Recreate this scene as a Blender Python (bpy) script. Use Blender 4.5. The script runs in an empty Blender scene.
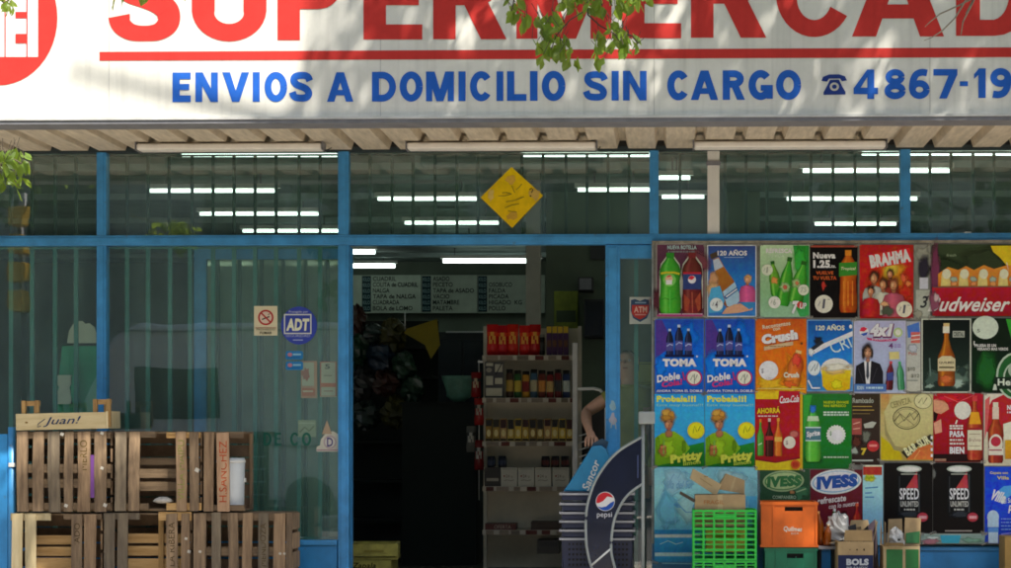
import bpy, math, random
from mathutils import Vector, Matrix
random.seed(11)
R = math.radians
sc = bpy.context.scene
COL = sc.collection

# ------------------------------------------------------------------ camera numbers (photo pixels 1011 x 568)
F, CX, CY, CD, CH = 2000.0, 613.0, 430.0, 13.9, 1.2
YAW = math.atan(57 / 2000)
_s, _c = math.sin(YAW), math.cos(YAW)
def P(px, py, Y=0.0):
    xc, zc = (px - CX) / F, -(py - CY) / F
    dx, dy = xc * _c - _s, xc * _s + _c
    t = (Y + CD) / dy
    return Vector((t * dx, Y, CH + t * zc))
def PX(px, Y=0.0): return P(px, CY, Y).x
def PZ(py, Y=0.0, px=505): return P(px, py, Y).z

# ------------------------------------------------------------------ colours and materials
def lin(c):
    return c / 12.92 if c <= 0.04045 else ((c + 0.055) / 1.055) ** 2.4
def hx(s):
    s = s.lstrip('#')
    if len(s) == 3: s = ''.join(k * 2 for k in s)
    return tuple(lin(int(s[i:i + 2], 16) / 255) for i in (0, 2, 4))
MATS = {}
def mat(name, col, rough=0.6, var=0.15, scale=6.0, bump=0.0, metal=0.0, stretch=(1, 1, 1), spec=0.5,
        col2=None, rand=0.0, bscale=None, coat=0.0, chips=None):
    if name in MATS: return MATS[name]
    if isinstance(col, str): col = hx(col)
    m = bpy.data.materials.new(name); m.use_nodes = True
    nt = m.node_tree; n = nt.nodes; l = nt.links
    b = n['Principled BSDF']
    b.inputs['Roughness'].default_value = rough
    b.inputs['Metallic'].default_value = metal
    b.inputs['Specular IOR Level'].default_value = spec
    if coat: b.inputs['Coat Weight'].default_value = coat
    tc = n.new('ShaderNodeTexCoord'); mp = n.new('ShaderNodeMapping')
    mp.inputs['Scale'].default_value = stretch
    l.new(tc.outputs['Object'], mp.inputs['Vector'])
    nz = n.new('ShaderNodeTexNoise'); nz.inputs['Scale'].default_value = scale
    nz.inputs['Detail'].default_value = 6; nz.inputs['Roughness'].default_value = 0.65
    l.new(mp.outputs[0], nz.inputs['Vector'])
    ramp = n.new('ShaderNodeValToRGB')
    c2 = hx(col2) if isinstance(col2, str) else col2
    lo = c2 if c2 else tuple(v * (1 - var) for v in col)
    hi = col if c2 else tuple(min(0.95, v * (1 + var)) for v in col)
    ramp.color_ramp.elements[0].position = 0.32; ramp.color_ramp.elements[0].color = (*lo, 1)
    ramp.color_ramp.elements[1].position = 0.68; ramp.color_ramp.elements[1].color = (*hi, 1)
    l.new(nz.outputs['Fac'], ramp.inputs[0])
    out = ramp.outputs[0]
    if rand:
        oi = n.new('ShaderNodeObjectInfo'); hs = n.new('ShaderNodeHueSaturation')
        mr = n.new('ShaderNodeMapRange'); mr.inputs[3].default_value = 1 - rand; mr.inputs[4].default_value = 1 + rand
        l.new(oi.outputs['Random'], mr.inputs[0]); l.new(mr.outputs[0], hs.inputs['Value'])
        l.new(out, hs.inputs['Color']); out = hs.outputs[0]
    if chips:   # chipped and dirty paint
        nc = n.new('ShaderNodeTexNoise'); nc.inputs['Scale'].default_value = 17; nc.inputs['Detail'].default_value = 8; nc.inputs['Roughness'].default_value = .75
        l.new(tc.outputs['Object'], nc.inputs['Vector'])
        rc = n.new('ShaderNodeValToRGB'); rc.color_ramp.elements[0].position = .63; rc.color_ramp.elements[0].color = (0, 0, 0, 1); rc.color_ramp.elements[1].position = .69; rc.color_ramp.elements[1].color = (1, 1, 1, 1)
        l.new(nc.outputs['Fac'], rc.inputs[0]); mx = n.new('ShaderNodeMixRGB'); l.new(rc.outputs[0], mx.inputs[0]); l.new(out, mx.inputs[1]); mx.inputs[2].default_value = (*chips, 1); out = mx.outputs[0]
    l.new(out, b.inputs['Base Color'])
    if bump:
        bp = n.new('ShaderNodeBump'); bp.inputs['Strength'].default_value = bump; bp.inputs['Distance'].default_value = 0.01
        if bscale:
            n2 = n.new('ShaderNodeTexNoise'); n2.inputs['Scale'].default_value = bscale; n2.inputs['Detail'].default_value = 5
            l.new(mp.outputs[0], n2.inputs['Vector']); l.new(n2.outputs['Fac'], bp.inputs['Height'])
        else: l.new(nz.outputs['Fac'], bp.inputs['Height'])
        l.new(bp.outputs[0], b.inputs['Normal'])
    MATS[name] = m
    return m
def emis(name, col, strength):
    if name in MATS: return MATS[name]
    m = bpy.data.materials.new(name); m.use_nodes = True
    b = m.node_tree.nodes['Principled BSDF']
    b.inputs['Base Color'].default_value = (0.8, 0.8, 0.8, 1)
    b.inputs['Emission Color'].default_value = (*col, 1); b.inputs['Emission Strength'].default_value = strength
    MATS[name] = m; return m
def glassmat(name, tint, ior=1.9, rough=0.0, gcol=(1, 1, 1)):
    if name in MATS: return MATS[name]
    m = bpy.data.materials.new(name); m.use_nodes = True
    nt = m.node_tree; n = nt.nodes; l = nt.links
    n.remove(n['Principled BSDF'])
    tr = n.new('ShaderNodeBsdfTransparent'); tr.inputs[0].default_value = (*tint, 1)
    gl = n.new('ShaderNodeBsdfGlossy'); gl.inputs['Roughness'].default_value = rough; gl.inputs['Color'].default_value = (*gcol, 1)
    fr = n.new('ShaderNodeFresnel'); ge = n.new('ShaderNodeNewGeometry'); mi_ = n.new('ShaderNodeMapRange')   # a thin pane mirrors alike from both sides
    mi_.inputs[3].default_value = ior; mi_.inputs[4].default_value = 1 / ior
    l.new(ge.outputs['Backfacing'], mi_.inputs[0]); l.new(mi_.outputs[0], fr.inputs[0])
    # film of grime and drips; its teal also paints in a haze of light
    df = n.new('ShaderNodeBsdfDiffuse'); df.inputs[0].default_value = (0.22, 0.42, 0.36, 1)
    tc = n.new('ShaderNodeTexCoord'); mp = n.new('ShaderNodeMapping'); mp.inputs['Scale'].default_value = (3, 3, 0.6)
    nz = n.new('ShaderNodeTexNoise'); nz.inputs['Scale'].default_value = 2.2; nz.inputs['Detail'].default_value = 7
    l.new(tc.outputs['Object'], mp.inputs[0]); l.new(mp.outputs[0], nz.inputs['Vector'])
    mr = n.new('ShaderNodeMapRange'); mr.inputs[1].default_value = 0.3; mr.inputs[2].default_value = 0.8
    mr.inputs[3].default_value = 0.09; mr.inputs[4].default_value = 0.24
    l.new(nz.outputs['Fac'], mr.inputs[0])
    m0 = n.new('ShaderNodeMixShader'); l.new(mr.outputs[0], m0.inputs[0]); l.new(tr.outputs[0], m0.inputs[1]); l.new(df.outputs[0], m0.inputs[2])
    mx = n.new('ShaderNodeMixShader')
    l.new(fr.outputs[0], mx.inputs[0]); l.new(m0.outputs[0], mx.inputs[1]); l.new(gl.outputs[0], mx.inputs[2])
    l.new(mx.outputs[0], n['Material Output'].inputs[0])
    # slightly wavy panes
    bp = n.new('ShaderNodeBump'); bp.inputs['Strength'].default_value = 0.04; bp.inputs['Distance'].default_value = 0.02
    n3 = n.new('ShaderNodeTexNoise'); n3.inputs['Scale'].default_value = 1.6
    l.new(tc.outputs['Object'], n3.inputs['Vector']); l.new(n3.outputs['Fac'], bp.inputs['Height']); l.new(bp.outputs[0], gl.inputs['Normal'])
    MATS[name] = m; return m
def printmat(name, rough=0.42, grime=0.22, coat=0.15, photo=False, soft=False, crease=0.25, streak=0.0):
    """printed paper or paint: colours come from the mesh's Print attribute, wear from noise"""
    if name in MATS: return MATS[name]
    m = bpy.data.materials.new(name); m.use_nodes = True
    nt = m.node_tree; n = nt.nodes; l = nt.links
    b = n['Principled BSDF']; b.inputs['Roughness'].default_value = rough; b.inputs['Coat Weight'].default_value = coat
    b.inputs['Specular IOR Level'].default_value = 0.14
    b.inputs['Coat Roughness'].default_value = 0.25
    at = n.new('ShaderNodeAttribute'); at.attribute_name = 'Print'
    tc = n.new('ShaderNodeTexCoord')
    nz = n.new('ShaderNodeTexNoise'); nz.inputs['Scale'].default_value = 9; nz.inputs['Detail'].default_value = 9; nz.inputs['Roughness'].default_value = 0.7
    l.new(tc.outputs['Object'], nz.inputs['Vector'])
    mr = n.new('ShaderNodeMapRange'); mr.inputs[1].default_value = 0.3; mr.inputs[2].default_value = 0.7
    mr.inputs[3].default_value = 1 - grime; mr.inputs[4].default_value = 1 + grime * 0.6
    l.new(nz.outputs['Fac'], mr.inputs[0])
    hs = n.new('ShaderNodeHueSaturation'); l.new(mr.outputs[0], hs.inputs['Value']); l.new(at.outputs['Color'], hs.inputs['Color'])
    if streak:   # rain streaks that run down the panel
        mpp = n.new('ShaderNodeMapping'); mpp.inputs['Scale'].default_value = (9, 9, .35); l.new(tc.outputs['Object'], mpp.inputs[0])
        ns = n.new('ShaderNodeTexNoise'); ns.inputs['Scale'].default_value = 2.0; ns.inputs['Detail'].default_value = 8; l.new(mpp.outputs[0], ns.inputs['Vector'])
        ms = n.new('ShaderNodeMapRange'); ms.inputs[1].default_value = .5; ms.inputs[2].default_value = .75; ms.inputs[3].default_value = 1.0; ms.inputs[4].default_value = 1 - streak
        l.new(ns.outputs['Fac'], ms.inputs[0]); h3 = n.new('ShaderNodeHueSaturation'); l.new(ms.outputs[0], h3.inputs['Value']); l.new(hs.outputs[0], h3.inputs['Color']); hs = h3
    if photo:
        nf = n.new('ShaderNodeTexNoise'); nf.inputs['Scale'].default_value = 55; nf.inputs['Detail'].default_value = 4
        l.new(tc.outputs['Object'], nf.inputs['Vector'])
        mf = n.new('ShaderNodeMapRange'); mf.inputs[1].default_value = 0.3; mf.inputs[2].default_value = 0.7; mf.inputs[3].default_value = .92; mf.inputs[4].default_value = 1.08
        l.new(nf.outputs['Fac'], mf.inputs[0])
        h2 = n.new('ShaderNodeHueSaturation'); l.new(mf.outputs[0], h2.inputs['Value']); l.new(hs.outputs[0], h2.inputs['Color'])
        nh = n.new('ShaderNodeTexNoise'); nh.inputs['Scale'].default_value = 26; l.new(tc.outputs['Object'], nh.inputs['Vector'])
        mh = n.new('ShaderNodeMapRange'); mh.inputs[1].default_value = .3; mh.inputs[2].default_value = .7; mh.inputs[3].default_value = .49; mh.inputs[4].default_value = .51
        l.new(nh.outputs['Fac'], mh.inputs[0]); l.new(mh.outputs[0], h2.inputs['Hue']); hs = h2
    l.new(hs.outputs[0], b.inputs['Base Color'])
    if soft:
        l.new(at.outputs['Alpha'], b.inputs['Alpha'])
    bp = n.new('ShaderNodeBump'); bp.inputs['Strength'].default_value = crease; bp.inputs['Distance'].default_value = 0.01
    n2 = n.new('ShaderNodeTexNoise'); n2.inputs['Scale'].default_value = 7; n2.inputs['Detail'].default_value = 3
    l.new(tc.outputs['Object'], n2.inputs['Vector']); l.new(n2.outputs['Fac'], bp.inputs['Height']); l.new(bp.outputs[0], b.inputs['Normal'])
    MATS[name] = m; return m

# ------------------------------------------------------------------ objects and tags
def tag(o, label=None, cat=None, group=None, kind=None):
    if label: o['label'] = label
    if cat: o['category'] = cat
    if group: o['group'] = group
    if kind: o['kind'] = kind
    return o
def thing(name, label, cat, loc=(0, 0, 0), group=None):
    o = bpy.data.objects.new(name, None); COL.objects.link(o); o.location = loc; o.empty_display_size = 0.1
    return tag(o, label, cat, group)
def copy_tree(o, parent=None, loc=None):
    c = o.copy(); COL.objects.link(c); c.parent = parent
    if loc is not None: c.location = loc
    for ch in [k for k in bpy.data.objects if k.parent == o]: copy_tree(ch, c)
    return c
ORD = ['leftmost', 'second from the left', 'third from the left', 'fourth from the left', 'fifth from the left',
       'sixth from the left', 'seventh from the left', 'eighth from the left', 'ninth from the left', 'tenth from the left',
       'eleventh from the left', 'twelfth from the left']

class MB:
    """collects shapes, then links them as ONE mesh object"""
    def __init__(s): s.v = []; s.f = []; s.m = []; s.c = []; s.mats = []; s.smooth = []
    def mi(s, m):
        if m not in s.mats: s.mats.append(m)
        return s.mats.index(m)
    def face(s, idx, m, col=None, sm=False):
        s.f.append(idx); s.m.append(s.mi(m)); s.c.append(col); s.smooth.append(sm)
    def box(s, x0, x1, y0, y1, z0, z1, m, col=None, rot=None, about=None):
        k = len(s.v)
        vs = [Vector((x, y, z)) for z in (z0, z1) for y in (y0, y1) for x in (x0, x1)]
        if rot is not None:
            ct = Vector(about) if about is not None else Vector(((x0 + x1) / 2, (y0 + y1) / 2, (z0 + z1) / 2))
            vs = [ct + rot @ (v - ct) for v in vs]
        s.v += vs
        for q in ((0, 2, 3, 1), (4, 5, 7, 6), (0, 1, 5, 4), (2, 6, 7, 3), (0, 4, 6, 2), (1, 3, 7, 5)):
            s.face([k + i for i in q], m, col)
    def quad(s, a, b, c, d, m, col=None):
        k = len(s.v); s.v += [Vector(a), Vector(b), Vector(c), Vector(d)]; s.face([k, k + 1, k + 2, k + 3], m, col)
    def poly(s, pts, m, col=None):
        k = len(s.v); s.v += [Vector(p) for p in pts]; s.face(list(range(k, k + len(pts))), m, col)
    def prism(s, pts, off, m, col=None):
        """polygon pushed along the vector off"""
        off = Vector(off); n = len(pts); k = len(s.v)
        s.v += [Vector(p) for p in pts] + [Vector(p) + off for p in pts]
        s.face(list(range(k, k + n)), m, col); s.face(list(range(k + 2 * n - 1, k + n - 1, -1)), m, col)
        for i in range(n):
            j = (i + 1) % n; s.face([k + i, k + n + i, k + n + j, k + j], m, col)
    def tube(s, pts, rad, m, n=8, col=None, caps=True):
        pts = [Vector(p) for p in pts]; rs = rad if isinstance(rad, (list, tuple)) else [rad] * len(pts)
        rings = []
        up = Vector((0, 0, 1))
        for i, p in enumerate(pts):
            d = (pts[min(i + 1, len(pts) - 1)] - pts[max(i - 1, 0)]).normalized()
            a = d.cross(up)
            if a.length < 0.05: a = d.cross(Vector((1, 0, 0)))
            a.normalize(); b = d.cross(a)
            k = len(s.v); rings.append(k)
            for j in range(n):
                t = 2 * math.pi * j / n
                s.v.append(p + (a * math.cos(t) + b * math.sin(t)) * rs[i])
        for i in range(len(pts) - 1):
            for j in range(n):
                q = (j + 1) % n
                s.face([rings[i] + j, rings[i] + q, rings[i + 1] + q, rings[i + 1] + j], m, col, True)
        if caps:
            s.face([rings[0] + j for j in range(n)][::-1], m, col); s.face([rings[-1] + j for j in range(n)], m, col)
    def lathe(s, c, prof, m, n=14, col=None, sx=1, sy=1):
        """prof: (radius, height) or (radius, height, colour-of-the-band-above)"""
        c = Vector(c); k0 = len(s.v)
        for p in prof:
            for j in range(n):
                t = 2 * math.pi * j / n
                s.v.append(c + Vector((p[0] * math.cos(t) * sx, p[0] * math.sin(t) * sy, p[1])))
        for i in range(len(prof) - 1):
            cc = prof[i][2] if len(prof[i]) > 2 else col
            for j in range(n):
                q = (j + 1) % n
                s.face([k0 + i * n + j, k0 + i * n + q, k0 + (i + 1) * n + q, k0 + (i + 1) * n + j], m, cc, True)
        s.face([k0 + j for j in range(n)][::-1], m, col); s.face([k0 + (len(prof) - 1) * n + j for j in range(n)], m, prof[-1][2] if len(prof[-1]) > 2 else col)
    def build(s, name, parent=None, origin=(0, 0, 0), bevel=0):
        me = bpy.data.meshes.new(name); og = Vector(origin)
        if parent is not None: og = parent_loc(parent)
        me.from_pydata([v - og for v in s.v], [], s.f)
        for m in s.mats: me.materials.append(m)
        me.polygons.foreach_set('material_index', s.m)
        me.polygons.foreach_set('use_smooth', s.smooth)
        if any(c is not None for c in s.c):
            ca = me.color_attributes.new('Print', 'FLOAT_COLOR', 'CORNER')
            buf = []
            for f, c in zip(s.f, s.c):
                if c is None: buf += [0.5, 0.5, 0.5, 1.0] * len(f)
                elif isinstance(c[0], (tuple, list)):
                    for i in range(len(f)): buf += [*c[i % len(c)][:3], c[i % len(c)][3] if len(c[i % len(c)]) > 3 else 1.0]
                else: buf += [*c[:3], 1.0] * len(f)
            ca.data.foreach_set('color', buf)
        me.update()
        o = bpy.data.objects.new(name, me); COL.objects.link(o)
        if parent is not None: o.parent = parent
        else: o.location = og
        if bevel:
            b = o.modifiers.new('bevel', 'BEVEL'); b.width = bevel; b.segments = 2; b.limit_method = 'ANGLE'
        return o
def parent_loc(p):
    v = Vector(p.location)
    while p.parent is not None: p = p.parent; v = v + Vector(p.location)
    return v

# ------------------------------------------------------------------ lettering
TCACHE = {}
def text_geo(s, bold=0.0, shear=0.0):
    key = (s, bold, shear)
    if key not in TCACHE:
        cu = bpy.data.curves.new('lettering', 'FONT'); cu.body = s; cu.offset = bold; cu.shear = shear
        cu.resolution_u = 3; cu.space_character = 1.0 + bold * 1.6
        ob = bpy.data.objects.new('lettering', cu); COL.objects.link(ob)
        dg = bpy.context.evaluated_depsgraph_get(); dg.update()
        me = bpy.data.meshes.new_from_object(ob.evaluated_get(dg))
        vs = [(v.co.x, v.co.y) for v in me.vertices]; fs = [list(p.vertices) for p in me.polygons]
        bpy.data.objects.remove(ob); bpy.data.meshes.remove(me); bpy.data.curves.remove(cu)
        TCACHE[key] = (vs, fs)
    return TCACHE[key]

class Print:
    """flat printing: shapes given in photo pixels, laid on a real plane at distance Y as thin layers"""
    def __init__(s, Y, m, gain=1.0, step=0.0003, to3=None, softm=None):
        s.softm = softm
        s.mb = MB(); s.Y = Y; s.mat = m; s.k = 0; s.gain = gain; s.step = step; s.to3 = to3
    def C(s, c):
        if isinstance(c, str): c = hx(c)
        return tuple(min(0.82, v * s.gain) for v in c)
    def pt(s, x, y, base=False):
        if s.to3: return s.to3(x, y, -s.k * s.step)
        p = P(x, y, s.Y); p.y -= s.k * s.step; return p
    def poly(s, pts, c, c2=None):
        s.k += 1
        if c2 is None: col = s.C(c)
        else:
            ys = [q[1] for q in pts]; y0, y1 = min(ys), max(ys); a, b = s.C(c), s.C(c2)
            col = [tuple(a[i] + (b[i] - a[i]) * (q[1] - y0) / max(1e-6, y1 - y0) for i in range(3)) for q in pts]
        s.mb.poly([s.pt(*q) for q in pts], s.mat, col)
    def r(s, x0, y0, x1, y1, c, c2=None): s.poly([(x0, y0), (x0, y1), (x1, y1), (x1, y0)], c, c2)
    def grad(s, x0, y0, x1, y1, cols):
        n = len(cols) - 1
        for i in range(n):
            s.poly([(x0, y0 + (y1 - y0) * i / n), (x0, y0 + (y1 - y0) * (i + 1) / n), (x1, y0 + (y1 - y0) * (i + 1) / n), (x1, y0 + (y1 - y0) * i / n)], cols[i], cols[i + 1])
            s.k -= 1
        s.k += 1
    def e(s, cx, cy, rx, ry, c, c2=None, n=22, rot=0):
        t = R(rot); pts = []
        for i in range(n):
            a = -2 * math.pi * i / n
            u, v = rx * math.cos(a), ry * math.sin(a)
            pts.append((cx + u * math.cos(t) - v * math.sin(t), cy + u * math.sin(t) + v * math.cos(t)))
        s.poly(pts, c, c2)
    def blob(s, cx, cy, rx, ry, c, rough=0.2, n=14, seed=0):
        rd = random.Random(seed + int(cx * 7 + cy * 13))
        rr = [1 + rd.uniform(-rough, rough) for _ in range(n)]
        def ring(q): return [(cx + rx * q * rr[i] * math.cos(-2 * math.pi * i / n), cy + ry * q * rr[i] * math.sin(-2 * math.pi * i / n)) for i in range(n)]
        if not s.softm: s.poly(ring(1), c); return
        s.k += 1; col = s.C(c); k = len(s.mb.v); a, b2 = ring(.62), ring(1.22)
        s.mb.v += [s.pt(*q) for q in a] + [s.pt(*q) for q in b2]
        s.mb.face(list(range(k, k + n)), s.softm, (*col, 1.0) and [(*col, 1.0)] * n)
        for i in range(n):
            j = (i + 1) % n
            s.mb.face([k + i, k + n + i, k + n + j, k + j], s.softm, [(*col, 1.0), (*col, 0.0), (*col, 0.0), (*col, 1.0)])
    def shade(s, pts, c, k):
        c = s.C(c); return tuple(min(.82, v * k) for v in c)
    def line(s, pts, w, c):
        """a stroke of the given width"""
        s.k += 1; L = []; Rr = []
        for i, q in enumerate(pts):
            a = pts[max(0, i - 1)]; b = pts[min(len(pts) - 1, i + 1)]
            dx, dy = b[0] - a[0], b[1] - a[1]; d = math.hypot(dx, dy) or 1
            ww = w[i] if isinstance(w, (list, tuple)) else w
            nx, ny = -dy / d * ww / 2, dx / d * ww / 2
            L.append((q[0] + nx, q[1] + ny)); Rr.append((q[0] - nx, q[1] - ny))
        col = s.C(c)
        for i in range(len(pts) - 1):
            s.mb.quad(s.pt(*L[i]), s.pt(*L[i + 1]), s.pt(*Rr[i + 1]), s.pt(*Rr[i]), s.mat, col)
    def t(s, txt, x0, y0, x1, y1, c, bold=0.03, shear=0.0, rot=0, skew=0):
        vs, fs = text_geo(txt, bold, shear)
        if not vs: return
        s.k += 1
        ax, bx = min(v[0] for v in vs), max(v[0] for v in vs); ay, by = min(v[1] for v in vs), max(v[1] for v in vs)
        cx, cy = (x0 + x1) / 2, (y0 + y1) / 2; ca, sa = math.cos(R(rot)), math.sin(R(rot))
        k = len(s.mb.v); col = s.C(c)
        for v in vs:
            x = x0 + (v[0] - ax) / (bx - ax) * (x1 - x0) - cx; y = y1 - (v[1] - ay) / (by - ay) * (y1 - y0) - cy
            y += x * skew
            s.mb.v.append(s.pt(cx + x * ca - y * sa, cy + x * sa + y * ca))
        for f in fs: s.mb.face([k + i for i in f], s.mat, col)
    def bottle(s, cx, y0, y1, w, body, cap='#d8d8d8', label=None, hi=None, tilt=0, neck=0.34, pet=False, lab=(0.42, 0.68), liquid=None):
        h = y1 - y0; ca, sa = math.cos(R(tilt)), math.sin(R(tilt)); my = (y0 + y1) / 2
        def q(u, v):
            x, y = u * w / 2, y0 + v * h - my
            return (cx + x * ca - y * sa, my + x * sa + y * ca)
        nk = 0.3 if pet else 0.28
        kk = neck / .2
        pr = [(nk, 0), (nk, .05 * kk), (.52, .11 * kk), (.8, .175 * kk), (.96, .25 * kk), (1, .25 * kk + .09), (.9, .25 * kk + .2), (.94, .66), (1, .74), (1, .93), (.84, 1.0)] if pet else [(nk, 0.03), (nk, neck * 0.45), (nk + 0.25, neck * 0.75), (0.92, neck), (1, neck + 0.06), (1, 0.62), (0.95, 0.8), (1, 0.95), (0.86, 1.0)]
        s.k += 1; ca_, cb_ = s.C(body), s.C(liquid or body); hi_ = s.C(hi) if hi else None
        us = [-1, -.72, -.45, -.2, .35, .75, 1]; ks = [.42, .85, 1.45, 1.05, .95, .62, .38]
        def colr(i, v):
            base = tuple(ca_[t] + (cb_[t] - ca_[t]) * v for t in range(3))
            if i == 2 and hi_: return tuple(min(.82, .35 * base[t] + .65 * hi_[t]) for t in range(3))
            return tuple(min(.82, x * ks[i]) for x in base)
        for r_ in range(len(pr) - 1):
            for i in range(len(us) - 1):
                (a0, v0), (a1, v1) = pr[r_], pr[r_ + 1]
                s.mb.quad(s.pt(*q(us[i] * a0, v0)), s.pt(*q(us[i] * a1, v1)), s.pt(*q(us[i + 1] * a1, v1)), s.pt(*q(us[i + 1] * a0, v0)), s.mat, [colr(i, v0), colr(i, v1), colr(i + 1, v1), colr(i + 1, v0)])
        s.poly([q(-nk - .06, -0.03), q(-nk - .06, 0.06), q(nk + .06, 0.06), q(nk + .06, -0.03)], cap)
        if label:
            s.poly([q(-1, lab[0]), q(-1, lab[1]), q(1, lab[1]), q(1, lab[0])], label)
        return q
    def person(s, cx, top, h, shirt, hair='#2a1a10', skin='#a06a48'):
        """a small printed half figure, soft like a photograph"""
        w = h * 0.28
        a = s.C(shirt); d = tuple(v * .5 for v in a)
        s.k += 1
        L = [(cx - w, top + h), (cx - w * 1.02, top + h * .62), (cx - w * .8, top + h * .46), (cx - w * .2, top + h * .40)]
        Rt = [(cx + w, top + h), (cx + w * 1.02, top + h * .62), (cx + w * .8, top + h * .46), (cx + w * .2, top + h * .40)]
        for i in range(3):
            m0, m1 = (cx - w * .15, L[i][1]), (cx - w * .15, L[i + 1][1])
            s.mb.quad(s.pt(*L[i]), s.pt(*m0), s.pt(*m1), s.pt(*L[i + 1]), s.mat, [d, a, a, d]); s.mb.quad(s.pt(*m0), s.pt(*Rt[i]), s.pt(*Rt[i + 1]), s.pt(*m1), s.mat, [a, d, d, a])
        s.blob(cx, top + h * .35, w * .2, h * .07, '#7c4c34', .1)
        s.blob(cx + w * .05, top + h * .17, w * .46, h * .165, hair, .18)
        s.blob(cx - w * .02, top + h * .215, w * .30, h * .12, skin, .08)
        s.blob(cx - w * .1, top + h * .20, w * .14, h * .07, '#c08a66', .1)
        s.blob(cx, top + h * .275, w * .12, h * .012, '#8a4a3c', .1)
    def build(s, name, parent=None, origin=(0, 0, 0)): return s.mb.build(name, parent, origin)
# ------------------------------------------------------------------ world, sun, camera
SUN = Vector((0.38, -0.50, 1.0)).normalized()
EXPOSURE = 1.05
w = bpy.data.worlds.new('World'); sc.world = w; w.use_nodes = True
nt = w.node_tree; bg = nt.nodes['Background']
sky = nt.nodes.new('ShaderNodeTexSky'); sky.sky_type = 'NISHITA'; sky.sun_disc = False
elev = math.asin(SUN.z); sky.sun_elevation = elev; sky.sun_rotation = math.atan2(SUN.x, SUN.y)
sky.dust_density = 2.0
nt.links.new(sky.outputs[0], bg.inputs[0]); bg.inputs[1].default_value = 0.15
sl = bpy.data.lights.new('sun', 'SUN'); sl.energy = 4.8; sl.angle = R(0.6); sl.color = (1.0, 0.94, 0.84)
so = bpy.data.objects.new('sun', sl); COL.objects.link(so)
so.rotation_euler = SUN.to_track_quat('Z', 'Y').to_euler(); so.location = (8, -8, 20)
cam = bpy.data.cameras.new('camera'); co = bpy.data.objects.new('camera', cam); COL.objects.link(co)
co.location = (0, -CD, CH); co.rotation_euler = (R(90), 0, YAW)
cam.sensor_fit = 'HORIZONTAL'; cam.sensor_width = 36; cam.lens = F / 1011 * 36
cam.shift_x = (505.5 - CX) / 1011; cam.shift_y = (CY - 284) / 1011
cam.clip_end = 600; cam.clip_start = 0.1
sc.camera = co
sc.render.engine = 'CYCLES'
sc.view_settings.view_transform = 'Standard'; sc.view_settings.look = 'None'
sc.view_settings.exposure = EXPOSURE; sc.view_settings.gamma = 1; sc.view_settings.use_curve_mapping = False
cy = sc.cycles
cy.filter_width = 1.75; cy.max_bounces = 8; cy.diffuse_bounces = 4; cy.glossy_bounces = 4; cy.transmission_bounces = 4; cy.transparent_max_bounces = 16
cy.use_denoising = True; cy.sample_clamp_indirect = 6; cy.caustics_reflective = False; cy.caustics_refractive = False

# ------------------------------------------------------------------ materials of the place
M = {}
M['blue'] = mat('blue paint', '#3f8fc8', 0.42, 0.2, 7, 0.2, chips=(0.10, 0.12, 0.13))
M['blue2'] = mat('blue sheet metal', '#2f88c4', 0.45, 0.22, 4, 0.1, chips=(0.07, 0.13, 0.18))
M['beige'] = mat('beige roofing metal', (0.62, 0.54, 0.42), 0.55, 0.22, 5, 0.1, stretch=(6, .7, 1))
M['grey'] = mat('grey metal trim', (0.20, 0.20, 0.22), 0.45, 0.15, 8)
M['dark'] = mat('dark gap', (0.012, 0.012, 0.012), 0.8)
M['black'] = mat('black plastic', (0.02, 0.02, 0.022), 0.4)
M['white'] = mat('white enamel', (0.72, 0.72, 0.68), 0.4, 0.08)
M['battens'] = mat('aged white batten', (0.88, 0.84, 0.78), 0.45, 0.1, 6)
M['bar'] = mat('security bar paint', (0.045, 0.20, 0.17), 0.5, 0.2)
M['plaster'] = mat('grey plaster', (0.36, 0.36, 0.33), 0.9, 0.2, 3, 0.2)
M['ceil'] = mat('shop ceiling', (0.42, 0.50, 0.48), 0.9, 0.2, 2)
M['shopwall'] = mat('shop wall', (0.17, 0.21, 0.16), 0.8, 0.15, 2)
M['shopfloor'] = mat('dark floor tile', (0.06, 0.06, 0.055), 0.4, 0.3, 3)
M['pave'] = mat('pavement slabs', (0.46, 0.41, 0.34), 0.85, 0.2, 5, 0.3)
M['asphalt'] = mat('asphalt', (0.07, 0.068, 0.066), 0.9, 0.25, 8, 0.4)
M['kerb'] = mat('kerb stone', (0.32, 0.31, 0.29), 0.85, 0.2, 6, 0.3)
M['glass'] = glassmat('shop glass', (0.86, 0.97, 0.92), 2.15)
M['bark'] = mat('bark', (0.09, 0.07, 0.05), 0.9, 0.4, 12, 0.6)
M['tube'] = mat('grey white tube', (0.30, 0.33, 0.32), .4, .1, 8)
M['chrome'] = mat('pale steel tube', (0.62, 0.62, 0.60), 0.35, 0.08, 10, metal=0.3)
def leafmat(name, c, tl, mixf=0.45):
    m = bpy.data.materials.new(name); m.use_nodes = True
    n = m.node_tree.nodes; l = m.node_tree.links
    b = n['Principled BSDF']; b.inputs['Roughness'].default_value = 0.4
    t = n.new('ShaderNodeBsdfTranslucent'); t.inputs[0].default_value = (*tl, 1)
    g = n.new('ShaderNodeNewGeometry'); mr = n.new('ShaderNodeMapRange'); mr.inputs[3].default_value = 0.6; mr.inputs[4].default_value = 1.35
    l.new(g.outputs['Random Per Island'], mr.inputs[0])
    hs = n.new('ShaderNodeHueSaturation'); hs.inputs['Color'].default_value = (*c, 1); l.new(mr.outputs[0], hs.inputs['Value'])
    l.new(hs.outputs[0], b.inputs['Base Color'])
    mx = n.new('ShaderNodeMixShader'); mx.inputs[0].default_value = mixf
    l.new(b.outputs[0], mx.inputs[1]); l.new(t.outputs[0], mx.inputs[2]); l.new(mx.outputs[0], n['Material Output'].inputs[0])
    return m
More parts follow.
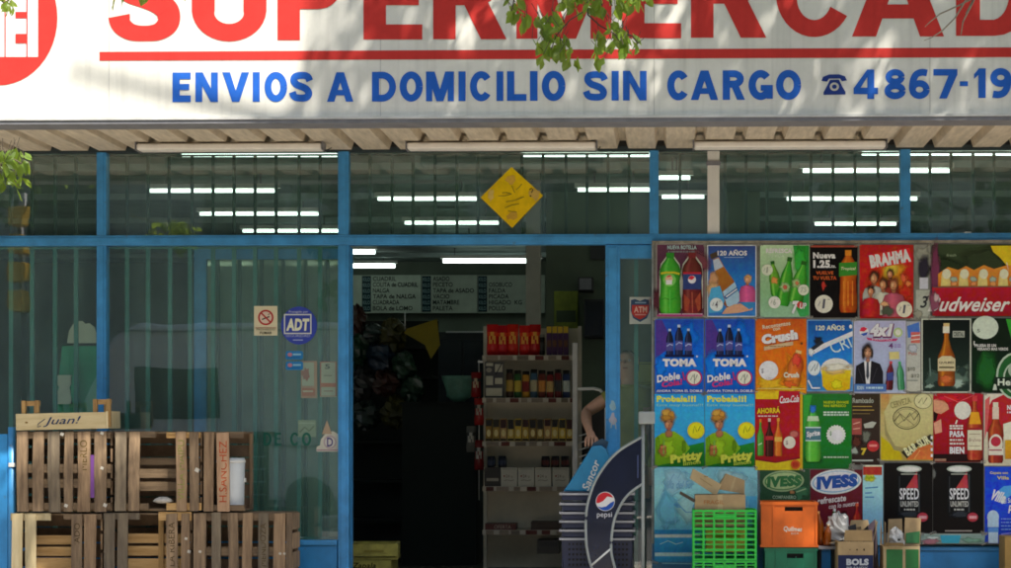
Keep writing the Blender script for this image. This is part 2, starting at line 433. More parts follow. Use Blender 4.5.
M['leaf'] = leafmat('leaf', (0.12, 0.20, 0.025), (0.34, 0.48, 0.05), .55)
M['leaf_dark'] = leafmat('leaf deep green', (0.045, 0.09, 0.02), (0.08, 0.15, 0.02), 0.3)

# ------------------------------------------------------------------ ground, pavements, road
def slab(name, x0, x1, y0, y1, z0, z1, m):
    b = MB(); b.box(x0, x1, y0, y1, z0, z1, m); return tag(b.build(name), kind='structure')
g = MB(); g.quad((-300, -300, -0.15), (300, -300, -0.15), (300, 300, -0.15), (-300, 300, -0.15), mat('city ground', (0.2, 0.19, 0.17), 0.9, 0.2, .3))
tag(g.build('ground'), kind='structure')
slab('pavement', -60, 60, -4.0, -0.02, -0.14, 0.0, M['pave'])
slab('kerb', -60, 60, -4.25, -4.004, -0.14, 0.002, M['kerb'])
r_ = MB(); r_.quad((-60, -13.4, -0.13), (60, -13.4, -0.13), (60, -4.254, -0.13), (-60, -4.254, -0.13), M['asphalt']); tag(r_.build('road'), kind='structure')
slab('pavement', -60, 60, -20, -13.65, -0.14, -0.01, M['pave'])
slab('kerb', -60, 60, -13.646, -13.404, -0.14, -0.008, M['kerb'])
# slab joints of the near pavement
j_ = MB()
for k in range(-30, 30): j_.box(k * .8, k * .8 + .008, -3.99, -0.6, 0.0, 0.002, M['dark'])
for k in range(5): j_.box(-24, 24, -3.9 + k * .8, -3.892 + k * .8, 0.0, 0.0025, M['dark'])
tag(j_.build('pavement'), kind='structure')

# ------------------------------------------------------------------ the shop building
CANZ = 3.15
bld = thing('shop_building', 'plaster shop building that holds the blue framed storefront', 'building', (0, 0, 0))
b = MB(); b.box(-9, 6, -0.02, 13.6, -0.14, 0.0, M['shopfloor']); b.build('shop_floor', bld)
b = MB(); b.box(-9, 6, 0.0, 13.6, 3.52, 3.62, M['ceil'])
for k in range(6): b.box(-9, 6, 1.2 + k * 2.2, 1.35 + k * 2.2, 3.46, 3.52, M['ceil'])
b.build('ceiling', bld)
b = MB(); b.box(-9.2, -9.0, 0.0, 13.6, 0, 3.52, M['shopwall']); b.build('side_wall', bld)
b = MB(); b.box(6.0, 6.2, 0.0, 13.6, 0, 3.52, M['shopwall']); b.build('side_wall', bld)
b = MB(); b.box(-9.2, 6.2, 13.6, 13.8, -0.14, 3.62, M['shopwall']); b.build('back_wall', bld)
b = MB(); b.box(-30, 30, 0.06, 0.36, 3.30, 9.5, M['plaster']); b.box(-30, -9.2, 0.0, 0.36, -0.1, 3.298, M['plaster']); b.box(6.2, 30, 0.0, 0.36, -0.1, 3.298, M['plaster'])
b.build('front_wall', bld)
# whitish pillar inside and the pale post behind the upper right pane
def column(name, label, x0, x1, y0, y1, Y, d, m, z1=None):
    a = P(x0, y1, Y); c = P(x1, y0, Y)
    t = thing(name, label, 'pillar', ((a.x + c.x) / 2, Y + d / 2, a.z))
    b = MB(); b.box(a.x, c.x, Y, Y + d, a.z, z1 or c.z, m); b.build('shaft', t)
    b = MB(); h = (z1 or c.z); b.box(a.x - .008, c.x + .008, Y - .01, Y + d + .01, h - 0.10, h - 0.07, M['grey']); b.build('clamp', t)
    return t
column('pillar', 'whitish square pillar inside the shop between the menu boards and the right wall', 526, 540, 200, 585, 3.6, .14, mat('pillar paint', (0.4, 0.4, 0.34), 0.7, 0.1), z1=3.455)
column('post', 'narrow pale post behind the upper window right of the centre mullion', 707.5, 719.5, 151, 236, -0.03, .025, M['white'])

# ------------------------------------------------------------------ storefront frame and panes
sf = thing('storefront', 'blue painted metal storefront frame with glass panes under the canopy', 'storefront', (0, 0, 0))
def zc(y, Y=0): return PZ(y, Y)
TOPZ, TB, TT = CANZ - .012, PZ(245), PZ(235)     # glass top, transom bottom / top
XL, XR = -6.6, PX(1120)
def vbar(x0, x1, z0, z1, y0=-.045, y1=.045, name='mullion'):
    b = MB(); b.box(PX(x0, y0), PX(x1, y0), y0, y1, z0, z1, M['blue'])
    b.box(PX(x0, y0) + .018, PX(x1, y0) - .018, y0 - .006, y0, z0, z1, M['blue']); return b.build(name, sf, bevel=.004)
for a, c in ((-260, -250), (96.5, 106), (338, 348.5), (649.5, 658.5), (900.5, 910.5), (1100, 1110)): vbar(a, c, TT + .001, TOPZ)
for a, c in ((-260, -250), (96.5, 106), (338, 348.8)): vbar(a, c, 0.0, TB - .001)
b = MB(); b.box(XL, XR, -.05, .05, TB, TT, M['blue']); b.box(XL, XR, -.056, -.05, TB + .015, TT - .015, M['blue']); b.build('transom', sf, bevel=.004)
b = MB(); b.box(XL, XR, -.04, .05, TOPZ, TOPZ + .03, mat('dark top rail', (0.02, 0.035, 0.04), .5)); b.build('top_rail', sf)
SILL = PZ(545)
for a, c in ((-250, 96.5), (106, 338)):
    b = MB(); b.box(PX(a), PX(c), -.03, .03, 0.0, SILL, M['blue2']); b.box(PX(a), PX(c), -.045, .045, SILL, SILL + .035, M['blue']); b.build('kick_panel', sf, bevel=.003)
b = MB(); b.box(PX(655), XR, -.03, .03, 0.0, SILL, M['blue2']); b.box(PX(655), XR, -.045, -.031, SILL - .03, SILL - .004, M['blue']); b.build('kick_panel', sf, bevel=.003)
def pane(x0, x1, z0, z1, Y=0.0, name='glass_pane'):
    b = MB(); b.quad((PX(x0, Y), Y, z0), (PX(x1, Y), Y, z0), (PX(x1, Y), Y, z1), (PX(x0, Y), Y, z1), M['glass']); return b.build(name, sf)
for a, c in ((-250, 96.5), (106, 338), (348.5, 649.5), (658.5, 900.5), (910.5, 1100)): pane(a, c, TT + .002, TOPZ - .001)
for a, c in ((-250, 96.5), (106, 338)): pane(a, c, SILL + .036, TB - .002)
# right hand door leaf
dl = thing('door_leaf', 'blue framed glass door leaf standing right of the dark doorway', 'door', (PX(630), 0, 0))
b = MB(); b.box(PX(605.5, -.03), PX(620, -.03), -.035, .035, 0.02, TB - .004, M['blue']); b.box(PX(608.5), PX(617), -.042, -.035, 0.03, TB - .02, M['blue']); b.build('stile', dl, bevel=.004)
b = MB(); b.box(PX(652, -.03), PX(662, -.03), -.035, .035, 0.02, TB - .004, M['blue']); b.build('stile', dl)
b = MB(); b.box(PX(620, -.03), PX(652, -.03), -.035, .035, PZ(259), TB - .004, M['blue']); b.build('top_rail', dl, bevel=.004)
b = MB(); b.box(PX(620, -.03), PX(652, -.03), -.035, .035, 0.02, .22, M['blue']); b.build('bottom_rail', dl)
b = MB(); Y = .012; b.quad((PX(620), Y, .22), (PX(652), Y, .22), (PX(652), Y, PZ(259)), (PX(620), Y, PZ(259)), M['glass']); b.build('glass_pane', dl)
b = MB(); b.box(PX(634), PX(638), .05, .07, .22, PZ(259), M['bar']); b.build('bar', dl)
pr = Print(-.0425, printmat('worn paint')); pr.blob(613, 405, 2.6, 5, '#8fb0bc', .35); pr.blob(613, 419, 3.6, 5, '#a9a6b0', .35); pr.line([(612, 421), (611, 428)], 1.2, '#9db0b8'); pr.line([(615, 421), (616, 429)], 1.2, '#9db0b8')
pr.build('worn_patch', dl)
# the sliding leaf parked behind the left window
sd = thing('sliding_door', 'blue framed sliding door leaf parked behind the left window glass', 'door', (PX(270), .15, 0))
Y = .13
b = MB(); b.box(PX(194, Y), PX(206, Y), Y, Y + .05, 0.02, PZ(247, Y), M['blue']); b.build('stile', sd)
b = MB(); b.box(PX(338, Y), PX(352, Y), Y, Y + .05, 0.02, PZ(247, Y), M['blue']); b.build('stile', sd)
b = MB(); b.box(PX(206, Y), PX(338, Y), Y, Y + .05, PZ(258.5, Y), PZ(247, Y), M['blue']); b.build('top_rail', sd)
b = MB(); b.box(PX(206, Y), PX(338, Y), Y, Y + .05, 0.02, .2, M['blue']); b.build('bottom_rail', sd)
b = MB(); Yg = Y + .025; b.quad((PX(206, Yg), Yg, .2), (PX(338, Yg), Yg, .2), (PX(338, Yg), Yg, PZ(258.5, Y)), (PX(206, Yg), Yg, PZ(258.5, Y)), glassmat('inner glass', (0.72, 0.82, 0.76), 1.5)); b.build('glass_pane', sd)

# security grilles behind the panes
M['bar_silhouette'] = mat('silhouetted bar paint', (0.015, 0.045, 0.042), 0.5, 0.2)  # bar paint darkened to imitate a silhouette against the lit ceiling
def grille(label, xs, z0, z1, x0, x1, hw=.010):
    bmat = M['bar'] if hw > .011 else M['bar_silhouette']
    t = thing('security_grille', label, 'grille', (PX((x0 + x1) / 2), .08, z0), 'security grilles behind the shop windows')
    for x in xs:
        c = PX(x, .07); b = MB(); b.box(c - hw, c + hw, .065, .085, z0 + .012, z1 - .012, bmat); b.build('bar', t)
    for z in (z0, z1 - .012):
        b = MB(); b.box(PX(x0), PX(x1), .06, .09, z, z + .012, bmat); b.build('rail', t)
U0, U1 = TT + .003, TOPZ - .002
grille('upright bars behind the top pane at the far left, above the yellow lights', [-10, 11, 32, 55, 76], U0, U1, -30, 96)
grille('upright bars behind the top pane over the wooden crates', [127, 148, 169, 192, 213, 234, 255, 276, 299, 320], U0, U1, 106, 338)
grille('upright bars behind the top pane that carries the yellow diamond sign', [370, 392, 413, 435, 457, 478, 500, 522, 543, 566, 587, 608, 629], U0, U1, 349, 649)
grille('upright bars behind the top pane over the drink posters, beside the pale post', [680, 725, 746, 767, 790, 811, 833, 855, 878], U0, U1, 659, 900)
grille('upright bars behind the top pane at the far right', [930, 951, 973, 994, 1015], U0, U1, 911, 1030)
grille('upright bars behind the tall window left of the first blue mullion', [-10, 11, 32, 55, 76], SILL + .04, TB - .003, -30, 96, .014)
grille('upright bars behind the tall window with the round blue sticker', [127, 148, 170, 190, 213, 234, 255, 276, 299, 320], SILL + .04, TB - .003, 106, 338, .014)

# ------------------------------------------------------------------ canopy of corrugated metal
cn = thing('canopy', 'beige corrugated metal canopy roof over the shop windows', 'canopy', (0, -.7, CANZ))
b = MB(); y0, y1 = -1.46, -.046
pitch = .264; prof = []
x = -9.0
while x < 6.2:
    prof += [(x, 0), (x + .186, 0), (x + .204, .055), (x + .246, .055)]; x += pitch
top = .12
k = len(b.v)
for (px_, pz_) in prof: b.v += [Vector((px_, y0, CANZ + pz_)), Vector((px_, y1, CANZ + pz_))]
for i in range(len(prof) - 1): b.face([k + 2 * i, k + 2 * i + 1, k + 2 * i + 3, k + 2 * i + 2], M['beige'])
b.box(-9.0, 6.2, y0, y1, CANZ + .10, CANZ + .14, M['grey'])
b.build('corrugated_sheet', cn)
b = MB(); b.box(-9, 6.2, -.044, .05, CANZ + .02, CANZ + .14, M['dark']); b.build('closing_strip', cn)
for nm, lab, x0, x1 in (('a', 'long unlit lamp batten under the canopy at the left, above the crates', 137, 322), ('b', 'long unlit lamp batten under the canopy above the doorway', 407, 596), ('c', 'long unlit lamp batten under the canopy at the right, above the posters', 694, 886)):
    t = thing('lamp_batten', lab, 'lamp', (PX((x0 + x1) / 2, -.4), -.4, CANZ), 'unlit lamp battens under the canopy')
    X0, X1 = PX(x0, -.45), PX(x1, -.45)
    b = MB(); b.box(X0 + .01, X1 - .01, -.43, -.37, CANZ - .012, CANZ - .002, mat('shadowed batten housing', (0.30, 0.24, 0.17), .6)); b.build('housing', t)  # housing browned to paint in the dark shadow above the diffuser
    b = MB(); b.box(X0, X1, -.475, -.335, CANZ - .056, CANZ - .013, M['battens']); b.build('diffuser', t, bevel=.012)
    for xx in (X0 - .008, X1 + .001):
        b = MB(); b.box(xx, xx + .007, -.48, -.33, CANZ - .06, CANZ - .003, M['grey']); b.build('end_cap', t)
    b = MB(); b.tube([(X1 + .004, -.4, CANZ - .05), (X1 + .012, -.41, CANZ - .06), (X1 + .02, -.2, CANZ - .01)], .004, M['dark'], 5); b.build('cable', t)

# ------------------------------------------------------------------ the big sign
SY = -1.52
sg = thing('shop_sign', 'wide white supermarket sign with red and blue lettering above the canopy', 'sign', (0, SY, PZ(122, SY)))
z0, z1 = PZ(118, SY), 4.75
signwhite = printmat('sign enamel', .5, .07, 0.0, streak=.16)
b = MB(); b.box(-8.6, 5.6, SY, SY + .2, z0, z1, signwhite, (0.77, 0.755, 0.69)); b.build('sign_face', sg)
for xx in (-6.9, -5.2, -3.5, -1.8, -.1, 1.6, 3.3):
    b = MB(); b.box(xx, xx + .004, SY - .0012, SY - .0002, z0 + .002, z1 - .002, mat('sign seam', (0.5, 0.49, 0.46), .6)); b.build('seam', sg)
b = MB(); b.box(-8.6, 5.6, SY - .012, SY + .22, PZ(122.5, SY), z0 - .002, M['grey']); b.box(-8.6, 5.6, SY - .02, SY - .003, z0 - .004, z0 + .012, mat('white edge bead', (0.6, 0.6, 0.58), .5)); b.build('bottom_trim', sg)
b = MB(); b.box(-8.6, 5.6, SY - .012, SY + .22, z1 + .002, z1 + .05, M['grey']); b.build('top_trim', sg)
paint = printmat('sign paint', .5, .10, 0.0, streak=.10)
RED, BLU = '#cc3c37', '#2a64c4'
ld = Print(SY - .0016, paint, 1.0, .0004)
def arc(cx, cy_, rx, ry, a0, a1, n=16):
    return [(cx + rx * math.cos(R(a0 + (a1 - a0) * i / n)), cy_ + ry * math.sin(R(a0 + (a1 - a0) * i / n))) for i in range(n + 1)]
HT = 82
# S : one spine stroke
def spline(pts, n=6):
    o = []
    q = [pts[0]] + list(pts) + [pts[-1]]
    for i in range(1, len(q) - 2):
        for j in range(n):
            t = j / n
            o.append(tuple(.5 * (2 * q[i][k] + (q[i + 1][k] - q[i - 1][k]) * t + (2 * q[i - 1][k] - 5 * q[i][k] + 4 * q[i + 1][k] - q[i + 2][k]) * t * t + (3 * q[i][k] - q[i - 1][k] - 3 * q[i + 1][k] + q[i + 2][k]) * t ** 3) for k in range(len(pts[0]))))
    return o + [tuple(pts[-1])]
def letter_S(x0, x1, bt):
    c = spline([(119, 16, 22), (121.5, 25, 20), (131, 32, 17), (145, 33.6, 15.5), (159, 31.5, 17.5), (168, 23, 22), (167.5, 11, 23), (158, 3, 22), (145, -2, 21), (131, -7.5, 22), (120.5, -16, 22), (121, -27, 21), (131, -35, 17), (145, -37, 15.5), (159, -35, 17), (167, -28, 20), (169, -19, 22)])
    ld.k = 0; ld.line([(x, y) for x, y, w in c], [w for x, y, w in c], RED)
letter_S(107.7, 180.5, 41.3)
def letter_U(x0, x1, bt):
    ld.k = 0
    w = 23; cx = (x0 + x1) / 2; rx = (x1 - x0) / 2 - w / 2; t = bt - HT
    pts = [(x0 + w / 2, t), (x0 + w / 2, bt - 30)] + arc(cx, bt - 30, rx, 30 - 8.5, 180, 0, 18)[1:-1] + [(x1 - w / 2, bt - 30), (x1 - w / 2, t)]
    ws = [w, w] + [w - 5.5 * math.sin(math.pi * (i + 1) / 18) for i in range(17)] + [w, w]
    ld.line(pts, ws, RED)
letter_U(191.8, 266.5, 41.3)
def bowl(x0, x1, t, bb, w=21):
    cyy = (t + bb) / 2; ry = (bb - t) / 2; xm = x1 - ry * .95
    ld.line([(x0, t + 7.5), (xm, t + 7.5)] + arc(xm, cyy, x1 - xm - w / 2, ry - 7.5, -80, 80, 12) + [(xm, bb - 7.5), (x0, bb - 7.5)], [15, 15] + [15 + 6 * math.sin(math.pi * i / 12) for i in range(13)] + [15, 15], RED)
def letter_P(x0, x1, bt):
    ld.k = 0
    t = bt - HT; ld.r(x0, t, x0 + 22.5, bt, RED); bowl(x0 + 20, x1, t, bt - 31)
letter_P(277.5, 342, 40.3)
def letter_E(x0, x1, bt):
    ld.k = 0
    t = bt - HT; ld.r(x0, t, x0 + 22.5, bt, RED)
    ld.r(x0 + 22, bt - 15, x1, bt, RED); ld.r(x0 + 22, t, x1, t + 15, RED); ld.r(x0 + 22, bt - 48.5, x1 - 3.5, bt - 34.3, RED)
letter_E(363.5, 422.3, 39.6)
def letter_R(x0, x1, bt):
    ld.k = 0
    t = bt - HT; ld.r(x0, t, x0 + 22.5, bt, RED); bowl(x0 + 20, x1 - 7, t, bt - 34)
    ld.poly([(x1 - 45, bt - 40), (x1 - 25.5, bt), (x1, bt), (x1 - 21, bt - 42)], RED)
letter_R(433.2, 506.5, 39.3)
def letter_M(x0, x1, bt):
    ld.k = 0
    t = bt - HT; w = 21; ld.r(x0, t, x0 + w, bt, RED); ld.r(x1 - w, t, x1, bt, RED); m = (x0 + x1) / 2
    ld.poly([(x0 + 2, t), (m - 12, bt), (m + 12, bt), (m, bt - 18), (x0 + 26, t)], RED); ld.poly([(x1 - 2, t), (x1 - 26, t), (m, bt - 18), (m - 12, bt), (m + 12, bt)], RED)
letter_M(516.5, 611.5, 38.8)
letter_E(622, 681.2, 38.4)
letter_R(691, 766.3, 37.8)
def letter_C(x0, x1, bt):
    ld.k = 0
    t = bt - HT; w = 21; cx = (x0 + x1) / 2 + 1; rx = (x1 - x0) / 2 - w / 2 + 1
    ld.line(arc(cx, bt - HT / 2, rx, HT / 2 - 8.5, 28, 332, 30), [w - 4 * abs(math.sin(R(28 + 304 * i / 30))) for i in range(31)], RED)
letter_C(776, 850.5, 37.2)
def letter_A(x0, x1, bt):
    ld.k = 0
    t = bt - HT; m = (x0 + x1) / 2
    ld.poly([(x0, bt), (x0 + 24, bt), (m + 7, t), (m - 14, t)], RED); ld.poly([(x1 - 24, bt), (x1, bt), (m + 14, t), (m - 7, t)], RED); ld.r(m - 24, bt - 32, m + 24, bt - 18, RED)
letter_A(852, 944, 36.6)
def letter_D(x0, x1, bt):
    ld.k = 0
    t = bt - HT; ld.r(x0, t, x0 + 24, bt, RED); cyy = bt - HT / 2; xm = x1 - 38
    ld.line([(x0 + 20, t + 8), (xm, t + 8)] + arc(xm, cyy, 38 - 11, HT / 2 - 8, -85, 85, 14) + [(xm, bt - 8), (x0 + 20, bt - 8)], [16, 16] + [16 + 6 * math.sin(math.pi * i / 14) for i in range(15)] + [16, 16], RED)
letter_D(956, 1031, 36.0)
# O beyond the frame edge closes the word
ld.line(arc(1083, 36 - HT / 2, 32, HT / 2 - 8, 0, 360, 32), 20, RED)
lettering = ld.build('red_lettering', sg)
ld = Print(SY - .0016, paint, 1.0, .0004)
ld.poly([(99.5, 52), (99.5, 60.8), (1128, 56.8), (1128, 47)], RED)
ld.build('underline', sg)
bl = Print(SY - .0016, paint, 1.0, .0004)

def glyph(p, ch, x0, y0, x1, y1, col, w=7.2):
    """bold block letters drawn as strokes in a box"""
    p.k = 0; W_, H = x1 - x0, y1 - y0; h = w / 2; v = w * .92; hv = v / 2
    X = lambda u: x0 + u * W_
    Yv = lambda u: y0 + u * H
    if ch == 'I': p.r(x0, y0, x1, y1, col)
    elif ch == '-': p.r(x0, y0, x1, y1, col)
    elif ch in 'EL':
        p.r(x0, y0, x0 + w, y1, col); p.r(x0 + w - .5, y1 - v, x1, y1, col)
        if ch == 'E': p.r(x0 + w - .5, y0, x1, y0 + v, col); p.r(x0 + w - .5, y0 + H * .5 - hv, x1 - W_ * .08, y0 + H * .5 + hv - .6, col)
    elif ch == 'N':
        p.r(x0, y0, x0 + w * .95, y1, col); p.r(x1 - w * .95, y0, x1, y1, col); p.poly([(x0, y0), (x1 - w, y1), (x1, y1), (x0 + w, y0)], col)
    elif ch == 'M':
        p.r(x0, y0, x0 + w * .9, y1, col); p.r(x1 - w * .9, y0, x1, y1, col); m = (x0 + x1) / 2
        p.poly([(x0 + .5, y0), (m - w * .5, y1), (m + w * .5, y1), (x0 + w * 1.25, y0)], col); p.poly([(x1 - w * 1.25, y0), (m - w * .5, y1), (m + w * .5, y1), (x1 - .5, y0)], col)
    elif ch == 'V': m = (x0 + x1) / 2; p.poly([(x0, y0), (m - w * .5, y1), (m + w * .5, y1), (x0 + w * 1.08, y0)], col); p.poly([(x1 - w * 1.08, y0), (m - w * .5, y1), (m + w * .5, y1), (x1, y0)], col)
    elif ch == 'A':
        m = (x0 + x1) / 2; p.poly([(x0, y1), (x0 + w * 1.05, y1), (m + w * .45, y0), (m - w * .55, y0)], col); p.poly([(x1 - w * 1.05, y1), (x1, y1), (m + w * .55, y0), (m - w * .45, y0)], col); p.r(m - W_ * .28, y0 + H * .60, m + W_ * .28, y0 + H * .60 + v * .85, col)
    elif ch == 'O': p.line(arc((x0 + x1) / 2, (y0 + y1) / 2, W_ / 2 - h, H / 2 - hv, 0, 360, 36), w, col)
    elif ch == 'C': p.line(arc((x0 + x1) / 2 + .4, (y0 + y1) / 2, W_ / 2 - h + .2, H / 2 - hv, 38, 322, 30), w, col)
    elif ch == 'G': p.line(arc((x0 + x1) / 2, (y0 + y1) / 2, W_ / 2 - h, H / 2 - hv, 6, 318, 32), w, col); p.r(x0 + W_ * .5, Yv(.5), x1, Yv(.5) + v * .85, col); p.r(x1 - w * .85, Yv(.52), x1, y1 - 1, col)
    elif ch == 'D':
        p.r(x0, y0, x0 + w, y1, col); p.line([(x0 + w - 1, y0 + hv), (X(.42), y0 + hv)] + arc(X(.42), (y0 + y1) / 2, W_ * .58 - h, H / 2 - hv, -80, 80, 14) + [(X(.42), y1 - hv), (x0 + w - 1, y1 - hv)], w * .95, col)
    elif ch == 'R':
        p.r(x0, y0, x0 + w, y1, col); p.line([(x0 + w - 1, y0 + hv), (X(.5), y0 + hv)] + arc(X(.5), Yv(.29), W_ * .46 - h, H * .29 - hv, -80, 80, 10) + [(X(.5), Yv(.58) - hv), (x0 + w - 1, Yv(.58) - hv)], w * .95, col)
        p.poly([(X(.38), Yv(.52)), (x1 - w * 1.1, y1), (x1, y1), (X(.72), Yv(.52))], col)
    elif ch == 'S':
        c = spline([(X(.9), Yv(.30)), (X(.78), Yv(.15)), (X(.5), Yv(.115)), (X(.22), Yv(.16)), (X(.16), Yv(.30)), (X(.3), Yv(.43)), (X(.5), Yv(.49)), (X(.72), Yv(.57)), (X(.85), Yv(.71)), (X(.76), Yv(.85)), (X(.5), Yv(.885)), (X(.2), Yv(.84)), (X(.09), Yv(.68))], 4); p.line(c, w * .97, col)
    elif ch == '4': p.r(X(.56), y0, X(.56) + w, y1, col); p.r(x0, Yv(.62), x1, Yv(.62) + v, col); p.poly([(x0, Yv(.64)), (x0 + w * .9, Yv(.66)), (X(.6), y0 + 6), (X(.56), y0)], col)
    elif ch == '8': p.line(arc((x0 + x1) / 2, Yv(.26), W_ * .46 - h, H * .26 - hv * .9, 0, 360, 24), w * .9, col); p.line(arc((x0 + x1) / 2, Yv(.73), W_ * .5 - h, H * .27 - hv * .9, 0, 360, 24), w * .95, col)
    elif ch in '69':
        f_ = (lambda u, t: (X(u), Yv(t))) if ch == '6' else (lambda u, t: (X(1 - u), Yv(1 - t)))
        c0 = f_(.5, .69); p.line(arc(c0[0], c0[1], W_ * .5 - h, H * .31 - hv * .9, 0, 360, 24), w * .92, col)
        p.line(spline([f_(.86, .13), f_(.62, .105), f_(.36, .17), f_(.21, .36), f_(.16, .6), f_(.17, .72)], 4), w * .95, col)
    elif ch == '7': p.r(x0, y0, x1, y0 + v, col); p.poly([(X(.24), y1), (X(.24) + w * 1.1, y1), (x1, y0 + v * .8), (x1 - w * 1.2, y0 + v * .8)], col)
    elif ch == '1': p.r(X(.38), y0, X(.38) + w, y1, col); p.poly([(x0, Yv(.2)), (x0, Yv(.36)), (X(.42), Yv(.2)), (X(.42), y0)], col)
def word(name, glyphs, y0, y1):
    p = Print(SY - .0016, paint, 1.0, .0004); rd = random.Random(len(glyphs))
    for ch, a, c in glyphs: glyph(p, ch, a, y0 - (a - glyphs[0][1]) * .0045, c, y1 - (a - glyphs[0][1]) * .0045, BLU, 7.1 + rd.uniform(-.2, .3))
    return p.build(name, sg)
word('lettering', [('E', 172.5, 190.8), ('N', 195.4, 218), ('V', 222.3, 249.2), ('I', 252.7, 259.8), ('O', 264.5, 287.2), ('S', 290.4, 312)], 72.6, 102.2)
word('lettering', [('A', 327, 353.4)], 72.4, 101.8)
word('lettering', [('D', 372, 396.2), ('O', 399.6, 422.8), ('M', 426, 454), ('I', 458.5, 465.6), ('C', 469.8, 492), ('I', 496.5, 503.4), ('L', 507, 526.5), ('I', 530, 537.6), ('O', 541.8, 565.4)], 72, 101.6)
word('lettering', [('S', 584, 607.2), ('I', 611.6, 618.8), ('N', 623, 646.6)], 71.2, 100.8)
word('lettering', [('C', 667, 689.2), ('A', 690.8, 718.2), ('R', 722.7, 745), ('G', 748.5, 772.9), ('O', 776, 801)], 70.8, 100.2)
word('lettering', [('4', 853.6, 878), ('8', 884.2, 906), ('6', 909, 930), ('7', 933.4, 957.4)], 69.6, 99)
word('lettering', [('-', 959.8, 968)], 81.4, 86.2)
word('lettering', [('1', 974, 985.6), ('9', 990, 1011.5)], 68.6, 98)
# telephone pictogram
DB = '#2a3f86'
bl.poly([(821.5, 81), (823, 77), (829, 74.6), (839, 74.4), (845, 76.4), (847, 80.6), (842, 81.4), (840, 78.6), (829, 78.8), (827, 81.8)], DB)
bl.poly([(830, 80), (826, 88), (823.5, 92.5), (823.5, 95), (845.5, 94.6), (845.5, 92), (842.5, 87), (839, 79.8)], DB)
bl.e(834.4, 86.8, 4.6, 4.2, '#cfcabb'); bl.e(834.4, 86.8, 2.4, 2.2, DB)
bl.build('telephone_symbol', sg)
lg = Print(SY - .0016, paint, 1.0, .0004)
lg.e(-2, 18, 59.5, 67.5, RED, n=48)
W = (0.9, 0.9, 0.88)
lg.poly([(-46, -28), (-46, 57), (38, 57), (38, -28)], '#f2f0ea')
for xx in (-28, -12, 4.5, 26.4): lg.r(xx, -28, xx + 1.3, 57, RED)
lg.r(15.5, 12, 26.8, 18.5, RED); lg.r(15.5, 34, 26.8, 43.5, RED); lg.r(15.5, -12, 26.8, -5, RED); lg.r(-12, 12, -4, 40, RED)
lg.build('emblem', sg)
# ------------------------------------------------------------------ trees: out of the frame, they shade the sign and hang twigs into view
def leaf(b, p, d, size, m, rd):
    """one pointed leaf hanging along d, folded along its midrib"""
    d = d.normalized(); side = d.cross(Vector((rd.uniform(-1, 1), rd.uniform(-1, 1), rd.uniform(-.3, .3))))
    if side.length < .05: side = d.cross(Vector((1, 0, 0)))
    side.normalize(); nrm = d.cross(side); w_ = size * .32
    t = p + d * size + nrm * size * rd.uniform(-.18, .18); mid = p + d * size * .42
    fold = nrm * size * rd.uniform(.03, .12)
    k = len(b.v)
    b.v += [p, mid + side * w_ + fold, mid - side * w_ + fold, t, p + d * size * .75 + side * w_ * .62 + fold * .7, p + d * size * .75 - side * w_ * .62 + fold * .7, mid]
    b.face([k, k + 1, k + 6], m); b.face([k, k + 6, k + 2], m)
    b.face([k + 1, k + 4, k + 3, k + 6], m); b.face([k + 6, k + 3, k + 5, k + 2], m)
def crown_leaves(b, blobs, n, m, rd, smin=.06, smax=.12, ok=None):
    vols = [a[1][0] * a[1][1] * a[1][2] for a in blobs]; tot = sum(vols)
    for (c, r), v in zip(blobs, vols):
        c = Vector(c); k = int(n * v / tot); ncl = max(6, k // 26)
        for _ in range(ncl):
            while True:
                u = Vector((rd.uniform(-1, 1), rd.uniform(-1, 1), rd.uniform(-1, 1)))
                if .25 < u.length < 1: break
            q = c + Vector((u.x * r[0], u.y * r[1], u.z * r[2]))
            if ok and not ok(q): continue
            for _ in range(26):
                p = q + Vector((rd.gauss(0, .17), rd.gauss(0, .17), rd.gauss(0, .14)))
                if ok and not ok(p): continue
                leaf(b, p, Vector((rd.uniform(-1, 1), rd.uniform(-1, 1), rd.uniform(-1.4, .3))), rd.uniform(smin, smax), m, rd)
def tree(name, label, base, trunk_top, blobs, n, m, rd, ok=None, smin=.06, smax=.12, group=None):
    t = thing(name, label, 'tree', base, group)
    b = MB(); base = Vector(base); tt = Vector(trunk_top)
    pts = [base, base.lerp(tt, .3) + Vector((.05, .03, 0)), base.lerp(tt, .65) + Vector((-.04, .02, 0)), tt]
    b.tube(pts, [.19, .15, .13, .11], M['bark'], 10); b.build('trunk', t)
    b = MB()
    for c, r in blobs:
        c = Vector(c); mid = tt.lerp(c, .5) + Vector((0, 0, .25)); b.tube([tt, mid, c], [.08, .05, .02], M['bark'], 6)
        for _ in range(5):
            e = c + Vector((rd.uniform(-1, 1) * r[0], rd.uniform(-1, 1) * r[1], rd.uniform(-.6, 1) * r[2])) * .8
            b.tube([mid.lerp(c, rd.random()), mid.lerp(e, .6), e], [.03, .018, .008], M['bark'], 5)
    b.build('branch', t)
    b = MB(); crown_leaves(b, blobs, n, m, rd, smin, smax, ok); b.build('crown', t)
    return t
rd = random.Random(5)
def shadow_at(p):
    """where the shadow of p falls on the plane of the sign"""
    q = (p.y - SY) / SUN.y
    return p.x - SUN.x * q, p.z - SUN.z * q
def view_clear(p):
    """above the camera's view of the shop, and out of the sun's way to the bright left end of the sign"""
    d = p.y + CD
    if p.z < CH + (CY + 16) / F * d: return False
    xs, zs = shadow_at(p)
    if xs < -3.95 and 1.5 < zs < 3.0: return False
    if 2.95 < zs < 5.2 and -5.2 < xs < -2.12 + (4.0 - zs) * -.30: return False
    return True
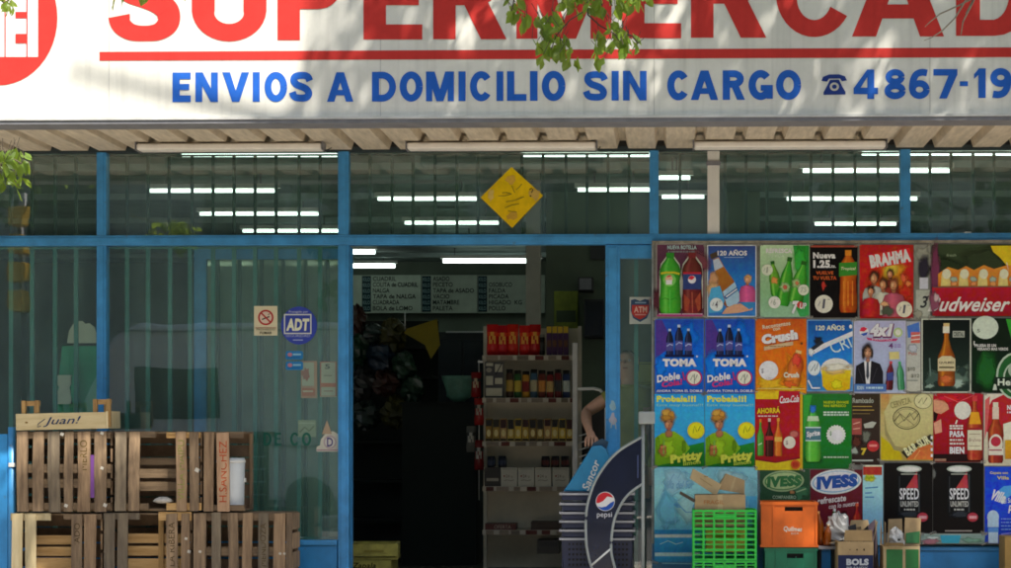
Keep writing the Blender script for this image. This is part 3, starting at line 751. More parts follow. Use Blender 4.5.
def big_tree(name, label, base, top, limbs, vol, n, group=None):
    t = thing(name, label, 'tree', base, group)
    base, top = Vector(base), Vector(top)
    b = MB(); b.tube([base, base.lerp(top, .3) + Vector((.05, .03, 0)), base.lerp(top, .65) + Vector((-.04, .02, 0)), top], [.2, .16, .14, .12], M['bark'], 10); b.build('trunk', t)
    b = MB()
    for e in limbs:
        e = Vector(e); mid = top.lerp(e, .5) + Vector((0, 0, .3)); b.tube([top, mid, e], [.08, .05, .02], M['bark'], 6)
        for _ in range(4):
            q = e + Vector((rd.uniform(-1, 1), rd.uniform(-.6, .6), rd.uniform(-.1, .9)))
            if view_clear(q): b.tube([mid.lerp(e, .6), mid.lerp(q, .6) + Vector((0, 0, .1)), q], [.025, .015, .007], M['bark'], 5)
    b.build('branch', t)
    b = MB(); made = 0; tries = 0
    while made < n and tries < 400000:
        tries += 1
        q = vol(rd)
        if not view_clear(q): continue
        for _ in range(24):
            p = q + Vector((rd.gauss(0, .16), rd.gauss(0, .16), rd.gauss(0, .13)))
            if not view_clear(p): continue
            leaf(b, p, Vector((rd.uniform(-1, 1), rd.uniform(-1, 1), rd.uniform(-1.4, .2))), rd.uniform(.09, .17), M['leaf'], rd); made += 1
    b.build('crown', t)
    return t
def vol_a(rd):
    # an uneven crown that leans over the sign
    while True:
        y = rd.uniform(-6.8, -2.6); xs = rd.uniform(-5.6, 5.4); zs = rd.uniform(.4, 6.4)
        if xs < -2.2 and zs > 2.95: continue
        q = (y - SY) / SUN.y; p = Vector((xs + SUN.x * q, y, zs + SUN.z * q))
        if p.z > 14: continue
        if -1.5 < xs < 0 and 1.1 < zs < 2.3 and rd.random() < .75: continue
        # clearings that let streaks of sun through
        if math.sin(xs * 5.1 + zs * .8) + math.sin(xs * 2.3 - zs * 1.7 + 1.0) > 1.58 : continue
        return p
street_tree = big_tree('street_tree', 'leafy street tree whose twigs hang before the middle of the sign', (3.9, -3.4, 0), (3.7, -3.6, 5.6), [(2.0, -4.0, 8.2), (.4, -4.2, 9.0), (-1.4, -4.6, 9.6), (4.2, -4.4, 10.5), (5.6, -4.4, 9.4), (2.4, -5.4, 11.2), (1.2, -3.2, 6.9), (4.8, -3.2, 6.6), (-.3, -3.2, 6.9)], vol_a, 21000)
def vol_b(rd):
    while True:
        p = Vector((rd.gauss(-6.9, .8), rd.gauss(-3.0, .7), rd.gauss(5.6, .9)))
        return p
left_tree = big_tree('street_tree', 'leafy street tree whose sunlit twig enters at the left edge', (-6.9, -3.2, 0), (-6.8, -3.2, 3.8), [(-6.2, -2.8, 5.4), (-7.4, -3.2, 6.0), (-6.9, -3.6, 6.6)], vol_b, 3500)
# hanging twigs with leaves: stems are given on a plane in front of the sign, at real size
def twig(parent, Y, stems, clusters, n_scale=1.25, size=(.062, .10), seed=1, mat_=None, name='hanging_twig'):
    rd = random.Random(seed); b = MB(); m = mat_ or M['leaf']
    for st in stems:
        pts = [P(x, y, Y + (st[0] if isinstance(st[0], (int, float)) else 0)) for x, y in st[1:]]
        b.tube(pts, [.006 * (1 - .6 * i / len(pts)) for i in range(len(pts))], M['bark'], 5)
    for (cx, cy_, rx, ry, n) in clusters:
        for _ in range(int(n * n_scale)):
            a = rd.uniform(0, 6.283); r = math.sqrt(rd.random())
            p = P(cx + rx * r * math.cos(a), cy_ + ry * r * math.sin(a), Y + rd.uniform(-.16, .16))
            leaf(b, p, Vector((rd.uniform(-.7, .7), rd.uniform(-.5, .5), rd.uniform(-1.2, -.35))), rd.uniform(*size), m, rd)
            if rd.random() < .6: b.tube([p, p + Vector((rd.uniform(-.05, .05), rd.uniform(-.03, .03), rd.uniform(.03, .08)))], .002, M['bark'], 4, caps=False)
    return b.build(name, parent)
twig(street_tree, -2.5, [(0, (575, -90), (580, -30), (586, 10), (570, 20), (556, 36), (549, 56)), (0, (586, -20), (588, 15), (600, 26), (615, 34), (622, 44)), (0, (608, -60), (606, -10), (612, 6)), (0, (520, -60), (515, -5), (511, 14)), (0, (615, 30), (632, 36), (638, 44))],
     [(548, 30, 20, 20, 26), (560, 46, 18, 9, 14), (545, 52, 5, 9, 5), (574, 58, 5, 4, 3), (613, 34, 22, 14, 24), (600, 52, 6, 8, 5), (630, 42, 8, 8, 5), (612, -4, 34, 14, 30), (583, 1, 22, 12, 16), (512, 6, 7, 9, 7), (523, 16, 7, 9, 6), (634, -6, 16, 10, 10)], seed=4)
twig(left_tree, -2.1, [(0, (-60, 140), (-25, 150), (8, 156), (24, 165)), (0, (-10, 152), (4, 168), (16, 182))], [(2, 155, 14, 8, 16), (14, 152, 12, 5, 7), (20, 164, 9, 6, 7), (5, 172, 10, 10, 9), (18, 182, 6, 8, 5), (-16, 160, 16, 16, 18)], size=(.06, .1), seed=8)
twig(left_tree, -2.1, [(0, (-30, -30), (-8, -6), (8, 6))], [(2, -2, 12, 7, 12), (9, 6, 6, 4, 4), (-12, -8, 14, 10, 12)], size=(.05, .08), seed=9)
# bare twigs at the right end of the sign
b = MB(); m = mat('dry twig', (0.30, 0.26, 0.20), .8, .3, 30)
for pts in ([(978, -20), (955, 18), (942, 31), (931, 38), (924, 40.5)], [(985, -8), (960, 5), (940, 14), (930, 22), (925, 27)], [(980, -12), (970, 8), (963, 22), (961, 35)], [(984, -14), (972, 2), (966, 14)], [(975, -30), (968, -6), (958, 0)]):
    b = MB(); b.tube([P(x, y, -2.3 + .03 * i) for i, (x, y) in enumerate(pts)], [.006, .005, .0045, .003, .002][:len(pts)], m, 5); b.build('bare_twig', street_tree)

# ------------------------------------------------------------------ across the street: seen only in the window glass
opp = thing('apartment_building', 'tall grey apartment block across the street', 'building', (-8, -21, 0))
b = MB(); b.box(-22, 4, -30, -20.2, 0, 15, mat('grey render', (0.34, 0.34, 0.31), .9, .2, 1)); b.build('wall', opp)
for zz in (4.5, 7.5, 10.5):
    for xx in range(-20, 3, 3):
        b = MB(); b.box(xx, xx + 1.3, -20.2, -20.14, zz, zz + 1.6, M['black']); b.build('window', opp)
o2 = thing('apartment_building', 'sandy apartment block across the street beside the grey one', 'building', (14, -21, 0))
b = MB(); b.box(4.2, 26, -30, -20.4, 0, 12, mat('sandy render', (0.38, 0.36, 0.31), .9, .2, 1)); b.build('wall', o2)
rd = random.Random(21)
for i, (x, y, lab) in enumerate(((-11.5, -15.2, 'bushy dark tree across the street left of the grey van'), (-4.2, -17.4, 'bushy dark tree across the street behind the grey van'), (4.5, -16.5, 'bushy dark tree across the street facing the posters'))):
    tree('street_tree', lab, (x, y, 0), (x, y, 2.6), [((x, y, 4.6), (2.2, 1.6, 1.5)), ((x + 1.2, y, 6.3), (1.9, 1.5, 1.2)), ((x - 1.4, y, 6.0), (1.7, 1.4, 1.2))], 3000, M['leaf_dark'], rd, None, .14, .26, 'trees across the street')
# grey van parked across the street
van = thing('parked_van', 'tall grey van parked across the street, mirrored in the left window', 'van', (-5.6, -15.0, -.13))
vb = mat('grey van paint', (0.55, 0.56, 0.56), .3, .06, 2, coat=.4); vg = mat('van glass', (0.01, 0.012, 0.014), .08)
x0, x1, yb, yf = -8.45, -2.9, -14.2, -16.1
b = MB(); b.prism([(x0, yb, .2), (x0, yb, 1.3), (x0 + .15, yb, 1.6), (x0 + .55, yb, 2.55), (x0 + .95, yb, 2.72), (x1 - .1, yb, 2.74), (x1, yb, 2.5), (x1, yb, .2)], (0, yf - yb, 0), vb); b.build('body', van, bevel=.06)
for a, c in ((-7.56, -6.36),):
    b = MB(); b.box(a, c, yb, yb + .02, 1.36, 2.08, vg); b.build('window', van, bevel=.009)
b = MB(); b.box(x0 + .3, x1 - .1, yb, yb + .015, .95, 1.0, M['grey']); b.build('side_rail', van)
for a in (x0 + .8, -5.1):
    b = MB(); b.tube([(a, yb + .02, .2), (a, yb - .22, .2)], .34, M['black'], 20); b.build('wheel', van)
b = MB(); b.box(x0 + .6, x1 - .1, yb, yb + .02, 2.60, 2.63, M['grey']); b.build('roof_gutter', van)
# traffic light across the street
tl = thing('traffic_light', 'yellow traffic light across the street, mirrored in the far left window', 'traffic light', (-9.3, -14.6, -.13))
ty = mat('yellow traffic light housing', (0.6, 0.36, 0.03), .5)
b = MB(); b.tube([(-9.3, -14.6, -.13), (-9.3, -14.6, 4.6)], .05, M['grey'], 8); b.build('pole', tl)
for zz in (3.05, 3.45, 3.85, 4.25):
    b = MB(); b.box(-9.42, -9.18, -14.55, -14.3, zz - .14, zz + .14, ty); b.build('lamp_housing', tl, bevel=.02)
# ------------------------------------------------------------------ lamps on the shop ceiling
LAMP = emis('fluorescent glow', (0.80, 1.0, 0.90), 2.2)
LAMPZ = 3.35
tubes = [(182, 337, 155, 'lit ceiling tube nearest the glass over the wooden crates'), (150, 277, 191, 'lit ceiling tube behind the top pane over the crates, second row from the glass'),
         (200, 318, 214, 'lit ceiling tube behind the top pane over the crates, third row from the glass'), (243, 338, 231, 'lit ceiling tube just above the blue transom over the crates'),
         (523, 650, 155, 'lit ceiling tube nearest the glass, right of the yellow diamond sign'), (378, 478, 199, 'lit ceiling tube left of the yellow diamond sign, upper of two'),
         (405, 500, 223, 'lit ceiling tube left of the yellow diamond sign, lower of two'), (578, 650, 190, 'lit ceiling tube right of the yellow diamond sign, partway down the pane'),
         (803, 950, 171, 'lit ceiling tube behind the top pane over the posters, crossing the right mullion'), (787, 917, 199, 'lit ceiling tube over the red poster, middle of the right pane'),
         (815, 896, 224, 'lit ceiling tube just above the blue transom over the posters'), (862, 1016, 153.5, 'lit ceiling tube nearest the glass at the far right'),
         (659, 690, 178, 'short lit ceiling tube left of the pale post, upper of two'), (662, 704, 197, 'short lit ceiling tube left of the pale post, lower of two'),
         (303, 395, 266, 'lit ceiling tube over the left menu board, lower of two'), (443, 540, 261, 'lit ceiling tube over the middle menu board'),
         (428, 482, 243, 'lit ceiling tube seen just under the transom over the doorway'), (345, 375, 252, 'lit ceiling tube over the left menu board, upper of two')]
for x0, x1, y, lab in tubes:
    d = (LAMPZ - CH) * F / (CY - y); Y = d - CD
    a, c = P(x0, y, Y), P(x1, y, Y); rr = .015 if Y < 9 else .026
    t = thing('ceiling_lamp', lab, 'lamp', ((a.x + c.x) / 2, Y, LAMPZ), 'lit fluorescent lamps on the shop ceiling')
    b = MB(); b.tube([(a.x, Y, a.z), (c.x, Y, c.z)], rr, LAMP, 8); b.build('tube', t)
    b = MB(); b.box(a.x - .03, c.x + .03, Y - .03, Y + .03, a.z + rr + .004, a.z + rr + .045, M['battens']); b.build('housing', t)
    b = MB()
    for xx in (a.x + .15, c.x - .15): b.box(xx - .008, xx + .008, Y - .008, Y + .008, a.z + rr + .046, 3.519, M['grey'])
    b.build('hanger', t)

# ------------------------------------------------------------------ menu boards on the back wall
PRI = printmat('interior print', .5, .15, .1)
BY = 13.4
def board(label, x0, x1, strip, lines, x2):
    a, c = P(x0, 313, BY), P(x1, 275, BY)
    t = thing('menu_board', label, 'sign', ((a.x + c.x) / 2, BY, a.z), 'white menu boards on the back wall')
    b = MB(); b.box(a.x, c.x, BY, BY + .04, a.z, c.z, mat('menu board', (0.52, 0.60, 0.49), .5, .1)); b.build('panel', t)
    pr = Print(BY - .002, PRI, 1.0, .0008)
    pr.r(strip, 276, strip + 9, 312, '#14343c')
    for k in range(6): pr.t('0%d' % (k + 1) if False else 'KILO', strip + 1, 277.5 + k * 5.8, strip + 8, 281.2 + k * 5.8, '#8fb5b5', .01)
    for k, ln in enumerate(lines):
        if ln: pr.t(ln, strip + 11, 276.5 + k * 5.9, min(x2, strip + 11 + len(ln) * 3.3), 281 + k * 5.9, '#16241f', .01)
    pr.build('lettering', t)
board('white menu board on the back wall at the left, with handwritten cuts of meat', 349, 421, 362, ['CUADRIL', 'COLITA de CUADRIL', 'NALGA', 'TAPA de NALGA', 'CUADRADA', 'BOLA de LOMO'], 418)
board('white menu board in the middle of the back wall, under the middle lamp', 421.6, 477, 422, ['ASADO', 'PECETO', 'TAPA de ASADO', 'VACIO', 'MATAMBRE', 'PALETA'], 474)
board('white menu board at the right of the back wall, cut by the whitish pillar', 477.6, 545, 478, ['', 'OSOBUCO', 'FALDA', 'PICADA', 'HIGADO  KG', 'POLLO'], 524)

# ------------------------------------------------------------------ goods
GOOD = printmat('packaging', .38, .12, .2)
def hxl(s): return hx(s)
def snack_bag(name, label, x0, x1, y0, y1, Y, c1, c2, c3, cat='snack bag', group=None):
    a, c = P(x0, y1, Y), P(x1, y0, Y); w_, h = c.x - a.x, c.z - a.z
    b = MB(); n, q = 6, 8
    for sd in (-1, 1):
        k = len(b.v)
        for j in range(q + 1):
            for i in range(n + 1):
                u, v = i / n, j / q
                bul = .035 * (math.sin(math.pi * u) ** .6) * (math.sin(math.pi * v) ** .5 if 0 < v < 1 else 0)
                b.v.append(Vector((a.x + w_ * u + .006 * math.sin(v * 9) * (u - .5), Y + .05 + sd * bul, a.z + h * v)))
        for j in range(q):
            for i in range(n):
                v = j / q; u = (i + .5) / n
                col = c1 if (v > .72 or v < .12) else (c2 if abs(u - .5) < .3 and .3 < v < .7 and (i + j) % 3 else (c3 if v > .5 else c1))
                f = [k + j * (n + 1) + i, k + j * (n + 1) + i + 1, k + (j + 1) * (n + 1) + i + 1, k + (j + 1) * (n + 1) + i]
                b.face(f if sd < 0 else f[::-1], GOOD, hx(col), True)
    o = b.build(name, None, (a.x + w_ / 2, Y + .05, a.z)); return tag(o, label, cat, group)
def can(name, label, x0, x1, y0, y1, Y, body, lab_, cap, cat='can', group=None):
    a, c = P(x0, y1, Y), P(x1, y0, Y); r = (c.x - a.x) / 2; h = c.z - a.z
    b = MB(); b.lathe(((a.x + c.x) / 2, Y + .05, a.z), [(r * .9, 0, hx(body)), (r, .01 * 1, hx(body)), (r, h * .22, hx(lab_)), (r, h * .62, hx(body)), (r, h * .82, hx(body)), (r * .92, h * .86, hx(cap)), (r * .92, h * .99, hx(cap)), (r * .85, h, hx(cap))], GOOD, 14)
    o = b.build(name, None, ((a.x + c.x) / 2, Y + .05, a.z)); return tag(o, label, cat, group)
def carton(name, label, x0, x1, y0, y1, Y, c, marks=(), d=.14, cat='box', group=None, side=None):
    a, q = P(x0, y1, Y), P(x1, y0, Y)
    b = MB(); b.box(a.x, q.x, Y, Y + d, a.z, q.z, GOOD, hx(c))
    pr = Print(Y - .0012, GOOD, 1.0, .0005)
    for mk in marks:
        getattr(pr, mk[0])(*mk[1:])
    k = len(b.v); b.v += pr.mb.v
    for f, cc in zip(pr.mb.f, pr.mb.c): b.face([k + i for i in f], GOOD, cc)
    o = b.build(name, None, ((a.x + q.x) / 2, Y + d / 2, a.z)); return tag(o, label, cat, group)

# ------------------------------------------------------------------ the product rack seen through the doorway
RY = 1.75                                  # front edge of the shelves
rk = thing('product_rack', 'beige metal product rack facing the doorway with five shelves', 'shelf', (PX(530, RY), RY + .2, 0))
rm = mat('rack back panel', (0.52, 0.47, 0.35), .6, .12, 5); sm = mat('shelf steel', (0.50, 0.46, 0.36), .45, .12, 6)
X0, X1 = PX(483, RY), PX(576, RY)
b = MB(); b.box(X0, X1, RY + .36, RY + .38, .1, PZ(326, RY), rm); b.build('back_panel', rk)
for xx in (X0 - .028, X1):
    b = MB(); b.box(xx, xx + .028, RY + .33, RY + .40, 0, PZ(324, RY), sm)
    if xx < X0:
        for k in range(26): b.box(xx - .002, xx - .0005, RY + .35, RY + .37, .2 + k * .06, .23 + k * .06, M['dark'])
    b.build('upright', rk)
shelf_y = [355.5, 398, 441.5, 486.5, 530]
for k, y in enumerate(shelf_y):
    z = PZ(y, RY); b = MB(); b.box(X0 + .001, X1 - .001, RY + .004, RY + .358, z - .02, z, sm); b.build('shelf', rk)
    b = MB(); b.box(X0 - .004, X1 + .004, RY - .006, RY + .003, z - .036, z + .002, mat('shelf edge', (0.42, 0.38, 0.30), .45))
    pr = Print(RY - .0072, PRI, 1.0, .0004); rd = random.Random(k)
    x = 486
    while x < 572:
        w_ = rd.uniform(6, 13); pr.r(x, y + .2, x + w_, y + 4.4, rd.choice(['#7c7060', '#5c2a22', '#6a6052', '#86796a', '#4c2018'])); x += w_ + rd.uniform(2, 7)
    k0 = len(b.v); b.v += pr.mb.v
    for f, cc in zip(pr.mb.f, pr.mb.c): b.face([k0 + i for i in f], PRI, cc)
    b.build('price_strip', rk)
b = MB(); b.box(X0, X1, RY + .03, RY + .05, .0, .1, M['dark']); b.build('plinth', rk)
Yg = RY + .05
def S(k): return shelf_y[k] - .3
for i in range(5):
    x = 486.5 + i * 10.2 + (2 if i > 2 else 0)
    snack_bag('snack_bag', 'red and gold snack bag on the top shelf of the rack, ' + ORD[i], x, x + 10.8, 324 + (i % 2), S(0), Yg, ['#c41c1c', '#b81620', '#c42414', '#c41c1c', '#a81818'][i], '#e0a040', '#d84420', group='red snack bags on the top shelf')
can('sauce_bottle', 'small dark bottle on the top shelf between snack bags and purple packs', 539, 544.5, 334, S(0), Yg, '#15120f', '#3a3a34', '#8a8a80', 'bottle')
for i in range(4):
    x = 546.5 + i * 5.6
    carton('candle_pack', 'slim purple and yellow pack on the top shelf, ' + ORD[i], x, x + 5.1, 326 + (i % 2), S(0), Yg, '#3d1c44', [('r', x + .2, 326.5, x + 4.9, 333, '#b89a20'), ('r', x + .6, 340, x + 4.4, 347, '#5a3a20')], .05, 'pack', 'slim packs on the top shelf')
# second shelf
fr = thing('display_frame', 'black and white card display standing on the second shelf of the rack', 'display', P(494, S(1), Yg))
a, c = P(485, S(1), Yg), P(503.5, 362, Yg); b = MB(); b.box(a.x, c.x, Yg, Yg + .03, a.z, c.z, M['black']); b.build('panel', fr)
pr = Print(Yg - .001, PRI, 1.0, .0005)
for q in ((486, 363, 493, 366), (486, 376, 493, 385), (495, 364, 502.5, 372), (495, 378, 502.5, 384), (486, 388, 502, 396)): pr.r(*q, '#b8b4a0')
pr.e(489, 370, 3, 2.4, '#908c80'); pr.line([(495.5, 375), (502, 363)], 1, '#1a1a1a'); pr.build('card', fr)
for i, (bc, lc) in enumerate((('#4a3424', '#b09040'), ('#2c5a28', '#c0aa3c'), ('#c08a28', '#7a2018'), ('#3a5a70', '#b0a884'), ('#6a2a1c', '#d08a3c'), ('#7a1a16', '#c0a060'), ('#6a1616', '#3a3a38'), ('#283a60', '#b0b8b0'))):
    x = 505.5 + i * 8.1; can('jar', 'dark labelled jar on the second shelf of the rack, ' + ORD[i], x, x + 7.5, 369 + (i % 3), S(1), Yg, bc, lc, '#1a1614', 'jar', 'jars on the second shelf')
# third shelf: gold packs
for i in range(12):
    x = 485.5 + i * 7.35; cc = ['#8a6a20', '#a08030', '#b08a50', '#c0a040', '#caa838', '#b89430'][i % 6]; dk = ['#1c1a16', '#2a2618', '#3a1a14'][i % 3]
    carton('gold_pack', 'slim gold and black pack on the third shelf of the rack, ' + ORD[i], x, x + 6.5, 418.5 + (i % 2) * .8, S(2), Yg, cc, [('r', x + .3, 419.5, x + 6.2, 426 + (i * 5) % 4, dk), ('p' if False else 'e', x + 3.2, 433, 2, 3.6, '#d8c88a'), ('r', x + .3, 438.5, x + 6.2, 440.6, '#3a3018')], .06, 'pack', 'gold packs on the third shelf')
# fourth shelf: white boxes with dark tins on top
for i in range(5):
    x = [484.5, 501, 518, 535, 552.5][i]
    carton('white_box', ['dark box with a pale star on the fourth shelf, leftmost', 'white carton on the fourth shelf just right of the dark box', 'white carton on the fourth shelf, second from the dark box', 'white carton on the fourth shelf, third from the dark box', 'white carton at the right end of the fourth shelf'][i], x, x + 16.2, 467.5, S(3), Yg, '#2a2824' if i == 0 else '#b8b4a4',
           [('r', x + 2, 478, x + 14, 481, '#8a8478')] if i == 0 else [('r', x + 1, 468.6, x + 15, 469.4, '#8a8678'), ('t', '24 u', x + 5, 474.5, x + 11.5, 477.5, '#4a3a38', .0), ('e', x + 3.4, 476, .9, .9, '#803028'), ('line', [(x + 3, 480.5), (x + 6, 479.8), (x + 10, 480.6), (x + 13, 479.8)], .5, '#5a5650')], .2, 'box', None if i == 0 else 'white cartons on the fourth shelf')
ztop = 467.3
for i, x in enumerate((486.5, 497.5, 541, 550.5, 560.5)):
    can('dark_tin', ['dark tin on the dark starred box', 'dark tin on the first white carton', 'dark red tin on the third white carton', 'dark red tin between the third and last white carton', 'dark red tin on the last white carton'][i], x, x + 8.6, 456, ztop, Yg + .01, '#141a26' if i < 2 else '#1c1214', '#2a3448' if i < 2 else '#54201c', '#20242a', 'tin', 'dark tins on the white cartons')
# fifth shelf: low red trays
carton('tray', 'low dark red tray of sweets on the bottom shelf of the rack, left', 485, 516, 523.5, S(4), Yg, '#4a1412', [('t', 'OFERTA', 494, 525, 511, 528.6, '#b0a090', .0)], .2, 'tray')
carton('tray', 'low brown tray on the bottom shelf of the rack, right', 531, 567, 521.5, S(4), Yg, '#2e1e14', [], .2, 'tray')
carton('floor_box', 'grey carton on the floor under the product rack', 537, 559, 540, 553.5, RY - .02, '#3a3a36', [('r', 539, 542, 557, 546, '#2a2a2c')], .3, 'box')
bpy.data.objects['floor_box'].location.z += 0
# hanging snack strips at the rack's left
for i, (x, y0, y1, c1, c2) in enumerate(((471, 372, 397, '#7a1618', '#b8a888'), (474, 398, 425, '#8a201c', '#a09888'), (466, 426, 452, '#5a5a54', '#b0aca0'), (474, 440, 470, '#6a1a1c', '#a8a49a'))):
    snack_bag('hanging_bag', ['red snack bag clipped at the rack side, topmost', 'red snack bag clipped at the rack side, second from the top', 'grey shiny snack bag clipped left of the rack, third down', 'dark red snack bag clipped at the rack side, lowest'][i], x, x + 9, y0, y1, RY + .1, c1, c2, '#3a3a34', group='snack bags clipped at the rack side')
b = MB(); b.tube([P(479, 360, RY + .17), P(479, 500, RY + .17)], .004, M['chrome'], 5); b.box(PX(478, RY + .17), PX(483, RY + .17), RY + .16, RY + .18, PZ(362, RY), PZ(360, RY), M['chrome'])
tag(b.build('clip_strip', None, P(479, 500, RY + .17)), 'thin metal clip strip that holds snack bags at the rack side', 'clip strip')

# ------------------------------------------------------------------ white tubular gate right of the rack
GY = 1.2
gt = thing('entry_gate', 'white tubular gate post with a rounded handle right of the product rack', 'gate', (PX(575, GY), GY, 0))
b = MB(); b.box(PX(572.5, GY), PX(577.5, GY), GY - .018, GY + .018, 0.0, PZ(343, GY), mat('gate post', (0.5, 0.5, 0.47), .4)); b.build('post', gt)
b = MB(); b.tube([P(577, 389, GY), P(594, 388.5, GY), P(600, 390, GY), P(604.5, 395, GY), P(606, 404, GY), P(606.5, 470, GY)], .012, M['white'], 8); b.build('handle', gt)
b = MB()
for k in range(5): b.tube([P(578 + k * .3, 436 + k * 7, GY + .02), P(589, 433 + k * 7, GY + .05)], .006, M['chrome'], 6)
b.build('chain', gt)

# ------------------------------------------------------------------ dim things deep in the shop
rw = thing('partition_wall', 'dim greenish wall behind the rack and the door leaf', 'wall', (PX(590, 5), 5.2, 0))
b = MB(); b.box(PX(546, 5), PX(760, 5), 5.0, 5.1, 0, 3.45, mat('greenish wall', (0.10, 0.13, 0.09), .8, .15, 2)); b.build('wall_panel', rw)
b = MB(); b.box(PX(590, 4.9), PX(606, 4.9), 4.97, 4.996, PZ(260, 5), PZ(240, 5), M['black']); b.build('recess', rw)
def slabthing(name, label, cat, x0, x1, y0, y1, Y, d, m, detail):
    a, c = P(x0, y1, Y), P(x1, y0, Y); t = thing(name, label, cat, ((a.x + c.x) / 2, Y, a.z))
    b = MB(); b.box(a.x, c.x, Y, Y + d, a.z, c.z, m); b.build('body', t, bevel=.006)
    for (nm, u0, u1, v0, v1, mm) in detail:
        b = MB(); b.box(a.x + (c.x - a.x) * u0, a.x + (c.x - a.x) * u1, Y - .012, Y - .002, a.z + (c.z - a.z) * v0, a.z + (c.z - a.z) * v1, mm); b.build(nm, t)
    return t
slabthing('wall_speaker', 'small black speaker high on the greenish wall', 'speaker', 578, 593, 277, 291, 4.7, .28, M['black'], [('grille', .1, .9, .1, .9, M['grey'])])
slabthing('monitor', 'black monitor hanging on the greenish wall beside the door leaf', 'monitor', 584, 604, 299, 338, 4.8, .18, M['black'], [('screen', .06, .94, .06, .94, mat('dead screen', (0.01, .01, .012), .15))])
slabthing('wall_poster', 'yellow green poster on the greenish wall behind the rack', 'poster', 554, 578, 291, 330, 4.985, .012, mat('yellow green poster', (0.22, 0.28, 0.03), .6, .3, 6), [('print', .1, .9, .2, .5, mat('dark poster print', (0.04, 0.07, 0.03), .6))])
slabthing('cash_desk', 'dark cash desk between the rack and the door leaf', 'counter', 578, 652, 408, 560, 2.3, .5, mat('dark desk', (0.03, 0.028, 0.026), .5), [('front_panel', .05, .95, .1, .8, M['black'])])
for i, (x0, x1, y0, y1, lab) in enumerate(((622, 635, 374, 407, 'yellow green carton pile left of the door bar, behind the glass'), (638, 653, 362, 382, 'yellow green carton behind the door glass, upper right'), (638, 653, 382.6, 407, 'yellow green carton behind the door glass, lower right'))):
    carton('carton', lab, x0, x1, y0, y1, 2.35, '#8f9a34', [('r', x0 + 1, y0 + 1.5, x1 - 1, y0 + 2.4, '#5a6420')], .25, 'box', 'yellow green cartons behind the door glass')
# left produce wall, nearly black
sh = thing('wall_shelf', 'dark crowded wall shelf at the left of the doorway', 'shelf', (PX(385, 5), 5.2, 0))
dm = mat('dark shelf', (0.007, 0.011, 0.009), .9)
XA, XB = PX(340, 5), PX(432, 5)
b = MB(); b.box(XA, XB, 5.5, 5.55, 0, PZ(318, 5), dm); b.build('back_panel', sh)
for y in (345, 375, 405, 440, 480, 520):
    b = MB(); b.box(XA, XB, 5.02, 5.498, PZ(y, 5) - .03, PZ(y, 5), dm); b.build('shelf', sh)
rd = random.Random(3)
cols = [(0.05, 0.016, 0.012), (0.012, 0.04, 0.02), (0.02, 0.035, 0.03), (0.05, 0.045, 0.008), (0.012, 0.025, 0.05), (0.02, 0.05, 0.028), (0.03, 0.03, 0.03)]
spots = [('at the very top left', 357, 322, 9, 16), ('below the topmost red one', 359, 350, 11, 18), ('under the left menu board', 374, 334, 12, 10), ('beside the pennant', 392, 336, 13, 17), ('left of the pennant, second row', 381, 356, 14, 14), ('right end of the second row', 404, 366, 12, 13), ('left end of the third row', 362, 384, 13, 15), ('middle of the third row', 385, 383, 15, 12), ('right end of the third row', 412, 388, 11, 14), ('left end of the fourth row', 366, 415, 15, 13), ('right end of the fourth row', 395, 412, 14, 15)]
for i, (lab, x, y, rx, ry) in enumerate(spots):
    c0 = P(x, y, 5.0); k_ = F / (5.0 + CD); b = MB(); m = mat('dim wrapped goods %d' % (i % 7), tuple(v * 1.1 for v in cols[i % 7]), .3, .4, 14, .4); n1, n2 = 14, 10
    for j in range(n2 + 1):
        for q_ in range(n1):
            th, ph = 2 * math.pi * q_ / n1, math.pi * j / n2; q = 1 + rd.uniform(-.24, .24)
            b.v.append(c0 + Vector((rx / k_ * q * math.sin(ph) * math.cos(th), .12 * q * math.sin(ph) * math.sin(th), ry / k_ * q * math.cos(ph))))
    for j in range(n2):
        for q_ in range(n1): b.face([j * n1 + q_, j * n1 + (q_ + 1) % n1, (j + 1) * n1 + (q_ + 1) % n1, (j + 1) * n1 + q_], m)
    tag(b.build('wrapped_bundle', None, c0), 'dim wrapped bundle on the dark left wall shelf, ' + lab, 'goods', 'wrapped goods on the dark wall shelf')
bn = thing('hanging_banner', 'dark yellow pennant hanging in the shop left of the rack', 'banner', P(425, 345, 4.7))
b = MB(); b.prism([P(406, 329, 4.7), P(404, 333, 4.7), P(425, 345, 4.7), P(431, 359, 4.7), P(440, 345, 4.7), P(437, 319, 4.7)], (0, .012, 0), mat('yellow cloth', (0.26, 0.20, 0.01), .8, .2, 4)); b.build('cloth', bn)
b = MB(); b.tube([P(405, 312, 4.7), P(405, 331, 4.7)], .006, M['chrome'], 5); b.build('cord', bn)
b = MB()
rd = random.Random(4)
pts = []
a = P(459, 400, 4)
b.lathe(P(459, 402, 4), [(.05, 0), (.11, .05), (.12, .12), (.15, .2), (.16, .235)], mat('teal plastic', (0.10, 0.24, 0.18), .4, .3, 8), 16, None, 1, .7)
tag(b.build('plastic_tub', None, P(459, 402, 4)), 'teal plastic tub left of the product rack in the dim shop', 'tub')
ct = thing('counter', 'dark counter under the teal tub, deep in the doorway', 'counter', (PX(440, 4.3), 4.3, 0))
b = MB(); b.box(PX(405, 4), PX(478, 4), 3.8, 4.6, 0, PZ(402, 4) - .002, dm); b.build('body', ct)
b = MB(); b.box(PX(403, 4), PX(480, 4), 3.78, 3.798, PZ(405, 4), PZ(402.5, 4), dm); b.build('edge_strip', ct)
bc = thing('added_cabinet', 'dark cabinet row with a pale top edge under the menu boards', 'cabinet', (PX(480, 9), 9.4, 0))  # dark mass added to keep the back wall below the boards dim
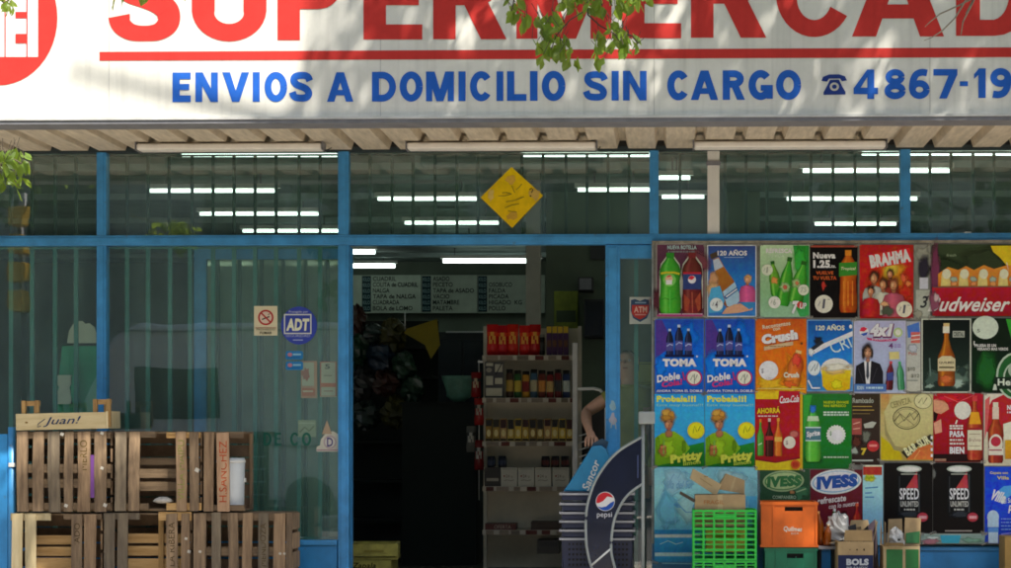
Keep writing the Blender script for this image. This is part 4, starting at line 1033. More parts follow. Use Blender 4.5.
b = MB(); b.box(PX(425, 9), PX(560, 9), 9.0, 9.8, 0, PZ(332, 9), mat('dark cabinet', (0.015, 0.02, 0.022), .5)); b.build('body', bc)
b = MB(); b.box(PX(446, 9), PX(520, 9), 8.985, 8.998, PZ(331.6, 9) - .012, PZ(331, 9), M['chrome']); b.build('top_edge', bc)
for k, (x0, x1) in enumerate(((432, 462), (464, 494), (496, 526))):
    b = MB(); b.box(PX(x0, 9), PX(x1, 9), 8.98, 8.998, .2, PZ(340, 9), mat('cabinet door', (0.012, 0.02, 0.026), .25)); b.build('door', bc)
# yellow box by the doorway
yb_ = thing('fruit_box', 'yellow printed fruit box on the floor just inside the doorway', 'box', (PX(370, .5), .6, 0))
a, c = P(344, 560, .45), P(391, 560, .45); ym = mat('yellow card', (0.26, 0.24, 0.045), .7, .4, 9)
zt = PZ(560.5, .45)
b = MB(); b.box(a.x, c.x, .45, .47, 0, zt, ym); b.box(a.x, c.x, .80, .82, 0, zt, ym); b.box(a.x, a.x + .02, .47, .80, 0, zt, ym); b.box(c.x - .02, c.x, .47, .80, 0, zt, ym); b.box(a.x + .02, c.x - .02, .47, .80, 0.0, .02, ym); b.build('body', yb_)
pr = Print(.4485, GOOD, .8, .0006); pr.t('Zapala', 352, 562.5, 376, 570, '#2a2a10', .02, .2); pr.build('lettering', yb_)
yl = thing('fruit_box', 'yellow fruit box stacked on the printed one inside the doorway', 'box', (PX(370, .5), .6, zt))
a, c = P(349, 560, .47), P(396, 560, .47); z2 = PZ(544, .47)
b = MB(); b.box(a.x, c.x, .46, .48, zt + .03, z2, ym); b.box(a.x, c.x, .80, .82, zt + .004, z2, ym); b.box(a.x, a.x + .02, .48, .80, zt + .004, z2, ym); b.box(c.x - .02, c.x, .48, .80, zt + .004, z2, ym); b.box(a.x + .021, c.x - .021, .481, .799, zt + .003, zt + .02, ym); b.build('body', yl)
b = MB(); b.box(a.x + .1, c.x - .1, .452, .459, zt + .06, zt + .075, mat('olive band', (0.2, 0.17, 0.02), .7)); b.build('band', yl)
yl.rotation_euler = (0, 0, R(5))
b = MB(); p = Vector((PX(384, .5), .5, z2 - .01)); b.prism([p, p + Vector((.06, .02, .0)), p + Vector((.10, .05, -.045)), p + Vector((.05, .0, -.03))], (0, .004, .004), ym); b.build('flap', yl)

# ------------------------------------------------------------------ things right behind the left window
cd = thing('cardboard_display', 'green card display with cream cut-out tops behind the far left window', 'display', P(78, 425, .35))
Yd = .35; gm = mat('green display card', (0.03, 0.42, 0.22), .5, .1, 4); cm = mat('cream display card', (0.75, 0.75, 0.58), .6, .1, 5)
b = MB(); b.prism([P(62, 346, Yd), P(54, 425, Yd), P(96, 425, Yd), P(97, 346, Yd)], (0, .05, 0), gm); b.build('body', cd)
b = MB(); pts = [(67, 343), (69, 331), (73, 324), (77, 321), (82, 321), (85, 324), (89, 323), (94, 327), (96, 333), (96, 343)]
b.prism([P(x, y, Yd - .01) for x, y in pts], (0, .02, 0), cm); b.build('cut_out', cd)
b = MB(); pts = [(57, 375), (72, 375), (72, 384), (69, 387), (73, 404), (54, 404), (59, 387), (57, 384)]
b.prism([P(x, y, Yd - .03) for x, y in pts], (0, .02, 0), cm); b.build('cut_out', cd)
b = MB(); b.box(PX(72, Yd), PX(80, Yd), Yd - .03, Yd - .012, PZ(425, Yd), PZ(360, Yd), gm); b.build('spine', cd)
kd = thing('low_stand', 'dark stand under the green card display behind the far left window', 'stand', (PX(75, .5), .5, 0))
b = MB(); b.box(PX(20, .5), PX(98, .5), .32, .7, 0, PZ(425, .35) - .003, dm); b.build('body', kd)
b = MB(); b.box(PX(20, .5), PX(98, .5), .30, .318, PZ(430, .35), PZ(426, .35), M['grey']); b.build('edge_strip', kd)
# pale greenish board behind the parked sliding leaf
bd = thing('back_board', 'pale greenish display back board behind the parked sliding door leaf', 'board', (PX(272, .5), .5, 0))
b = MB(); b.box(PX(207, .5), PX(352, .5), .5, .53, 0, PZ(256, .5), mat('pale green board', (0.34, 0.42, 0.33), .8, .25, 3)); b.build('panel', bd)
for k in range(6):
    x = 216 + k * 22; b = MB(); b.box(PX(x, .47), PX(x + 3, .47), .46, .499, 0.01, PZ(257, .5), mat('dark green upright', (0.05, 0.11, 0.085), .6)); b.build('upright', bd)
# ------------------------------------------------------------------ stickers on the glass
STK = printmat('sticker', .4, .1, .2)
def sticker(name, label, cat, Y, fn, at):
    pr = Print(Y, STK, 1.0, .0004); fn(pr)
    p = P(*at, Y); return tag(pr.build(name, None, p), label, cat)
def f(p):
    p.r(254, 306, 277.5, 335.5, '#d8cfae'); p.e(265.8, 317.5, 7.8, 7.8, '#b03030', n=30); p.e(265.8, 317.5, 6.0, 6.0, '#dcc8b4', n=30)
    p.line([(262, 319.5), (269.5, 316.5)], 1.3, '#2a2420'); p.line([(268, 315), (270, 313.5)], .7, '#5a4a40'); p.line([(261.3, 313), (270.3, 322)], 1.5, '#b03030')
    p.line([(255.5, 327.8), (276, 327.8)], .5, '#9a4030'); p.t('PROHIBIDO', 256.5, 328.6, 275, 330.4, '#5a5a44', .0); p.t('FUMAR', 260, 331.6, 272, 334.2, '#4a4a38', .02)
sticker('no_smoking_sticker', 'cream no smoking sticker with a red crossed circle on the left window', 'sticker', -.003, f, (266, 335))
def f(p):
    p.e(299, 325.5, 18, 19, '#3a4aa6', n=36); p.t('Protegido por', 289, 310.6, 308, 313.4, '#c8cfe0', .0)
    p.r(284, 314, 311.5, 334, '#d4d8cc'); p.r(285.2, 315.2, 310.3, 332.8, '#3a4aa0'); p.t('ADT', 286.3, 318.5, 309.5, 330.8, '#e4e6c8', .05, .12); p.t('SEGURIDAD', 286, 334.6, 310, 337, '#aeb8d8', .0); p.line([(293, 340), (303, 340)], .9, '#aeb8d8')
sticker('alarm_sticker', 'round dark blue alarm company sticker with white letters on the left window', 'sticker', -.003, f, (299, 344))
for k, (y, lab) in enumerate(((351, 'small blue sticker under the round blue one, upper of two'), (361.5, 'small blue sticker under the round blue one, lower of two'))):
    def f(p):
        p.poly([(286, y + 1), (287, y), (301.5, y), (303, y + 1), (303, y + 7), (302, y + 8.4), (287, y + 8.4), (285.6, y + 7)], '#2e7cb4'); p.e(290, y + 3.6, 2.4, 2, '#b87a8a'); p.r(293, y + 2.6, 301, y + 4.2, '#8fc0d4'); p.r(288, y + 6, 300, y + 6.8, '#1d5a94')
    sticker('small_sticker', lab, 'sticker', -.003, f, (294, y + 8))
def f(p):
    p.r(301, 361, 317, 398, '#c08a68'); p.r(302, 362.5, 314, 386, '#b9b49a'); p.blob(306, 374, 4, 6, '#a8604a', .3); p.r(302, 388, 315, 396, '#c0663e'); p.r(303, 390.5, 313, 392, '#d0c0a0')
sticker('notice', 'orange edged paper notice inside the left window, left of two', 'notice', .006, f, (309, 398))
def f(p):
    p.r(320, 361.5, 336.5, 397, '#b9b49a'); p.line([(320.6, 362), (320.6, 396), (336, 396), (336, 362), (320.6, 362)], 1.2, '#b8603e'); p.r(321, 383, 336, 387, '#c0663e'); p.t('5', 325, 364, 330, 369, '#4a4a40', .03); p.line([(324, 375.5), (332, 375.5)], .7, '#6a6a58'); p.line([(324, 391), (333, 391)], .7, '#8a4a3a')
sticker('notice', 'white paper notice with orange bands inside the left window, right of two', 'notice', .006, f, (328, 397))
def f(p):
    p.r(298, 420, 316, 437, '#9aa07c'); p.line([(300, 432), (305, 427), (309, 431), (314, 426)], 1.6, '#6a6a30'); p.line([(299, 423), (315, 423)], .7, '#c8c8a8')
sticker('notice', 'small olive paper notice low inside the left window', 'notice', .006, f, (307, 437))
def f(p):
    p.poly([(316.5, 451.5), (316.5, 447), (320, 445), (321, 439), (326, 433), (333, 431), (338, 434), (338.5, 451.5)], '#c8c6b4'); p.e(330, 442, 6.5, 6.8, '#b0a0a0'); p.e(330, 442, 5, 5.2, '#cfcdc0'); p.t('D', 327, 437.5, 333, 446.5, '#4a3a78', .02); p.line([(317, 450), (338, 450)], .7, '#8a4a78'); p.poly([(322, 434), (327, 420), (332, 434)], '#b09a80')
sticker('round_sticker', 'white cut-out sticker with a ring and a letter beside the door mullion', 'sticker', -.003, f, (328, 452))
def f(p):
    p.r(629.5, 297, 651, 324, '#b4bab0'); p.poly([(631, 300), (635, 299), (640, 301), (645, 299), (649, 300), (650, 310), (647, 318), (640, 322), (633, 318), (630.5, 310)], '#38506c'); p.poly([(632, 305), (649, 305), (648.5, 313), (645, 317), (640, 319.5), (634.5, 317), (631.6, 313)], '#b03c34'); p.t('ATM', 634, 306.5, 647, 312.6, '#d8b0a0', .03); p.r(635, 314, 646, 315.2, '#c8908a'); p.r(635, 302, 646, 303.4, '#8aa0b4')
sticker('shield_sticker', 'white sticker with a red and blue shield on the door leaf glass', 'sticker', .008, f, (640, 324))
wl = thing('window_lettering', 'faint dark teal letters painted low on the left window glass', 'lettering', P(280, 445.5, -.003))
for ch, a, c in (('O', 246.5, 255), ('D', 263.5, 271.5), ('E', 274.5, 281), ('C', 290, 298.5), ('O', 302, 311)):
    p = Print(-.003, STK, 1.0, .0004); glyph(p, ch, a, 432.5, c, 445.5, '#24604f', 2.2); p.build('letter', wl)
dm_ = thing('diamond_sign', 'worn yellow diamond sign on the glass above the doorway', 'sign', P(511.5, 228, -.03))
ys = printmat('worn yellow card', .6, .25, 0)
pr = Print(-.03, ys, 1.0, .0006); pr.poly([(511.5, 167), (480.5, 197.5), (512, 228), (543, 195.5)], '#f0cc10', '#e4bc14')
b = pr.mb; b.prism([P(511.5, 167, -.026), P(480.5, 197.5, -.026), P(512, 228, -.026), P(543, 195.5, -.026)], (0, .012, 0), ys, hx('#e0b810')); pr.build('panel', dm_)
pr = Print(-.0316, ys, 1.0, .0005)
rd = random.Random(2)
pr.blob(511, 180, 5, 4, '#d8b048', .3); pr.blob(491, 195, 3, 6, '#e0c46a', .3); pr.blob(512, 216, 6, 4, '#c8a03a', .3); pr.blob(534, 194, 6, 6, '#d0b05a', .4)
for (x, y, dx, dy) in ((498, 196, 14, -2), (506, 202, 18, -5), (505, 208, 14, -4), (502, 193, 9, 1), (516, 190, 6, -6), (512, 186, 3, 7), (508, 211, 9, 1), (517, 200, 7, -3)):
    pr.line([(x, y), (x + dx * .5, y + dy * .5 + rd.uniform(-1, 1)), (x + dx, y + dy)], .55, '#6a6a30')
pr.line([(529.5, 190), (531.5, 188.3), (533, 190), (531.5, 193)], .9, '#26281a'); pr.e(530.6, 196.2, .8, .8, '#26281a'); pr.build('scribble', dm_)

# ------------------------------------------------------------------ wooden crates
WOODS = {}
def wood(name, c, c2): 
    return mat('wood ' + name, c, .8, .3, 3.5, .35, stretch=(9, 9, .9), col2=c2, bscale=20, rand=.28)
W_BR = wood('brown', (0.28, 0.190, 0.108), (0.09, 0.058, 0.034)); W_GR = wood('greyed', (0.23, 0.18, 0.115), (0.10, 0.075, 0.05)); W_OR = wood('orange', (0.46, 0.28, 0.10), (0.27, 0.15, 0.05))
W_PALE = wood('pale', (0.66, 0.55, 0.33), (0.50, 0.39, 0.2)); W_TAN = wood('tan', (0.34, 0.225, 0.125), (0.15, 0.09, 0.048))
def hw(name, c, c2): return mat('plank ' + name, c, .8, .3, 3.5, .35, stretch=(.9, 9, 9), col2=c2, bscale=20)
H_BR = hw('brown', (0.23, 0.155, 0.085), (0.10, 0.065, 0.036)); H_OR = hw('orange', (0.62, 0.40, 0.17), (0.42, 0.24, 0.08)); H_PALE = hw('pale', (0.68, 0.56, 0.32), (0.54, 0.42, 0.21))
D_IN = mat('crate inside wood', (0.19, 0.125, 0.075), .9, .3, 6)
def crate(label, x0, x1, y0, y1, slats, rails, Y=-.56, d=.30, back=True, sides=(1, 1), stencil=None, inner=None, zbot=None, paper=(), top=True):
    """a slatted crate lying on its side: slats = [(x0, x1, material)], rails = [(y0, y1, xa, xb, material)]"""
    a = P(x0, y1, Y); c = P(x1, y0, Y); z0 = a.z if zbot is None else zbot; z1 = c.z
    t = thing('wooden_crate', label, 'crate', ((a.x + c.x) / 2, Y + d / 2, z0), 'wooden fruit crates stacked before the left window')
    rd = random.Random(int(x0 * 3 + y0))
    for sx0, sx1, m in slats:
        A, B = PX(sx0, Y), PX(sx1, Y); tl = rd.uniform(-.004, .004); b = MB(); dz0, dz1 = rd.uniform(0, .006), rd.uniform(-.008, 0)
        bw = rd.uniform(-.004, .004); zm = (z0 + z1) / 2; j0, j1 = rd.uniform(-.004, .003), rd.uniform(-.003, .004)
        b.prism([(A + tl, Y + rd.uniform(0, .003), z0 + dz0), (B + tl, Y, z0 + dz0), (B + bw + j1, Y - .003, zm), (B - tl, Y, z1 + dz1), (A - tl, Y, z1 + dz1 - rd.uniform(0, .006)), (A + bw + j0, Y - .003, zm)], (0, .011, 0), m)
        b.build('slat', t)
    for ry0, ry1, xa, xb, m in rails:
        b = MB(); b.box(PX(xa, Y), PX(xb, Y), Y + .012, Y + .03, max(z0 + .001, PZ(ry1, Y)), PZ(ry0, Y) - .002, m); b.build('rail', t)
    X0, X1 = a.x, c.x
    # short sides (slatted along the depth), top/bottom boards, back
    n = 5; hgt = z1 - z0
    for s_, xx in ((0, X0), (1, X1 - .012)):
        if not sides[s_]: continue
        b = MB()
        for k in range(n):
            b.box(xx, xx + .012, Y + .032, Y + d - .012, z0 + hgt * (k + .08) / n, z0 + hgt * (k + .9) / n, W_TAN if k % 2 else W_BR)
        b.build('side_panel', t)
    b = MB()
    for k in range(3 if top else 0):
        b.box(X0 + .014, X1 - .014, Y + .034 + (d - .05) * k / 3, Y + .034 + (d - .05) * (k + .86) / 3, z1 - .016, z1 - .004, H_BR)
    if top: b.build('top_panel', t)
    b = MB()
    for k in range(3):
        b.box(X0 + .014, X1 - .014, Y + .034 + (d - .05) * k / 3, Y + .034 + (d - .05) * (k + .86) / 3, z0 + .004, z0 + .016, H_BR)
    b.build('bottom_panel', t)
    if back:
        b = MB()
        for k in range(6):
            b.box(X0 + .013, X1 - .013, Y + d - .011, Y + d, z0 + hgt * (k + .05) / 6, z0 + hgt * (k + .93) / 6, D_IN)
        b.build('back_panel', t)
    for (px_, py_) in ((X0 + .014, Y + d - .034), (X1 - .034, Y + d - .034)):
        b = MB(); b.box(px_, px_ + .02, py_, py_ + .02, z0 + .018, z1 - .018, W_BR); b.build('corner_post', t)
    if inner:
        b = MB()
        for iy0, iy1, xa, xb, m in inner:
            yo = .095 if iy1 - iy0 > 30 else .11
            b.box(PX(xa, Y + .11), PX(xb, Y + .11), Y + yo, Y + yo + .013, PZ(iy1, Y + .11), PZ(iy0, Y + .11), m)
        b.build('inner_slat', t)
    if stencil:
        pr = Print(Y - .0015, printmat('stencil ink', .8, .4, 0), 1.0, .0004)
        for (txt, cx_, ya, yb2, wd, col) in stencil:
            # upright lettering that runs up the slat
            L = yb2 - ya; cyy = (ya + yb2) / 2
            pr.t(txt, cx_ - L / 2, cyy - wd / 2, cx_ + L / 2, cyy + wd / 2, col, .0, 0, -90)
        pr.build('stencil', t)
    if paper:
        for (qx, qy, s_) in paper:
            b = MB(); p = P(qx, qy, Y - .002); b.box(p.x - .009 * s_, p.x + .009 * s_, Y - .002, Y - .0008, p.z - .008 * s_, p.z + .008 * s_, mat('aged label scrap', (0.5, 0.47, 0.4), .8), None, Matrix.Rotation(.3 * s_, 3, 'Y')); b.build('label_scrap', t)
    return t, z0, z1
def many(xs, ms): return [(a, c, ms[i % len(ms)]) for i, (a, c) in enumerate(xs)]
# bottom row (they run down to the pavement)
Y1 = -.56
zb = 0.0
D_, _, zD = crate('crate with two pale slats at its left, bottom row far left', 11, 101, 513, 0, [(11.5, 22, W_PALE), (25.5, 36.5, W_PALE), (72, 82.5, W_BR), (84, 96, W_TAN)], [(513.5, 521, 10, 50, W_PALE), (514, 520, 63, 101, H_BR), (600, 607, 11, 101, H_BR)],
                  stencil=[('MERCADO', 77, 523, 566, 5.5, '#4a3a24')], zbot=zb, inner=[(536, 545, 36, 74, H_OR), (547.5, 556.5, 36, 74, H_OR), (558.5, 570, 36, 74, H_OR), (573, 584, 36, 74, H_OR)])
E_, _, zE = crate('crate with grey slats and orange planks inside, bottom row centre', 104, 191, 512.5, 0, [(104.5, 115, W_GR), (117.5, 127.5, W_GR), (166, 177, W_BR), (181, 189, W_TAN)], [(513, 520, 103, 139, W_GR), (512, 521, 158, 191, H_OR), (600, 607, 104, 191, H_BR)],
                  stencil=[('LA RIBERA', 171.5, 522, 566, 6, '#55442c')], zbot=zb, inner=[(534, 543.5, 128, 186, H_OR), (546.5, 556, 128, 186, H_OR), (559, 570, 128, 186, H_OR), (573, 584, 128, 186, H_OR), (516, 600, 159, 164, W_OR), (516, 600, 184, 188, W_OR)], paper=[(186, 538.5, 1), (189, 551.5, 1.2)])
F_, _, zF = crate('closed crate of seven brown slats, bottom row right end', 193, 292, 512, 0, [(193.5, 206, W_BR), (212, 221, W_GR), (228, 238, W_BR), (242.5, 252.5, W_TAN), (258, 268, W_GR), (273.5, 285, W_TAN), (286.5, 292, W_BR)], [(513, 521, 193, 292, H_BR), (547, 556, 193, 292, H_BR), (600, 607, 193, 292, H_BR)],
                  stencil=[('MENDOZA', 263, 523, 566, 6, '#57482f')], zbot=zb, paper=[(200, 551.5, 1), (280, 553.5, .9), (284.5, 553.5, .9)])
# upper row stands on the bottom row
zt_ = min(zD, zE, zF)
A_, _, zA = crate('closed crate of upright brown slats under the pale fruit tray', 17, 111, 430.5, 511, [(17, 28, W_BR), (33, 43.5, W_BR), (48.5, 60, W_GR), (64.5, 73, W_BR), (77.5, 90, W_TAN), (94.5, 106, W_BR)], [(432, 438.5, 17, 110, H_BR), (464, 473, 17, 110, H_BR), (479, 488, 17, 110, H_BR), (503, 510, 17, 110, H_BR)],
                  stencil=[('MERLO', 83.5, 440, 470, 7, '#5a4a26')], zbot=max(zD, zE) + .002, paper=[(62, 434, 1.3), (102, 433, 1.2), (66, 505.5, 1.3), (105, 505, 1.4), (102, 468, 1.2)])
pp = MB(); p = P(92, 470, -.56)
pp.box(P(90.2, 0, -.56).x, P(94.6, 0, -.56).x, -.5575, -.549, PZ(498, -.56), PZ(455, -.56), mat('violet plastic strap', (0.16, 0.05, 0.25), .5)); pp.build('strap', A_)
B_, _, zB = crate('half open crate with two slats each side, upper row centre', 114, 201, 431, 511, [(115, 126, W_GR), (129, 139.5, W_BR), (176, 186, W_TAN), (189.5, 198.5, W_BR)], [(431, 437.5, 114, 155, H_BR), (432, 438, 166, 200, H_OR), (503.5, 510, 114, 148, H_BR), (503, 510.5, 166, 201, H_OR)],
                  stencil=[('VILLA MAIPU', 181, 440, 500, 6.5, '#8a8a4a')], zbot=max(zE, zF) + .002, inner=[(458, 465, 139, 178, H_BR), (469, 478, 139, 178, H_BR), (482, 491, 139, 178, H_BR)], paper=[(197, 470, 1.6)])
b = MB(); rd = random.Random(7)
p = P(163, 500, -.53); b.blob = None
b.lathe(p - Vector((0, 0, .02)), [(.03, 0), (.06, .012), (.045, .03), (.02, .042)], mat('crumpled paper', (0.45, 0.42, 0.37), .8, .2, 20, 1.0), 9, None, 1.2, .6)
tag(b.build('paper_scrap', None, p - Vector((0, 0, .02))), 'crumpled pale paper lying in the half open crate', 'paper')
C_, _, zC = crate('narrow open crate with a red stencilled slat, upper row right', 202.5, 246, 431, 511, [(204, 213.5, W_TAN), (217, 229, wood('reddish', (0.50, 0.33, 0.2), (0.36, 0.2, 0.11)))], [(431.5, 438, 203, 243, H_BR), (505, 511, 203, 244, H_BR)],
                  stencil=[('H.SANCHEZ', 223, 441, 502, 7.5, '#b04a2a')], zbot=zF + .002, sides=(1, 0))
bk = thing('white_bucket', 'white plastic bucket standing in the narrow open crate', 'bucket', (PX(232, -.4), -.41, zF + .020))
r0 = (PX(245, -.41) - PX(217, -.41)) / 2; hB = PZ(458, -.41) - zF - .02; cxB = PX(231, -.41)
bk.location.x = cxB
b = MB(); b.lathe((cxB, -.41, zF + .020), [(r0 * .9, 0), (r0 * .93, .01), (r0 * .98, hB * .9), (r0 * .96, hB)], mat('white bucket', (0.60, 0.64, 0.66), .35, .06), 24); b.build('body', bk)
b = MB(); b.lathe((cxB, -.41, zF + .020 + hB * .9), [(r0 * .985, 0), (r0 * 1.03, .004), (r0 * 1.03, .018), (r0 * .985, .022)], M['white'], 24); b.build('rim', bk)
b = MB(); b.box(cxB + r0 * .96, cxB + r0 * 1.06, -.43, -.40, zF + .02 + hB * .52, zF + .02 + hB * .60, M['white']); b.build('handle_lug', bk)
# the pale tray on top
jt = thing('fruit_tray', 'pale wooden fruit tray with blue script on top of the crates', 'tray', P(66, 431, -.56)); Yj = -.57; zj = zA + .002
jt.location.z = zj
jr = Matrix.Rotation(R(-1.2), 3, 'Y')
a, c = PX(16, Yj), PX(106, Yj); th = PZ(414.5, Yj) - PZ(431, Yj)
def jb(x0, x1, y0, y1, z0, z1, m, nm):
    b = MB(); b.box(x0, x1, y0, y1, z0, z1, m, None, jr, (a, Yj, zj)); return b.build(nm, jt, bevel=.002)
jb(a, c, Yj, Yj + .012, zj, zj + th, H_PALE, 'front_board'); jb(a, c, Yj + .30, Yj + .312, zj, zj + th, H_PALE, 'back_board')
jb(a, a + .012, Yj + .0125, Yj + .2995, zj, zj + th, W_PALE, 'end_board')
b = MB(); b.box(c + .001, c + .013, Yj + .002, Yj + .31, zj, zj + th * 1.05, W_PALE, None, Matrix.Rotation(R(-1.2), 3, 'Y') , (a, Yj, zj)); b.build('end_board', jt)
jb(a + .013, c - .001, Yj + .013, Yj + .299, zj, zj + .01, H_PALE, 'floor_board')
for xx in (a + .035, c - .09):
    for yy in (Yj + .013, Yj + .272):
        jb(xx, xx + .028, yy, yy + .026, zj + .01, zj + th + .088, W_OR, 'corner_post')
    jb(xx + .0285, xx + .10, Yj + .017, Yj + .035, zj + th + .060, zj + th + .088, H_OR, 'cross_bar') if False else None
    jb(xx, xx + .118, Yj + .04, Yj + .052, zj + th + .052, zj + th + .086, H_OR, 'handle_bar')
    jb(xx + .09, xx + .118, Yj + .013, Yj + .0395, zj + .01, zj + th + .088, W_OR, 'corner_post')
pr = Print(Yj - .0016, printmat('stencil ink', .8, .4, 0), 1.0, .0004)
pr.t('Juan!', 43, 416.5, 81, 426.3, '#2c4064', .006, .35, -2.2); pr.line([(41, 426), (37.5, 427), (38, 424), (45, 419)], .8, '#2c4064'); pr.e(26.5, 422.5, 1.6, .8, '#8a6a34')
pr.build('lettering', jt)
# blue sheet metal panel at the left edge
bp_ = thing('blue_panel', 'blue sheet metal panel leaning at the left edge beside the crates', 'panel', (PX(-8, -.5), -.5, 0))
b = MB(); b.box(PX(-40, -.5), PX(7.5, -.5), -.50, -.48, 0, PZ(434, -.5), M['blue2']); b.build('sheet', bp_)
b = MB(); b.tube([(PX(11.5, -.5), -.49, 0), (PX(11.5, -.5), -.49, PZ(427, -.5))], .026, M['blue'], 12); b.build('edge_tube', bp_)
b = MB(); b.box(PX(8.5, -.52), PX(15, -.52), -.521, -.518, PZ(467, -.52), PZ(463, -.52), M['white']); b.build('tape', bp_)

# ------------------------------------------------------------------ curved drink rack and baskets in the doorway
PKY = -.52
pk = thing('drink_display', 'curved navy display panel with a round logo in a white tube frame', 'display', (PX(615, PKY), PKY, 0))
navy = mat('navy panel', (0.006, 0.010, 0.03), .22, .3, 5, coat=.3)
def bez(p0, p1, p2, p3, n=18):
    o = []
    for i in range(n + 1):
        t = i / n; u = 1 - t
        o.append((u**3*p0[0]+3*u*u*t*p1[0]+3*u*t*t*p2[0]+t**3*p3[0], u**3*p0[1]+3*u*u*t*p1[1]+3*u*t*t*p2[1]+t**3*p3[1]))
    return o
outer = spline([(642, 437), (623, 448), (611, 458.5), (602, 470), (595, 482), (590, 495.5), (587, 508), (586, 520), (586, 532), (586.5, 544), (588, 553), (590, 562), (593, 571), (597, 582)], 3)
inner = spline([(642, 484), (632.5, 490.5), (625, 498), (620, 506), (615.8, 515), (613.4, 523), (612, 532), (611.2, 541), (611, 549), (611.6, 555), (613, 561), (614.6, 567), (617, 575), (619.5, 583)], 3)
b = MB(); lo, li = len(outer), len(inner)
for i in range(min(lo, li) - 1):
    o0, o1, i0, i1 = outer[i], outer[i + 1], inner[i], inner[i + 1]
    for yy in (PKY - .006, PKY + .006): b.quad(P(*o0, yy), P(*o1, yy), P(*i1, yy), P(*i0, yy), navy)
b.build('panel', pk)
b = MB(); b.tube([P(x, y, PKY) for x, y in outer], .010, M['tube'], 8); b.build('outer_tube', pk)
b = MB(); b.tube([P(x, y, PKY) for x, y in inner], .010, M['tube'], 8); b.build('inner_tube', pk)
b = MB(); b.tube([P(643, 424, PKY), (PX(643, PKY), PKY, 0)], .012, M['tube'], 10); b.build('post', pk)
b = MB(); b.tube([P(590.5, 566, PKY), P(611.5, 548, PKY)], .009, M['white'], 8); b.build('cross_tube', pk)
b = MB(); b.box(PX(638.5, PKY), PX(655, PKY), PKY - .05, PKY + .05, PZ(424, PKY), PZ(411.5, PKY), M['tube']); b.build('head_box', pk, bevel=.01)
b = MB(); b.tube([P(597, 582, PKY), (PX(603, PKY), PKY, .02)], .011, M['white'], 8); b.build('foot_tube', pk)
b = MB(); b.tube([P(619, 583, PKY), (PX(622, PKY), PKY, .02)], .011, M['white'], 8); b.build('foot_tube', pk)
b = MB(); b.tube([(PX(596, PKY), PKY, .012), (PX(643, PKY), PKY, .012)], .012, M['white'], 8); b.build('base_tube', pk)
pr = Print(PKY - .008, printmat('glossy print', .3, .05, .4), 1.0, .0006)
OX, OYY = -.7, -2.2
pr.e(606 + OX, 503.5 + OYY, 9.5, 9.6, '#d8d8d8', n=36)
def disc(a0, a1, dy0, dy1, col):
    pass
up = [(596.8 + 18.4 * i / 18, 0) for i in range(19)]
pts = [(605.8 + 8.8 * math.cos(R(t)), 503.4 - 8.9 * math.sin(R(t))) for t in range(24, 196, 8)] + [(600, 505), (604, 503), (608, 498.5)]
pr.poly([(x + OX, y + OYY) for x, y in pts], '#c02a34')
pts = [(606 + 8.9 * math.cos(R(t)), 503.6 - 8.9 * math.sin(R(t))) for t in range(212, 366, 8)]
pr.poly([(x + OX, y + OYY) for x, y in pts + [(611, 505), (607, 508.5), (602, 509.5)]], '#2450a8')
pr.build('emblem', pk)
pr = Print(PKY - .008, printmat('glossy print', .3, .05, .4), 1.0, .0006)
pr.t('pepsi', 597, 512, 612, 518.4, '#d0d0d4', .0)
pr.t('sabor', 636.8, 471, 639.8, 455, '#3a4468', 0) if False else pr.r(637.3, 455, 638.4, 478, '#4a5478')
pr.build('lettering', pk)
# stack of dark blue baskets with grey rims
BSK = mat('dark blue basket', (0.015, 0.022, 0.06), .45, .2, 8); RIM = mat('grey basket rim', (0.42, 0.43, 0.46), .4, .1)
BYY = -.36; X0, X1 = PX(561, BYY), PX(633, BYY)
ys_ = [492.5, 502.5, 511.5, 520, 529, 537.5]
for i, y in enumerate(ys_):
    z1 = PZ(y, BYY); z0 = z1 - (.17 if i < 5 else z1 - .005)
    low = i == 5
    t = thing('shopping_basket', 'dark blue shopping basket in the doorway stack, %s' % ['topmost', 'second from the top', 'third from the top', 'fourth from the top', 'fifth from the top', 'lowest and deepest'][i], 'basket', ((X0 + X1) / 2, BYY + .16, z0 if low else z1 - .052), 'shopping baskets stacked in the doorway')
    sh_ = .012 if low else .004
    zb_ = z0 if low else z1 - .052
    tx = .035 if low else .006
    b = MB()
    # four sloped walls with holes as dark dots is too fine: walls carry raised ribs
    for yy0, yy1 in ((BYY, BYY + .008), (BYY + .312, BYY + .32)):
        b.prism([(X0 + tx, yy0 + (.012 if low else 0), zb_), (X1 - tx, yy0 + (.012 if low else 0), zb_), (X1 - .004, yy0, z1 - .006), (X0 + .004, yy0, z1 - .006)], (0, .007, 0), BSK)
    for xx in (X0 + .004, X1 - .012): b.box(xx, xx + .008, BYY + .02, BYY + .31, zb_, z1 - .008, BSK)
    if low: b.box(X0 + .04, X1 - .04, BYY + .025, BYY + .30, zb_, zb_ + .008, BSK)
    if not low: b.build('body', t)
    if low:
        for r_i in range(7):
            for c_i in range(16):
                xx = X0 + .05 + c_i * .026; zz = z1 - .05 - r_i * .035
                b.box(xx, xx + .013, BYY - .003, BYY + .02, zz, zz + .014, M['dark'])
        b.build('body', t)
    b = MB()
    b.box(X0 - .004, X1 + .004, BYY - .012, BYY - .001, z1 - .016, z1 - .002, RIM); b.box(X0 - .004, X1 + .004, BYY + .321, BYY + .332, z1 - .016, z1 - .002, RIM)
    b.box(X0 - .012, X0 - .0045, BYY - .012, BYY + .332, z1 - .016, z1 - .002, RIM); b.box(X1 + .0045, X1 + .012, BYY - .012, BYY + .332, z1 - .016, z1 - .002, RIM)
    b.build('rim', t)
